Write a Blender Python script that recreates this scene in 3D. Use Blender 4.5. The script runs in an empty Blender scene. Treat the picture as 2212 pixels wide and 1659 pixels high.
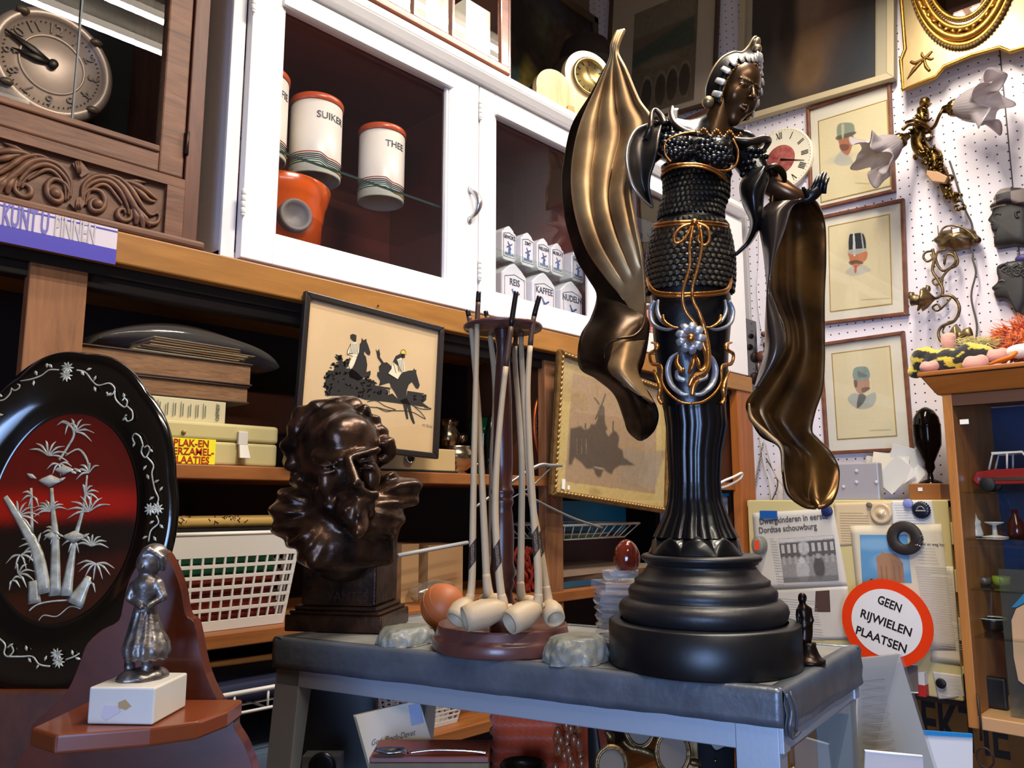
import bpy,bmesh,math,random
import numpy as np
from mathutils import Vector,Matrix,geometry
PI=math.pi
SC=bpy.context.scene
COL=SC.collection
random.seed(7)
# camera
EYE=1.50
FPX=1720.0
YAW=math.radians(44.0)
PITCH=math.radians(8.43)
EV=np.array([0.0,0.0,EYE])
FH=np.array([math.cos(YAW),math.sin(YAW),0.0])
RT=np.array([math.sin(YAW),-math.cos(YAW),0.0])
ZU=np.array([0.0,0.0,1.0])
FW=FH*math.cos(PITCH)+ZU*math.sin(PITCH)
UP=np.cross(RT,FW)
cd=bpy.data.cameras.new('camera');cam=bpy.data.objects.new('camera',cd);COL.objects.link(cam)
cd.sensor_width=36.0;cd.lens=FPX/2212*36.0;cd.clip_start=0.02;cd.clip_end=50
cam.location=EV.tolist()
cam.rotation_euler=Vector(FW.tolist()).to_track_quat('-Z','Y').to_euler()
SC.camera=cam
SC.view_settings.view_transform='Standard';SC.view_settings.look='None'
SC.view_settings.gamma=1.0;SC.view_settings.use_curve_mapping=False
SC.view_settings.exposure=0.0
# world and large lights
world=bpy.data.worlds.new('world');SC.world=world;world.use_nodes=True
_bg=world.node_tree.nodes['Background'];_bg.inputs[0].default_value=(0.95,0.9,0.9,1);_bg.inputs[1].default_value=0.45
def area_light(name,loc,target,size,power,color,size_y=None,spread=PI):
 d=bpy.data.lights.new(name,'AREA');d.energy=power;d.color=color
 d.shape='RECTANGLE' if size_y else 'SQUARE';d.size=size
 if size_y:d.size_y=size_y
 d.spread=spread
 o=bpy.data.objects.new(name,d);COL.objects.link(o);o.location=loc
 o.rotation_euler=(Vector(target)-Vector(loc)).to_track_quat('-Z','Y').to_euler()
 return o
area_light('shop_window_daylight',(-1.85,-1.2,1.25),(0.75,0.45,1.2),1.2,10,(0.34,0.54,1.0),1.2,spread=0.9)
def ray(u,v):return FW+RT*((u-1106)/FPX)+UP*((829.5-v)/FPX)
def W(u,v,D):
 r=ray(u,v);return EV+r*(D/float(r@FH))
def onX(u,v,X):r=ray(u,v);return EV+r*(X/r[0])
def onY(u,v,Y):r=ray(u,v);return EV+r*(Y/r[1])
def onZ(u,v,Z):r=ray(u,v);return EV+r*((Z-EYE)/r[2])
def onP(u,v,o,n):
 r=ray(u,v);o=np.array(o);n=np.array(n);return EV+r*(float((o-EV)@n)/float(r@n))
# materials
def lin(h):
 if isinstance(h,(tuple,list)):return tuple(h[:3])
 h=h.lstrip('#');h=h if len(h)==6 else ''.join(c*2 for c in h);v=[int(h[i:i+2],16)/255 for i in(0,2,4)]
 return tuple(x/12.92 if x<=0.04045 else((x+0.055)/1.055)**2.4 for x in v)
MATS={}
def mat(name,color,rough=0.5,metal=0.0,bump=0.0,bscale=40.0,var=0.0,vscale=8.0,col2=None,
  wood=None,coat=0.0,trans=0.0,ior=1.45,emit=None,estr=0.0,vcol=False,spec=0.5,sheen=0.0,stretch=(1,1,1),sss=0.0):
 if name in MATS:return MATS[name]
 m=bpy.data.materials.new(name);m.use_nodes=True;MATS[name]=m
 nt=m.node_tree;N=nt.nodes;L=nt.links;b=N['Principled BSDF']
 c1=lin(color);b.inputs['Base Color'].default_value=(*c1,1)
 b.inputs['Roughness'].default_value=rough;b.inputs['Metallic'].default_value=metal
 b.inputs['Coat Weight'].default_value=coat;b.inputs['Coat Roughness'].default_value=0.08
 b.inputs['Transmission Weight'].default_value=trans;b.inputs['IOR'].default_value=ior
 b.inputs['Specular IOR Level'].default_value=spec
 b.inputs['Sheen Weight'].default_value=sheen
 if sss:b.inputs['Subsurface Weight'].default_value=sss;b.inputs['Subsurface Scale'].default_value=0.01
 if emit:b.inputs['Emission Color'].default_value=(*lin(emit),1);b.inputs['Emission Strength'].default_value=estr
 if vcol:
  a=N.new('ShaderNodeVertexColor');a.layer_name='Col';L.new(a.outputs[0],b.inputs['Base Color'])
 tc=N.new('ShaderNodeTexCoord')
 mp=N.new('ShaderNodeMapping');L.new(tc.outputs['Object'],mp.inputs[0]);mp.inputs['Scale'].default_value=stretch
 if var>0 or wood:
  c2=lin(col2) if col2 else tuple(x*(1-var) for x in c1)
  n=N.new('ShaderNodeTexNoise');n.inputs['Scale'].default_value=vscale;n.inputs['Detail'].default_value=6
  L.new(mp.outputs[0],n.inputs['Vector'])
  if wood:
   mp.inputs['Scale'].default_value={'x':(0.12,1,1),'y':(1,0.12,1),'z':(1,1,0.12)}[wood]
   n.inputs['Distortion'].default_value=1.2;n.inputs['Roughness'].default_value=0.65
  r=N.new('ShaderNodeValToRGB');r.color_ramp.elements[0].position=0.33;r.color_ramp.elements[1].position=0.68
  r.color_ramp.elements[0].color=(*c2,1);r.color_ramp.elements[1].color=(*c1,1)
  L.new(n.outputs[0],r.inputs[0])
  if not vcol:L.new(r.outputs[0],b.inputs['Base Color'])
 if bump>0:
  n2=N.new('ShaderNodeTexNoise');n2.inputs['Scale'].default_value=bscale;n2.inputs['Detail'].default_value=5
  L.new(mp.outputs[0],n2.inputs['Vector'])
  bp=N.new('ShaderNodeBump');bp.inputs['Strength'].default_value=bump;bp.inputs['Distance'].default_value=0.004
  L.new(n2.outputs[0],bp.inputs['Height']);L.new(bp.outputs[0],b.inputs['Normal'])
 return m
def glass_mat(name,tint='#ffffff',refl=1.0,rough=0.0,dens=0.0,dcol='#808080'):
 if name in MATS:return MATS[name]
 m=bpy.data.materials.new(name);m.use_nodes=True;MATS[name]=m
 nt=m.node_tree;N=nt.nodes;L=nt.links;N.remove(N['Principled BSDF']);out=N['Material Output']
 t=N.new('ShaderNodeBsdfTransparent');t.inputs[0].default_value=(*lin(tint),1)
 g=N.new('ShaderNodeBsdfGlossy');g.inputs['Roughness'].default_value=rough
 f=N.new('ShaderNodeFresnel');f.inputs[0].default_value=1.5
 mu=N.new('ShaderNodeMath');mu.operation='MULTIPLY';mu.inputs[1].default_value=refl;L.new(f.outputs[0],mu.inputs[0])
 ge=N.new('ShaderNodeNewGeometry');iv=N.new('ShaderNodeMath');iv.operation='SUBTRACT';iv.inputs[0].default_value=1;L.new(ge.outputs['Backfacing'],iv.inputs[1])
 m3=N.new('ShaderNodeMath');m3.operation='MULTIPLY';L.new(mu.outputs[0],m3.inputs[0]);L.new(iv.outputs[0],m3.inputs[1]);mu=m3
 mx=N.new('ShaderNodeMixShader');L.new(mu.outputs[0],mx.inputs[0]);L.new(t.outputs[0],mx.inputs[1]);L.new(g.outputs[0],mx.inputs[2])
 last=mx
 if dens>0:
  d=N.new('ShaderNodeBsdfDiffuse');d.inputs[0].default_value=(*lin(dcol),1)
  m2=N.new('ShaderNodeMixShader');m2.inputs[0].default_value=dens
  L.new(mx.outputs[0],m2.inputs[1]);L.new(d.outputs[0],m2.inputs[2]);last=m2
 L.new(last.outputs[0],out.inputs[0])
 return m
# mesh builder
def frame(o,ux,uy,uz):
 M=np.eye(4);M[:3,0]=ux;M[:3,1]=uy;M[:3,2]=uz;M[:3,3]=o;return M
def nz(a):a=np.array(a,float);return a/np.linalg.norm(a)
def T(x=0,y=0,z=0,rz=0,rx=0,ry=0,s=1.0):
 m=Matrix.Translation((x,y,z))@Matrix.Rotation(rz,4,'Z')@Matrix.Rotation(ry,4,'Y')@Matrix.Rotation(rx,4,'X')
 m=np.array(m);m[:3,:3]*=s;return m
class MB:
 def __init__(s,M=None):
  s.M=np.eye(4) if M is None else np.array(M);s.v=[];s.f=[];s.mi=[];s.sm=[];s.n=0;s.mat=0;s.vc=[]
  s.col=None
 def add(s,V,F,smooth=True,cols=None):
  V=np.asarray(V,float).reshape(-1,3);V=V@s.M[:3,:3].T+s.M[:3,3]
  s.v.append(V)
  if cols is None and s.col is not None:cols=np.tile(np.array(lin(s.col)),(len(V),1))
  s.vc.append(np.ones((len(V),3)) if cols is None else np.asarray(cols))
  for f in F:s.f.append([i+s.n for i in f])
  s.mi+=[s.mat]*len(F);s.sm+=[smooth]*len(F);s.n+=len(V);return s
 def box(s,x0,x1,y0,y1,z0,z1):
  V=[(x,y,z) for z in(z0,z1) for y in(y0,y1) for x in(x0,x1)]
  return s.add(V,[(0,2,3,1),(4,5,7,6),(0,1,5,4),(2,6,7,3),(0,4,6,2),(1,3,7,5)],False)
 def hexa(s,V):return s.add(V,[(0,2,3,1),(4,5,7,6),(0,1,5,4),(2,6,7,3),(0,4,6,2),(1,3,7,5)],False)
 def grid(s,P,smooth=True,wu=False,wv=False,cols=None):
  P=np.asarray(P);nu,nv=P.shape[:2];F=[]
  for i in range(nu if wu else nu-1):
   for j in range(nv if wv else nv-1):
    a,b=i,(i+1)%nu;c,d=j,(j+1)%nv
    F.append((a*nv+c,b*nv+c,b*nv+d,a*nv+d))
  return s.add(P.reshape(-1,3),F,smooth,None if cols is None else np.asarray(cols).reshape(-1,3))
 def lathe(s,prof,n=32,c=(0,0,0),axis='z',sx=1,sy=1,fl=None,caps=True,smooth=True):
  A=np.linspace(0,2*PI,n,endpoint=False);P=np.zeros((len(prof),n,3))
  for i,(r,z) in enumerate(prof):
   rr=r*(1+(fl(A,i) if fl else 0));P[i,:,0]=rr*np.cos(A)*sx;P[i,:,1]=rr*np.sin(A)*sy;P[i,:,2]=z
  if axis=='y':P=P[...,[0,2,1]]*np.array([1,-1,1])
  if axis=='x':P=P[...,[2,0,1]]
  P=P+np.array(c);k=len(prof);F=[]
  for i in range(k-1):
   for j in range(n):
    d=(j+1)%n;F.append((i*n+j,i*n+d,(i+1)*n+d,(i+1)*n+j))
  if caps:
   if prof[0][0]>1e-5:F.append(tuple(range(n))[::-1])
   if prof[-1][0]>1e-5:F.append(tuple((k-1)*n+j for j in range(n)))
  return s.add(P.reshape(-1,3),F,smooth)
 def cyl(s,r,z0,z1,c=(0,0,0),n=24,axis='z',r2=None,smooth=True):
  r2=r if r2 is None else r2;e=min(0.08*r,abs(z1-z0)*0.2);sg=1 if z1>z0 else-1
  return s.lathe([(0,z0),(r-e,z0),(r,z0+e*sg),(r2,z1-e*sg),(r2-e,z1),(0,z1)],n,c,axis,caps=False,smooth=smooth)
 def ball(s,c,r,n=16,m=10):
  r=np.array([r]*3 if np.isscalar(r) else r,float);th=np.linspace(0,PI,m+1);A=np.linspace(0,2*PI,n,endpoint=False)
  P=np.zeros((m+1,n,3));P[...,0]=np.sin(th)[:,None]*np.cos(A);P[...,1]=np.sin(th)[:,None]*np.sin(A);P[...,2]=-np.cos(th)[:,None]
  return s.grid(P*r+np.array(c),wv=True)
 def tube(s,path,r,n=8,closed=False,flat=1.0,smoothp=0,up=None,caps=True):
  P=np.array(path,float)
  if smoothp:P=smooth_path(P,smoothp,closed)
  k=len(P);R=np.interp(np.linspace(0,1,k),np.linspace(0,1,len(r)),r) if not np.isscalar(r) else np.full(k,r)
  Tn=np.gradient(P,axis=0) if not closed else(np.roll(P,-1,0)-np.roll(P,1,0))
  Tn/=np.linalg.norm(Tn,axis=1)[:,None]+1e-12
  u=np.array(up,float) if up is not None else(np.array([0,0,1.0]) if abs(Tn[0][2])<0.9 else np.array([1.0,0,0]))
  G=np.zeros((k,n,3));A=np.linspace(0,2*PI,n,endpoint=False)
  for i in range(k):
   t=Tn[i];u=(np.array(up,float) if up is not None else u);u=u-t*(u@t);u/=np.linalg.norm(u)+1e-12;w=np.cross(t,u)
   G[i]=P[i]+R[i]*(np.cos(A)[:,None]*w+np.sin(A)[:,None]*u*flat)
  F=[]
  for i in range(k if closed else k-1):
   e=(i+1)%k
   for j in range(n):d=(j+1)%n;F.append((i*n+j,i*n+d,e*n+d,e*n+j))
  if not closed and caps:F.append(tuple(range(n))[::-1]);F.append(tuple((k-1)*n+j for j in range(n)))
  return s.add(G.reshape(-1,3),F,True)
 def prism(s,poly,z0,z1,smooth=False):
  k=len(poly);V=[(p[0],p[1],z0) for p in poly]+[(p[0],p[1],z1) for p in poly]
  F=[tuple((i,(i+1)%k,(i+1)%k+k,i+k)) for i in range(k)]
  tr=geometry.tessellate_polygon([[Vector((p[0],p[1],0)) for p in poly]])
  F+=[tuple(t) for t in tr]+[tuple(i+k for i in t) for t in tr]
  return s.add(V,F,smooth)
 def build(s,name,mats,parent=None,bevel=0.0,seg=2,sub=0,solid=0.0,label=None,vcol=False,weld=False,stuff=False):
  me=bpy.data.meshes.new(name);V=np.concatenate(s.v)
  o=bpy.data.objects.new(name,me);COL.objects.link(o)
  if parent is not None:
   o.parent=parent;V=V-np.array(parent_origin(parent));off=None
  else:
   off=np.array([(V[:,0].min()+V[:,0].max())/2,(V[:,1].min()+V[:,1].max())/2,V[:,2].min()])
   V=V-off;o.location=off.tolist()
  me.from_pydata(V.tolist(),[],s.f);me.update()
  if not isinstance(mats,(list,tuple)):mats=[mats]
  for m in mats:me.materials.append(m)
  me.polygons.foreach_set('material_index',s.mi);me.polygons.foreach_set('use_smooth',s.sm)
  bm=bmesh.new();bm.from_mesh(me)
  if weld:bmesh.ops.remove_doubles(bm,verts=bm.verts,dist=1e-5)
  bmesh.ops.recalc_face_normals(bm,faces=bm.faces)
  bm.to_mesh(me);bm.free()
  if vcol and not weld:
   ca=me.color_attributes.new('Col','FLOAT_COLOR','POINT');C4=np.ones((len(V),4));C4[:,:3]=np.concatenate(s.vc)
   ca.data.foreach_set('color',C4.ravel())
  if sub:md=o.modifiers.new('sub','SUBSURF');md.levels=sub;md.render_levels=sub
  if solid:md=o.modifiers.new('solid','SOLIDIFY');md.thickness=solid;md.offset=0
  if bevel:md=o.modifiers.new('bevel','BEVEL');md.width=bevel;md.segments=seg;md.limit_method='ANGLE';md.angle_limit=0.6
  if label:o['label']=label
  if stuff:o['kind']='stuff'
  return o
def parent_origin(p):
 o=np.zeros(3)
 while p is not None:o+=np.array(p.location);p=p.parent
 return o
def smooth_path(P,n,closed=False):
 P=np.asarray(P,float);k=len(P);out=[]
 g=(lambda i:P[i%k]) if closed else(lambda i:P[min(max(i,0),k-1)])
 for i in range(k if closed else k-1):
  a,b,c,d=g(i-1),g(i),g(i+1),g(i+2)
  for t in np.linspace(0,1,n,endpoint=False):
   out.append(0.5*((2*b)+(-a+c)*t+(2*a-5*b+4*c-d)*t*t+(-a+3*b-3*c+d)*t**3))
 if not closed:out.append(P[-1])
 return np.array(out)
def thing(name,label,cat,loc,group=None,kind=None):
 o=bpy.data.objects.new(name,None);COL.objects.link(o);o.location=[float(x) for x in loc];o.empty_display_size=0.02
 return tag(o,label,cat,group,kind)
def tag(o,label,cat,group=None,kind=None):
 o['label']=label;o['category']=cat
 if group:o['group']=group
 if kind:o['kind']=kind
 return o
def struct(o):o['kind']='structure';return o
# text
def text_geo(body,size=0.05,extrude=0.0005,bold=0.0,align='CENTER',spacing=1.0,sx=1.0,shear=0.0):
 cu=bpy.data.curves.new('t','FONT');cu.body=body;cu.size=size;cu.extrude=extrude;cu.offset=bold;cu.shear=shear
 cu.align_x=align;cu.align_y='CENTER';cu.space_character=spacing;cu.resolution_u=3
 o=bpy.data.objects.new('t',cu);COL.objects.link(o)
 dg=bpy.context.evaluated_depsgraph_get();me=bpy.data.meshes.new_from_object(o.evaluated_get(dg))
 V=np.zeros(len(me.vertices)*3);me.vertices.foreach_get('co',V);V=V.reshape(-1,3).copy();V[:,0]*=sx
 F=[tuple(p.vertices) for p in me.polygons]
 bpy.data.objects.remove(o);bpy.data.curves.remove(cu);bpy.data.meshes.remove(me)
 return V,F
def add_text(mb,body,at,size,M=None,rot=0.0,**k):
 V,F=text_geo(body,size,**k)
 if not len(V):return
 c,s_=math.cos(rot),math.sin(rot);X=V[:,0]*c-V[:,1]*s_+at[0];Y=V[:,0]*s_+V[:,1]*c+at[1]
 mb.add(np.stack([X,Y,V[:,2]+(at[2] if len(at)>2 else 0)],1),F,False)
# painted canvas (vertex colours), local x right, y up, size w*h
class Canvas:
 def __init__(s,w,h,base,nx=140):
  s.w,s.h=w,h;s.nx=nx;s.ny=max(8,int(nx*h/w));s.X,s.Y=np.meshgrid(np.linspace(0,1,s.nx),np.linspace(0,1,s.ny),indexing='ij')
  s.C=np.tile(np.array(lin(base)),(s.nx,s.ny,1));s.rng=np.random.RandomState(3);s.rnd=False
 def mask_poly(s,pts):
  P=smooth_path(np.array(pts),5,True) if s.rnd else np.array(pts);x,y=s.X,s.Y;ins=np.zeros(x.shape,bool);j=len(P)-1
  for i in range(len(P)):
   xi,yi=P[i];xj,yj=P[j]
   c=((yi>y)!=(yj>y))&(x<(xj-xi)*(y-yi)/(yj-yi+1e-12)+xi);ins^=c;j=i
  return ins.astype(float)
 def put(s,m,col,a=1.0):m=(m*a)[...,None];s.C=s.C*(1-m)+np.array(lin(col))*m;return s
 def poly(s,pts,col,a=1.0,blur=0):
  m=s.mask_poly(pts)
  for _ in range(blur):m=(m+np.roll(m,1,0)+np.roll(m,-1,0)+np.roll(m,1,1)+np.roll(m,-1,1))/5
  return s.put(m,col,a)
 def blob(s,c,r,col,a=1.0,soft=0.3,rot=0):
  dx,dy=s.X-c[0],(s.Y-c[1]);ca,sa=math.cos(rot),math.sin(rot)
  d=np.sqrt(((dx*ca+dy*sa)/r[0])**2+((-dx*sa+dy*ca)/r[1])**2);return s.put(np.clip((1-d)/soft+0.5,0,1),col,a)
 def noise(s,amp,it=4):
  n=s.rng.rand(s.nx,s.ny)-0.5
  for _ in range(it):n=(n+np.roll(n,1,0)+np.roll(n,-1,0)+np.roll(n,1,1)+np.roll(n,-1,1))/5
  n/=np.abs(n).max()+1e-9;s.C=np.clip(s.C*(1+amp*n[...,None]),0,1);return s
 def add_to(s,mb,x0=0,y0=0,z=0):
  P=np.stack([x0+s.X*s.w,y0+s.Y*s.h,np.full(s.X.shape,z)],-1);mb.grid(P,smooth=False,cols=s.C)
# signed distance sculpting
def smin(a,b,k):
 h=np.clip(0.5+0.5*(b-a)/k,0,1);return b*(1-h)+a*h-k*h*(1-h)
def smax(a,b,k):return-smin(-a,-b,k)
def sd_ell(P,c,r,R=None):
 q=P-np.array(c)
 if R is not None:q=q@R
 r=np.array([r]*3 if np.isscalar(r) else r,float);k0=np.sqrt(((q/r)**2).sum(-1));k1=np.sqrt(((q/(r*r))**2).sum(-1))+1e-9
 return k0*(k0-1)/k1
def sd_cap(P,a,b,ra,rb=None):
 rb=ra if rb is None else rb;a=np.array(a,float);b=np.array(b,float);ab=b-a;q=P-a
 t=np.clip((q@ab)/(ab@ab+1e-12),0,1);return np.sqrt(((q-t[...,None]*ab)**2).sum(-1))-(ra+(rb-ra)*t)
def sd_box(P,c,h,rd=0.0):
 q=np.abs(P-np.array(c))-(np.array(h)-rd);return np.sqrt((np.maximum(q,0)**2).sum(-1))+np.minimum(q.max(-1),0)-rd
def rotm(rx=0,ry=0,rz=0):return np.array((Matrix.Rotation(rz,3,'Z')@Matrix.Rotation(ry,3,'Y')@Matrix.Rotation(rx,3,'X')))
def surface(fn,lo,hi,step):
 lo=np.array(lo,float);hi=np.array(hi,float);n=np.ceil((hi-lo)/step).astype(int)+1
 ax=[lo[i]+step*np.arange(n[i]) for i in range(3)]
 D=np.empty(n)
 for i0 in range(0,n[0],24):
  i1=min(n[0],i0+24);G=np.stack(np.meshgrid(ax[0][i0:i1],ax[1],ax[2],indexing='ij'),-1);D[i0:i1]=fn(G)
 D[[0,-1]]=np.maximum(D[[0,-1]],step);D[:,[0,-1]]=np.maximum(D[:,[0,-1]],step);D[:,:,[0,-1]]=np.maximum(D[:,:,[0,-1]],step)
 S=D<0;c=np.zeros(tuple(n-1)+(3,));w=np.zeros(tuple(n-1))
 sl=lambda a,o:slice(o,a-1+o)
 for ax_ in range(3):
  o1,o2=[k for k in range(3) if k!=ax_]
  A=[slice(None)]*3;B=[slice(None)]*3;A[ax_]=slice(0,-1);B[ax_]=slice(1,None)
  d0,d1=D[tuple(A)],D[tuple(B)];cr=(d0<0)!=(d1<0);t=np.where(cr,d0/(d0-d1+1e-20),0)
  for q1 in(0,1):
   for q2 in(0,1):
    ix=[slice(None)]*3;ix[o1]=sl(n[o1],q1);ix[o2]=sl(n[o2],q2)
    m=cr[tuple(ix)].astype(float);w+=m;c[...,ax_]+=m*t[tuple(ix)];c[...,o1]+=m*q1;c[...,o2]+=m*q2
 act=w>0;idx=-np.ones(act.shape,int);idx[act]=np.arange(act.sum())
 I=np.argwhere(act);V=lo+step*(I+c[act]/w[act][:,None]);F=[]
 for ax_ in range(3):
  o1,o2=[(1,2),(2,0),(0,1)][ax_]
  A=[slice(None)]*3;B=[slice(None)]*3;A[ax_]=slice(0,-1);B[ax_]=slice(1,None)
  s0,s1=S[tuple(A)],S[tuple(B)];E=np.argwhere(s0!=s1);E=E[(E[:,o1]>0)&(E[:,o2]>0)&(E[:,o1]<n[o1]-1)&(E[:,o2]<n[o2]-1)]
  if not len(E):continue
  e1=np.zeros(3,int);e1[o1]=1;e2=np.zeros(3,int);e2[o2]=1
  q=[idx[tuple((E-x).T)] for x in(e1*0,e1,e1+e2,e2)];Q=np.stack(q,1)
  fl=s0[tuple(E.T)];Q[fl]=Q[fl][:,::-1];F.append(Q[(Q>=0).all(1)])
 return V,np.concatenate(F).tolist()
def sculpt(mb,fn,lo,hi,step,cfn=None):
 V,F=surface(fn,lo,hi,step);mb.add(V,F,True,None if cfn is None else cfn(V));return mb
def wob(P,f,s=0.0):
 return(np.sin(P[...,0]*f+1.7*np.sin(P[...,1]*f*0.7+s)+s)+np.sin(P[...,1]*f*1.13+1.3*np.sin(P[...,2]*f*0.8+2*s))+np.sin(P[...,2]*f*0.91+1.9*np.sin(P[...,0]*f*0.6+3*s)))/3
def copies(root,spots,labels=None):
 out=[]
 for i,(loc,rz) in enumerate(spots):
  r=root.copy();COL.objects.link(r);r.location=loc;r.rotation_euler=(0,0,rz)
  if labels:r['label']=labels[i]
  for ch in list(root.children):
   c=ch.copy();COL.objects.link(c);c.parent=r
   for g in ch.children:d=g.copy();COL.objects.link(d);d.parent=c
  out.append(r)
 return out
# the room
XW=2.60;YF=1.30;YW=2.03;CEIL=4.0
white_gloss=mat('white_gloss_paint','#e9e7e8',0.28,bump=0.08,bscale=60)
fascia_w=mat('golden_beech','#a97434',0.42,wood='x',col2='#8c5c26',vscale=26,bump=0.1)
shelf_w=mat('orange_shelf_wood','#9c6030',0.5,wood='x',col2='#7c4820',vscale=22,bump=0.1)
post_w=mat('post_wood','#94633e',0.6,wood='z',col2='#6e4426',vscale=30,bump=0.15)
dark_in=mat('dark_brown_interior','#26130d',0.7,var=0.3,vscale=3)
dark_cab=mat('reddish_dark_interior','#843a2a',0.4,var=0.5,vscale=3)
brown_w=mat('brown_oak','#663826',0.5,wood='z',col2='#45241a',vscale=40,bump=0.2)
brown_wx=mat('brown_oak_rail','#7a5038',0.55,wood='x',col2='#4e2e1f',vscale=46,bump=0.3)
carve_w=mat('carved_oak','#724c36',0.5,wood='x',col2='#4e3020',vscale=30,bump=0.2)
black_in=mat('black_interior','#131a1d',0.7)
m_glass=glass_mat('window_glass','#fdfefe',1.0)
m_glass_d=glass_mat('dusty_glass','#f8f8fa',1.1,dens=0.006,dcol='#a8a8b8')
m_lead=mat('lead_came','#55585a',0.55,0.5)
chrome=mat('chrome','#c8c8cc',0.15,1.0)
paint_old=mat('painted_hinge','#d8d5d2',0.35)
def pegboard():
 m=mat('pegboard_white','#dcd5dc',0.5);nt=m.node_tree;N=nt.nodes;L=nt.links;b=N['Principled BSDF']
 tc=N.new('ShaderNodeTexCoord');vm=N.new('ShaderNodeVectorMath');vm.operation='SCALE';vm.inputs['Scale'].default_value=1/0.0275
 L.new(tc.outputs['Object'],vm.inputs[0]);fr=N.new('ShaderNodeVectorMath');fr.operation='FRACTION';L.new(vm.outputs[0],fr.inputs[0])
 sb=N.new('ShaderNodeVectorMath');sb.operation='SUBTRACT';sb.inputs[1].default_value=(0.5,0.5,0.5);L.new(fr.outputs[0],sb.inputs[0])
 ml=N.new('ShaderNodeVectorMath');ml.operation='MULTIPLY';ml.inputs[1].default_value=(0,1,1);L.new(sb.outputs[0],ml.inputs[0])
 ln=N.new('ShaderNodeVectorMath');ln.operation='LENGTH';L.new(ml.outputs[0],ln.inputs[0])
 cmp_=N.new('ShaderNodeMath');cmp_.operation='LESS_THAN';cmp_.inputs[1].default_value=0.09;L.new(ln.outputs['Value'],cmp_.inputs[0])
 mx=N.new('ShaderNodeMix');mx.data_type='RGBA';L.new(cmp_.outputs[0],mx.inputs[0]);mx.inputs[6].default_value=(*lin('#dcd5dc'),1);mx.inputs[7].default_value=(*lin('#2a2626'),1)
 L.new(mx.outputs[2],b.inputs['Base Color']);return m
peg=pegboard()
def sbox(name,m,*b):o=MB().box(*b).build(name,m);return struct(o)
sbox('floor',mat('floor_boards','#5d4a3a',0.6,wood='x',vscale=8),-2.0,XW,-2.4,YW,-0.05,0)
sbox('ceiling',mat('ceiling_paint','#b5a894',0.8),-2.0,XW,-2.4,YW,CEIL,CEIL+0.05)
sbox('wall_left',mat('left_wall_paint','#6d5d4e',0.8),-2.0,XW,YW,YW+0.05,0,CEIL)
sbox('wall_right',peg,XW,XW+0.05,-2.4,YW,0,CEIL)
sbox('wall_front',mat('shop_wall_paint','#8a7a68',0.8),-2.0,XW,-2.45,-2.4,0,CEIL)
bw=MB();bw.box(-2.05,-2,-2.4,-2.0,0,CEIL);bw.box(-2.05,-2,-0.4,YW,0,CEIL);bw.box(-2.05,-2,-2.0,-0.4,0,0.5);bw.box(-2.05,-2,-2.0,-0.4,2.2,CEIL)
struct(bw.build('wall_back',mat('shop_wall_paint','#8a7a68',0.8)))
wf=MB()
for b in((-2.0,-1.95,0.5,2.2),(-0.45,-0.4,0.5,2.2),(-1.22,-1.18,0.5,2.2)):wf.box(-2.04,-2.0,b[0],b[1],b[2],b[3])
wf.box(-2.04,-2,-2,-0.4,0.5,0.55);wf.box(-2.04,-2,-2,-0.4,2.15,2.2)
wo=struct(wf.build('window_1',mat('dark_window_frame','#2c2a28',0.5)))
p=onX(2160,120,XW)
ss=MB();ss.box(XW-0.0015,XW+0.002,0.4835,0.4865,0.5,CEIL);struct(ss.build('trim_1',mat('panel_seam','#4a4040',0.8)))
tube_m=mat('glowing_tube','#fff4e4',0.5,emit='#fff0dc',estr=9.0)
lampbody=mat('lamp_batten','#e0ddd6',0.4)
def batten(x0,x1,y,z,power,color=(1,0.9,0.76),lab='',ydir=False,size_y=0.16,gap=0.028):
 cx=(x0+x1)/2
 M=T(cx,y,z) if not ydir else T(cx,y,z,rz=PI/2);h=(x1-x0)/2
 t=thing('ceiling_lamp',lab,'lamp',(cx,y,z),'ceiling lamps')
 a=MB(M);g2=gap+0.022;a.box(-h,h,-g2,g2,0.035,0.075);a.box(-h,-h+0.03,-g2,g2,-0.01,0.036);a.box(h-0.03,h,-g2,g2,-0.01,0.036);a.build('lamp_housing',lampbody,t,bevel=0.004)
 for s_ in(-gap,gap):
  MB(M).cyl(0.013,-h+0.03,h-0.03,(0,s_,0.008),12,'x').build('tube',tube_m,t)
 for s_ in(-0.42*h,0.42*h):MB(M).cyl(0.003,0.075,CEIL-z,(s_,0,0),6).build('suspension_rod',lampbody,t)
 for s_ in(-gap,gap):area_light('lamp_glow',(cx,y+s_,z-0.008),(cx,y+s_,0),(x1-x0)*0.92,power/2,color,.03)
batten(0.48,1.02,0.25,2.92,34,lab='short fluorescent ceiling lamp nearest the carved brown cabinet',gap=0.085,size_y=0.25)
batten(1.15,2.25,0.62,3.16,31,lab='long fluorescent ceiling lamp nearest the white pegboard wall')
batten(-0.6,0.8,-0.75,3.0,26,lab='fluorescent ceiling lamp over the shop floor behind the viewer')
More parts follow.
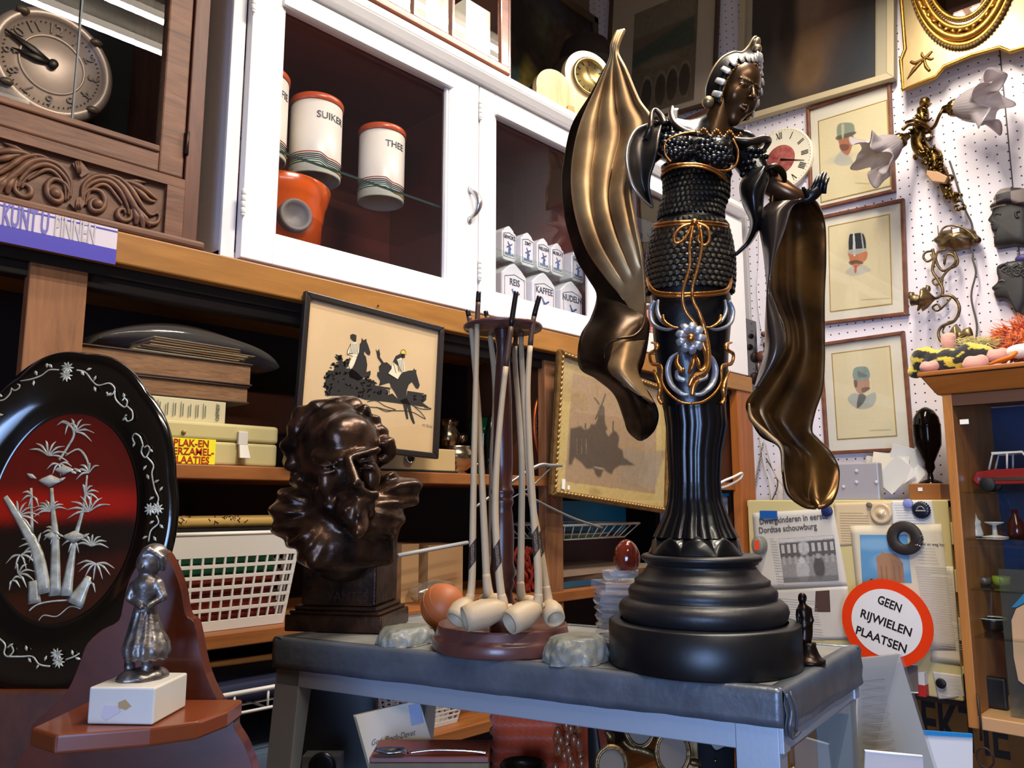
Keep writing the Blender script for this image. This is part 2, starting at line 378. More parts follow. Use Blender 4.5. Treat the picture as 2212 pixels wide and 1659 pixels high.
# left shelving unit
def Lp(u,v,Y=YF):p=onY(u,v,Y);return p[0],p[2]
def Rp(u,v,X=XW):p=onX(u,v,X);return-p[1],p[2]
def LF(Y=YF):return frame((0,Y,0),(1,0,0),(0,0,1),(0,-1,0))
def RF(X=XW):return frame((X,0,0),(0,-1,0),(0,0,1),(-1,0,0))
X0,X1=-0.5,2.50
unit=thing('shelving_unit','long golden wooden shelving unit with open shelves below the glass cabinets','shelf',(1.0,1.45,0))
MB().box(X0,X1,1.275,1.30,1.868,1.920).build('fascia_board',fascia_w,unit,bevel=0.003)
MB().box(X0,X1,1.30,YW,1.885,1.918).build('top_board',fascia_w,unit,bevel=0.002)
lip=MB();lip.box(X0,X1,1.315,1.345,1.832,1.885);lip.box(X0,X1,1.302,1.315,1.852,1.884);lip.build('dark_lip',mat('near_black_brown','#1d130e',0.6),unit,bevel=0.002)  # near-black strips stand in for the dark gap under the fascia
for z in(1.562,1.283,1.03,0.72):
 MB().box(X0,X1-0.03,1.30,1.66,z-0.024,z).build('shelf',shelf_w,unit,bevel=0.002)
for a,b in((0.325,0.405),(1.47,1.535)):
 MB().box(a,b,1.305,1.33,0,1.885).build('post',post_w,unit,bevel=0.002)
MB().box(2.40,X1,1.28,1.31,0,1.868).build('post',mat('end_post_wood','#a86026',0.5,wood='z',col2='#8a4c1c',vscale=20),unit,bevel=0.002)
MB().box(X1-0.03,X1,1.31,1.66,0,1.885).build('end_panel',mat('divider_wood','#5a2f16',0.6),unit)
MB().box(X0,X1,1.66,1.68,0,1.885).build('back_panel',dark_in,unit)
MB().box(1.535,1.55,1.33,1.66,1.562,1.885).build('divider',mat('divider_wood','#5a2f16',0.6),unit)
# brown carved cabinet standing on the unit, far left
bc=thing('display_cabinet','carved brown oak display cabinet with leaded glass door, standing top left','cabinet',(0.1,1.45,1.921))
gx=Lp(341,300)[0];sx0=Lp(397,300)[0];bxr=Lp(430,300)[0]
gz=Lp(341,326)[1];pz1=Lp(394,396)[1];rz1=Lp(349,404)[1];rz0=Lp(346,512)[1]
body=MB();body.box(-0.5,bxr,1.60,1.62,1.9205,3.0);body.box(bxr-0.02,bxr,1.31,1.60,1.9205,3.0);body.box(-0.5,bxr,1.31,1.6,2.98,3.0)
body.build('carcass',brown_w,bc)
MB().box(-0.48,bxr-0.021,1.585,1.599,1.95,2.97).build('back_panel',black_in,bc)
ff=MB();ff.box(sx0,bxr,1.285,1.31,1.935,3.0);ff.build('face_frame',brown_w,bc,bevel=0.002)
pz0=1.935
zr=MB();zr.box(-0.5,sx0,1.292,1.312,pz0,pz1);panel=zr.build('carved_panel',carve_w,bc)
rl=MB();rl.box(-0.5,sx0,1.282,1.292,rz1,pz1);rl.box(-0.5,sx0,1.282,1.292,pz0,rz0);rl.box(Lp(349,450)[0],sx0,1.282,1.292,rz0,rz1);rl.build('panel_rail',brown_wx,panel,bevel=0.002)
MB().box(-0.52,bxr+0.012,1.277,1.62,1.9205,1.936).build('base_moulding',brown_wx,bc,bevel=0.005)
cx_,cz_=Lp(430/2.675,1100/2.675)
def zp(x,y):p=Lp(x/2.675,y/2.675);return p[0]-cx_,p[1]-cz_
sc=MB(frame((cx_,1.291,cz_),(1,0,0),(0,0,1),(0,-1,0)))
strands=[
 ([(560,1190),(545,1165),(515,1170),(505,1205),(530,1230),(575,1215),(590,1165),(560,1115),(500,1110),(460,1150)],(.004,.009,.004)),
 ([(460,1170),(470,1080),(540,1030),(620,1040),(690,1090),(740,1170),(790,1250),(840,1300),(890,1295),(905,1255),(880,1235)],(.004,.010,.003)),
 ([(470,1190),(480,1100),(550,1055),(620,1065),(680,1120),(720,1200),(730,1250)],(.003,.008,.003)),
 ([(480,1200),(500,1120),(560,1080),(610,1090),(660,1150),(690,1190)],(.002,.006,.003)),
 ([(560,1030),(650,1030),(730,1090),(790,1180),(850,1250),(900,1230)],(.003,.008,.003)),
 ([(740,1220),(740,1270),(700,1285),(665,1260),(670,1225),(700,1220),(710,1245)],(.004,.008,.003)),
 ([(640,1050),(720,1060),(790,1090),(850,1130),(895,1165)],(.002,.010,.002)),
 ([(720,1060),(780,1110),(840,1165),(885,1175)],(.002,.009,.002)),
 ([(700,1055),(770,1060),(830,1065)],(.002,.007,.002)),
 ([(740,1180),(770,1260),(770,1310)],(.003,.010,.004)),([(750,1180),(800,1270),(810,1335)],(.003,.010,.004)),([(760,1190),(820,1270),(850,1320)],(.003,.009,.004))]
for pts,r in strands:
 P=[zp(*q) for q in pts]
 for s_ in(1,-1):sc.tube([(s_*x,z,0.002) for x,z in P],np.array(r)*0.62,8,smoothp=5,flat=1.0)
for pts in([(400,960),(440,935),(500,1010),(450,1040),(420,1000)],[(385,1190),(430,1240),(475,1190),(445,1150)]):
 P=[zp(*q) for q in pts];sc.prism(P,-0.002,0.006)
for dx in(-14,0,14):sc.tube([(*zp(430+dx,950),0.007),(*zp(435+dx*0.5,1020),0.008)],0.0016,6);sc.tube([(*zp(430+dx,1225),0.007),(*zp(430+dx*.5,1170),0.008)],0.0016,6)
for a in(-1,1):
 bx_,bz_=zp(545,1192);sc.ball((a*bx_,bz_,0.006),(0.008,0.008,0.006),12,8)
sc.build('carving',carve_w,panel)
d=MB();d.box(gx,sx0-0.002,1.288,1.310,pz1+0.003,3.0);d.box(-0.5,gx,1.288,1.310,pz1+0.003,gz-0.006);d.box(-0.5,gx-0.001,1.284,1.300,gz-0.008,gz+0.004)
door=d.build('door',brown_wx,bc,bevel=0.003)
MB().box(-0.5,gx,1.300,1.303,gz,2.95).build('glass_pane',m_glass,door)
lc=MB(LF(1.298));a=Lp(176,10);lc.box(a[0]-.0013,a[0]+.0013,gz,2.95,-.002,.002)
lc.build('leading',m_lead,door)
MB().cyl(0.004,Lp(393,340)[1],Lp(393,290)[1],(sx0-0.001,1.284,0),8).build('hinge',mat('dark_iron','#2a1c18',0.4,0.8),door)
ck=Lp(105,150,1.52);ckt=thing('wall_clock','round pewter coloured clock with ornate hands behind the leaded glass door','clock',(ck[0],1.52,ck[1]-0.16))
pew=mat('pewter_pink','#b09a8c',0.4,0.3,bump=0.1);CF=frame((ck[0],1.50,ck[1]),(1,0,0),(0,0,1),(0,-1,0))
RC=0.10
MB(CF).lathe([(0,-0.02),(RC,-0.02),(RC+.004,-.01),(RC,0.004),(RC*0.9,0.012),(RC*.83,.006),(RC*0.8,0.0),(0,0.0)],48,caps=False).build('case',pew,ckt)
MB(CF).lathe([(RC*.5,0.001),(RC*.52,0.004),(RC*.54,0.001)],40,caps=False).build('dial_ring',pew,ckt)
nm=MB(CF)
for k in range(1,13):
 an=PI/2-k*PI/6;add_text(nm,str(k),(RC*.66*math.cos(an),RC*.66*math.sin(an),0.002),0.026,extrude=0.001,rot=an-PI/2)
for k in range(60):
 an=k*PI/30;c_,s_=math.cos(an),math.sin(an);nm.tube([(RC*.75*c_,RC*.75*s_,.002),(RC*.78*c_,RC*.78*s_,.002)],0.0009,4)
nm.build('numerals',mat('dark_pewter','#5a4c44',0.5,0.3),ckt)
hd=MB(CF)
for an,l in((2.75,.09),(0.2+PI*0.92,.065)):
 hd.tube([(0,0,.006),(l*.4*math.cos(an),l*.4*math.sin(an),.006),(l*math.cos(an),l*math.sin(an),.006)],(.002,.007,.001),6,flat=0.3)
hd.cyl(.008,0,.01,n=12);hd.build('hands',mat('black_hand','#2a2420',0.4,0.5),ckt)
for an in(-0.75,-2.4,2.2,0.8):MB(CF).ball((RC*.93*math.cos(an),RC*.93*math.sin(an),.012),(.011,.007,.006)).build('rim_knob',mat('dark_pewter2','#6a5848',0.4,0.4),ckt)
# paper strip sign on the fascia
sg=MB(LF(1.2745));a=Lp(-250,395);s0=Lp(238,540)[0];zt,zb_=1.965,1.876
zt=Lp(238,492,1.2745)[1];zb_=Lp(238,570,1.2745)[1]
sign=thing('shelf_sign','white and violet paper strip reading HIER KUNT U PINNEN on the ledge','sign',(0.1,1.273,zb_))
MB(LF(1.2742)).box(-0.35,s0,zb_,zt,0,0.0012).build('card',mat('sign_paper','#cdc3cf',0.3),sign)
h=zt-zb_
sb=MB(LF(1.2742));sb.box(-0.35,s0,zb_,zb_+h*0.42,0.0012,0.0018);sb.box(-0.35,s0,zt-h*0.10,zt-h*.06,0.0012,0.0018);sb.build('violet_band',mat('violet_print','#4b44a8',0.35),sign)
tx=MB(LF(1.2742));k0,k1=Lp(12,0)[0],Lp(103,0)[0]
V,F=text_geo('HIER KUNT U',0.046,0.0003,0.0011,'RIGHT');wv=V[:,0].max()-V[:,0].min();sc_=1.0
V[:,0]=V[:,0]*((Lp(103,505,1.2742)[0]-Lp(12,480,1.2742)[0])/(.56*wv))+Lp(104,505,1.2742)[0];V[:,1]=V[:,1]*1.0+zb_+h*0.68;V[:,2]+=0.002;tx.add(V,F,False);tx.build('lettering',mat('violet_letters','#6a62b0',0.4),sign)
tx=MB(LF(1.2742));V,F=text_geo('PINNEN',0.046,0.0003,0.0008,'LEFT');V[:,0]=V[:,0]*((Lp(200,520,1.2742)[0]-Lp(112,505,1.2742)[0])/np.ptp(V[:,0]))+Lp(115,505,1.2742)[0];V[:,1]+=zb_+h*0.68;V[:,2]+=0.002;tx.add(V,F,False)
tx.build('faded_lettering',mat('faded_letters','#b5adb2',0.4),sign)
# white glazed wall cabinets
wc=thing('wall_cabinet','white painted wall cabinet with glass doors above the wooden ledge','cabinet',(1.4,1.5,1.92))
WX0,WX1=0.612,2.49
body=MB();body.box(WX0,WX0+0.02,1.305,1.66,1.92,2.50);body.box(WX1-0.02,WX1,1.305,1.66,1.92,2.50);body.box(WX0,WX1,1.305,1.66,1.92,1.94);body.box(WX0,WX1,1.305,YW-0.01,2.48,2.50)
body.box(WX0,WX0+0.026,1.30,1.305,1.92,2.5)
body.build('carcass',white_gloss,wc,bevel=0.002)
bk=MB();bk.box(WX0+.02,WX1-.02,1.64,1.655,1.94,2.48);bk.box(WX0+.02,WX0+.026,1.31,1.64,1.94,2.48);bk.box(1.232,1.238,1.31,1.64,1.94,2.48);bk.box(1.70,1.706,1.31,1.64,1.94,2.48);bk.box(WX0+.02,WX1-.02,1.31,1.64,1.94,1.945);bk.box(WX0+.02,WX1-.02,1.31,1.64,2.474,2.48);bk.build('lining',dark_cab,wc)
le=MB();le.box(WX0-.01,WX1+.02,1.255,YW-0.01,2.50,2.520);le.hexa([(WX0,1.27,2.482),(WX1,1.27,2.482),(WX0,1.305,2.482),(WX1,1.305,2.482),(WX0,1.255,2.50),(WX1,1.255,2.50),(WX0,1.305,2.50),(WX1,1.305,2.50)])
le.build('top_ledge',white_gloss,wc,bevel=0.004)
def glass_door(x0,x1,px0,px1,pz0_,pz1_,z0=1.926,z1=2.476,hinges=True,handle=True):
 d=MB();y0,y1=1.281,1.303
 d.box(x0,px0,y0,y1,z0,z1);d.box(px1,x1,y0,y1,z0,z1);d.box(px0,px1,y0,y1,z0,pz0_);d.box(px0,px1,y0,y1,pz1_,z1)
 dd=d.build('door',white_gloss,wc,bevel=0.002)
 mo=MB();mo.box(px0-.004,px1+.006,1.272,1.282,pz1_-0.004,pz1_+0.010);mo.box(px0,px0+.006,1.284,1.295,pz0_,pz1_);mo.box(px1-.006,px1,1.284,1.295,pz0_,pz1_);mo.build('glazing_bead',white_gloss,dd,bevel=0.002)
 MB().box(px0,px1,1.292,1.295,pz0_,pz1_).build('glass_pane',m_glass_d,dd)
 if hinges:
  for zz in(z1-0.06,z0+0.10):
   hg=MB()
   for q in range(4):hg.cyl(.0045,zz-.022+q*.0115,zz-.0115+q*.0115,(x0-0.002,1.277,0),10)
   hg.ball((x0-.002,1.277,zz-.024),.004);hg.build('hinge',paint_old,dd)
 if handle:
  hx=x1-0.028;zz=Lp(994,445)[1]
  hm=MB();hm.tube([(hx,1.281,zz+.034),(hx,1.268,zz+.028),(hx+.002,1.256,zz+.012),(hx+.003,1.252,zz-.004),(hx+.002,1.260,zz-.022),(hx,1.281,zz-.034)],(.004,.006,.0075,.0085,.006,.004),10,smoothp=4);hm.ball((hx,1.279,zz+.036),(.007,.004,.009));hm.ball((hx,1.279,zz-.036),(.007,.004,.009))
  hm.build('handle',mat('satin_chrome','#bcbcc0',0.28,0.9),dd)
 return dd
glass_door(0.640,1.214,0.702,1.122,1.985,2.437)
glass_door(1.218,1.690,1.270,1.632,1.985,2.425,handle=False)
glass_door(1.700,2.20,1.76,2.14,1.985,2.425,handle=False)
fp=MB();fp.box(2.205,WX1,1.283,1.303,1.926,2.476);fp.build('filler_panel',white_gloss,wc,bevel=.002)
GSZ=onY(780,385,1.31)[2]
MB().box(0.64,1.23,1.3105,1.3118,GSZ-.005,GSZ).build('shelf_edge',mat('green_glass_edge','#2c3c38',.2),wc)
for a,b_ in((0.64,1.23),):MB().box(a,b_,1.312,1.60,GSZ-.005,GSZ).build('glass_shelf',glass_mat('green_glass','#f4faf7',1.2),wc)
GS2=onY(1150,560,1.31)[2]
MB().box(1.24,1.70,1.312,1.60,GS2-.005,GS2).build('glass_shelf',glass_mat('green_glass','#f4faf7',1.2),wc)
# taped showcase (foreground)
TZ=1.328
FL,FR,BR=onZ(592,1377,TZ),onZ(1690,1491,TZ),onZ(1856,1396,TZ)
e=nz(FR-FL);Wd=np.linalg.norm(FR-FL);nrm=nz(np.array([-e[1],e[0],0]));
if nrm@FH<0:nrm=-nrm
Dp=(BR-FR)@nrm
SF=frame(FL,e,nrm,(0,0,1))
SFs=frame(FR,(BR-FR)/np.linalg.norm(BR-FR),e,(0,0,1))
def sL(x,y,z):return(np.array([x,y,z,1.0])@SF.T)[:3]
sv=nz(BR-FR);SD=np.linalg.norm(BR-FR)
def Q(x,y,z):return FL+e*x+sv*y+np.array([0,0,z])
def qbox(mb,x0,x1,y0,y1,z0,z1,tx=0.0):
 return mb.hexa([Q(x+(tx if z==z0 else 0),y,z) for z in(z0,z1) for y in(y0,y1) for x in(x0,x1)])
tape_m=mat('duct_tape','#5f646c',0.34,0.35,bump=0.25,bscale=55,var=0.3,vscale=25)
top_m=mat('dusty_grey_board','#817f7c',0.5,bump=0.1,var=0.35,vscale=18)
alu=mat('brushed_aluminium','#a3abb5',0.42,0.55,bump=0.02,bscale=200)
sc_=thing('showcase','aluminium framed display case with its top edges bound in grey duct tape','display case',tuple(Q(Wd/2,SD/2,-TZ)))
qbox(MB(),0.004,Wd-.004,.004,SD-.004,-.012,0).build('top_board',top_m,sc_)
def apron(p0,p1,out,h0,h1,nseg=60,seed=0):
 rs=np.random.RandomState(seed);n=nseg;P=np.zeros((n,9,3));p0=np.array(p0);p1=np.array(p1);L_=np.linalg.norm(p1-p0)
 wv=np.convolve(rs.randn(n+12),np.ones(9)/9,'same')[:n]
 for i in range(n):
  t=i/(n-1);b=p0+(p1-p0)*t;h=h0+(h1-h0)*t+0.0012*wv[i]
  prof=[(-0.014,0.0004),(-0.004,0.0012),(0.0,0.0004),(0.002,-0.003),(0.0012+.0008*wv[i],-h*.3),(0.0025-.001*wv[i],-h*.55),(0.001,-h*.8),(0.002+.001*wv[i],-h),(0.0,-h)]
  for j,(o_,z_) in enumerate(prof):P[i,j]=b+np.array(out)*o_+ZU*z_
 return P
nf=np.cross(e,ZU);nf=nf if nf@FH<0 else-nf
nr=np.cross(sv,ZU);nr=nr if nr@e>0 else-nr
tp=MB()
tp.grid(apron(Q(0,0,0),Q(Wd,0,0),nf,.037,.033,90,1));tp.grid(apron(Q(Wd,0,0),Q(Wd,SD,0),nr,.040,.042,50,2));tp.grid(apron(Q(Wd,SD,0),Q(0,SD,0),-nf,.035,.035,40,3));tp.grid(apron(Q(0,SD,0),Q(0,0,0),-nr,.035,.037,40,4))
tp.build('duct_tape',tape_m,sc_,solid=0.0006)
tc_=MB();tc_.tube([Q(Wd+.003,.0,-.003),Q(Wd+.006,.004,-.018),Q(Wd+.004,.002,-.034),Q(Wd+.001,.02,-.046),Q(Wd+.002,.036,-.044)],.002,6,smoothp=4);tc_.tube([Q(Wd+.004,.008,-.002),Q(Wd+.008,.012,-.02),Q(Wd+.004,.02,-.04)],.0015,6,smoothp=4);tc_.build('tape_crease',tape_m,sc_)
rails=MB()
qbox(rails,.002,Wd-.002,.004,.022,-.058,-.012);qbox(rails,.002,Wd-.002,SD-.022,SD-.004,-.058,-.012)
qbox(rails,.004,.022,.02,SD-.02,-.058,-.012);qbox(rails,Wd-.022,Wd-.004,.02,SD-.02,-.058,-.012)
rails.build('top_rail',alu,sc_,bevel=.001)
LEGW=.040
for x,y,tx in((0.004,.004,-.115),(Wd-.006-LEGW,.003,0.0),(0.004,SD-.004-.03,-.115),(Wd-.006-LEGW,SD-.03,0)):
 lg=MB();z1=-.012;z0=-TZ
 qbox(lg,x,x+LEGW,y,y+.022,z0,z1,tx);o=lg.build('leg',alu,sc_,bevel=.001)
for z in(-.075,-.30):MB().ball(Q(Wd-.001,.022,z),.0035,8,6).build('rivet',mat('brass_rivet','#b8a06a',0.3,1.0),sc_)
gp=MB();qbox(gp,Wd-.006,Wd-.003,.03,SD-.02,-.6,-.058);gp.build('glass_side',glass_mat('case_glass','#e2e8e6',1.0,dens=0.10,dcol='#a09a90'),sc_)
gs=MB();qbox(gs,-.02,Wd-.012,.03,SD-.01,-.184,-.178);gs.build('glass_shelf',glass_mat('green_glass','#f4faf7',1.2),sc_)
qbox(MB(),-.06,Wd-.01,.02,SD-.02,-.62,-.60).build('bottom_board',mat('case_bottom','#6a6258',.6),sc_)
CZ=TZ-.178
# things inside the white cabinets
enamel=mat('cream_enamel','#e6dfd2',0.35);orange_lid=mat('orange_enamel','#c4552c',0.3,coat=.3)
def stripes(mb_by,cx,cy,z0,r,a0):
 for k,(dz,key) in enumerate(((.042,'o'),(.037,'k'),(.033,'k'),(.029,'k'),(.025,'g'),(.020,'g'))):
  P=[]
  for a in np.linspace(a0-1.7,a0+1.2,60):
   step=(0.0 if a<a0-.05 else(-.009 if a>a0+.25 else-.009*(a-a0+.05)/.30));P.append((cx+(r+.0004)*math.cos(a),cy+(r+.0004)*math.sin(a),z0+dz+step))
  mb_by[key].tube(P,0.0011,4,flat=1.0)
 P=[(cx+(r+.0005)*math.cos(a),cy+(r+.0005)*math.sin(a),z0+.010) for a in np.linspace(a0+.35,a0+1.2,30)];mb_by['y'].tube(P,.0018,4)
def tin(u,v,Y,r,h,word,lab):
 p=onY(u,v,Y);p[2]=GSZ+0.0005;cx,cy,z0=p
 t=thing('storage_tin',lab,'tin',p,'striped storage tins')
 MB().lathe([(0,z0+.004),(r-.006,z0+.004),(r-.004,z0),(r-.001,z0),(r,z0+.002),(r,z0+h),(0,z0+h)],48,(cx,cy,0),caps=False).build('body',enamel,t)
 MB().lathe([(r+.001,z0+h-.001),(r+.0025,z0+h),(r+.0025,z0+h+.010),(r,z0+h+.014),(r*.8,z0+h+.017),(0,z0+h+.018)],48,(cx,cy,0),caps=False).build('lid',orange_lid,t)
 D={k:MB() for k in 'okgy'};view=math.atan2(-cy,-cx);stripes(D,cx,cy,z0,r,view+.25)
 for k,(nm_,c) in{'o':('orange_stripe','#c86a30'),'k':('black_stripe','#1c1c1c'),'g':('green_stripe','#2e7a4a'),'y':('yellow_stripe','#d89a30')}.items():D[k].build(nm_,mat(nm_,c,.4),t)
 V,F=text_geo(word,0.021,0.0003,0.0002,'CENTER');A=view+.62+V[:,0]/r;X=np.stack([cx+(r+.0004+V[:,2])*np.cos(A),cy+(r+.0004+V[:,2])*np.sin(A),z0+h*.78+V[:,1]],1)
 MB().add(X,F,False).build('lettering',mat('tin_letters','#3a3a40',.4),t)
tin(681,330,1.393,.0535,.157,'SUIKER','middle striped storage tin with orange lid, lettered SUIKER')
tin(823,400,1.396,.0515,.155,'THEE','striped storage tin with orange lid, lettered THEE')
tin(560,270,1.388,.0535,.165,'KOFFIE','striped storage tin half hidden behind the white door stile')
FZ=1.945
pc=onY(612,480,1.43);t=thing('cooking_pot','orange enamel cooking pot with grey round handle knob in the cabinet','pot',(pc[0],1.43,FZ))
org=mat('orange_pot','#d85810',.22,coat=.4);R_=.098
hp=onY(640,372,1.40)[2]-FZ
MB().lathe([(0,FZ),(R_*.80,FZ),(R_*.83,FZ+.004),(R_*.86,FZ+.115),(R_*.9,FZ+.125),(R_*.93,FZ+.152),(R_*.97,FZ+.160),(R_*1.04,FZ+.190),(R_*1.02,FZ+.193),(R_*.9,FZ+.17),(R_*.84,FZ+.02),(0,FZ+.015)],56,(pc[0]-.01,1.43,0),caps=False).build('body',org,t)
a=math.atan2(-1.43,-pc[0])+.33;ax_=np.array([math.cos(a),math.sin(a),0]);kx=np.array([pc[0]-.01,1.43,FZ+.108])+ax_*R_*.86
M_=frame(kx,np.cross(ZU,ax_),ZU,ax_)
MB(M_).lathe([(0,.004),(.018,.006),(.024,.012),(.029,.018),(.033,.014),(.033,-.01)],32,caps=False).build('handle_knob',mat('grey_knob','#77716c',.5),t)
MB(frame(kx+np.array([.055,.022,.0]),nz(np.cross(ZU,nz(ax_+np.array([.7,0,0])))),ZU,nz(ax_+np.array([.7,0,0])))).box(-.005,.005,-.009,.009,-.014,-.010).build('price_tag',mat('white_tag','#e8e4e0',.5),t)
jar_w=mat('glazed_white_ceramic','#e8e6ea',.2,coat=.4);blue=mat('delft_blue','#44669c',.3);ink=mat('jar_ink','#3c4450',.4)
def ceramic(X,Y,z0,w,h,word,lab,grp,ts):
 t=thing('ceramic_jar',lab,'jar',(X,Y,z0),grp);d=w*.9
 pr=[(-w/2+.006,0),(w/2-.006,0),(w/2,.006),(w/2,h*.80),(w/2-.008,h*.84),(w*.30,h*.90),(w*.12,h*.97),(0,h),(-w*.12,h*.97),(-w*.30,h*.90),(-w/2+.008,h*.84),(-w/2,h*.80),(-w/2,.006)]
 MB(frame((X,Y,z0),(1,0,0),(0,0,1),(0,-1,0))).prism(pr,-d/2,d/2).build('body',jar_w,t,bevel=.006,seg=3)
 M_=frame((X,Y-d/2-.0006,z0),(1,0,0),(0,0,1),(0,-1,0))
 fr_=MB(M_);o=[(-w*.4,h*.10),(w*.4,h*.10),(w*.4,h*.74),(0,h*.80),(-w*.4,h*.74)]
 for q in range(5):a,b=o[q],o[(q+1)%5];fr_.tube([(a[0],a[1],0),(b[0],b[1],0)],.0007,4)
 fr_.build('border_line',ink,t)
 bl=MB(M_)
 bl.prism([(-w*.09,h*.2),(w*.09,h*.2),(w*.045,h*.42),(-w*.045,h*.42)],0,.0006)
 bl.prism([(-w*.04,h*.42),(w*.04,h*.42),(0,h*.48)],0,.0006)
 for an in(.5,.5+PI/2,.5+PI,.5-PI/2):bl.tube([(0,h*.43,.0005),(w*.22*math.cos(an),h*.43+w*.22*math.sin(an),.0005)],.0016 if w<.07 else.0022,4,flat=.3)
 bl.prism([(-w*.32,h*.15),(w*.32,h*.15),(w*.28,h*.21),(w*.12,h*.19),(-w*.3,h*.22)],0,.0006)
 bl.build('windmill_motif',blue,t)
 tx=MB(M_);add_text(tx,word,(0,h*.66,0),ts,extrude=.0004,bold=.0003,sx=.85);tx.build('lettering',ink,t)
z1=onY(1150,560,1.33)[2]
for k,(u,word) in enumerate(((1045,'SALZ'),(1101,'GEWÜRZ'),(1141,'ZIMT'),(1175,'NELKEN'),(1205,'MUSKAT'),(1248,'PFEFFER'))):
 X=onY(u,480,1.36)[0];ceramic(X,1.385,GS2+.0005,.052,.092,word,('small white spice jar with blue windmill at the left end of the glass shelf' if k==0 else 'small white spice jar with blue windmill lettered %s'%word if k<5 else 'small white spice jar half hidden behind the winged statue'),'spice jars on the glass shelf',.0125)
for u,word in((1098,'REIS'),(1162,'KAFFEE'),(1222,'NUDELN')):
 X=onY(u+4,640,1.36)[0];ceramic(X,1.385,1.9455,.090,.150,word,'large white ceramic storage jar lettered %s'%word,'large storage jars in the cabinet',.024)
MB().box(onY(1262,600,1.5)[0],onY(1262,600,1.5)[0]+.05,1.50,1.58,1.9455,2.08).build('tea_carton',mat('red_brown_card','#b04a34',.6));tag(bpy.data.objects['tea_carton'],'red brown carton behind the ceramic jars','carton')
def roman_clock(M,R,lab,red=True,name='clock_dial',parts=None,cream='#e4dcc6',th=.02):
 o=M[:3,3];t=thing(name,lab,'clock',o)
 MB(M).lathe([(0,-th),(R*.97,-th),(R,-th*.6),(R,-.002),(R*.985,.0015),(R*.96,0),(0,0)],64,caps=False).build('dial',mat('dial_'+cream,cream,.4),t)
 if red:MB(M).cyl(R*.46,0,.0008,n=48).build('red_centre',mat('red_velvet_centre','#7e2a28',.8,var=.5,vscale=60,col2='#a05a50'),t)
 nb=MB(M);rom=['XII','I','II','III','IIII','V','VI','VII','VIII','IX','X','XI']
 for k,w_ in enumerate(rom):
  an=PI/2-k*PI/6;xs={'I':.035,'V':.07,'X':.07};tot=sum(xs[c] for c in w_)*R*1.35;x=-tot/2
  ca,sa=math.cos(an-PI/2),math.sin(an-PI/2);tr=lambda x,y:(x*ca-y*sa,x*sa+y*ca,.0008)
  for c in w_:
   wd=xs[c]*R*1.35;y0,y1=R*.66,R*.88
   if c=='I':nb.tube([tr(x+wd/2,y0),tr(x+wd/2,y1)],R*.014,4,flat=.3)
   if c in 'VX':
    nb.tube([tr(x,y1),tr(x+wd*(.5 if c=='V' else 1),y0)],R*.015,4,flat=.3);nb.tube([tr(x+wd,y1),tr(x+wd*(.5 if c=='V' else 0),y0)],R*.008,4,flat=.3)
   x+=wd
 for k in range(60):
  an=k*PI/30;nb.tube([(R*.92*math.cos(an),R*.92*math.sin(an),.0006),(R*.95*math.cos(an),R*.95*math.sin(an),.0006)],R*.005,4)
 nb.build('numerals',mat('dial_black','#2b2723',.5),t)
 return t
c_=onY(1385,470,1.52);roman_clock(frame((c_[0],1.52,c_[2]),nz([1,-.1,0]),ZU,nz([-.1,-1,0])),.085,'cream roman clock dial behind the third cabinet door',red=False,th=.012)
c_=onY(1388,560,1.42);t=thing('storage_tin','red tin with white letters behind the third cabinet door','tin',(c_[0],1.42,1.9455))
MB().cyl(.04,1.9455,2.10,(c_[0],1.42,0),32).build('body',mat('red_tin','#b83226',.35),t);MB().cyl(.041,2.10,2.12,(c_[0],1.42,0),32).build('lid',mat('tin_lid','#8a8078',.3,.8),t)
V,F=text_geo('THEE',.03,.0003,.001);A=math.atan2(-1.42,-c_[0])+V[:,0]/.04;MB().add(np.stack([c_[0]+.0405*np.cos(A),1.42+.0405*np.sin(A),2.03+V[:,1]],1),F,False).build('lettering',mat('white_letters','#ece8e0',.4),t)
# on the upper ledge
LZ=2.5205
gc0=onY(700,-80,1.33)[0];gc1=onY(1086,120,1.33)[0]
lgx=onY(1064,141,1.33)[0]
gcab=thing('glazed_bookcase','dark red wooden bookcase with small glass panes on top of the white cabinets','cabinet',((gc0+gc1)/2,1.45,LZ))
mah=mat('mahogany','#6b3226',.35,wood='z',col2='#4a1f18',vscale=20,coat=.3);mahx=mat('mahogany_x','#8a4e34',.35,wood='x',col2='#6a3424',vscale=20,coat=.3)
b=MB();b.box(gc0,gc0+.03,1.30,1.60,LZ,3.3);b.box(gc1-.022,gc1,1.30,1.60,LZ,3.3);b.box(gc0,gc1,1.30,1.60,LZ,LZ+.022);b.box(gc0,gc1,1.30,1.6,3.28,3.3);b.build('carcass',mah,gcab,bevel=.002)
MB().box(gc0+.03,gc1-.022,1.585,1.60,LZ+.02,3.28).build('back_panel',mat('pale_backing','#d8d0c0',.6),gcab)
d_=MB();dx0,dx1,dz0=gc0+.03,gc1-.022,LZ+.024
d_.box(dx0,dx0+.03,1.285,1.30,dz0,3.25);d_.box(dx1-.03,dx1,1.285,1.30,dz0,3.25);d_.box(dx0,dx1,1.280,1.30,dz0,dz0+.022)
dd=d_.build('door',mahx,gcab,bevel=.004)
mu=MB()
for u in(893,976):X=onY(u,50,1.29)[0];mu.box(X-.0035,X+.0035,1.284,1.299,dz0+.018,3.25)
mu.box(dx0,dx1,1.284,1.299,2.98,2.99);mu.build('glazing_bar',mahx,dd)
MB().box(dx0,dx1,1.291,1.294,dz0+.02,3.25).build('glass_pane',m_glass,dd)
pm=mat('paper_white','#f0ece2',.7)
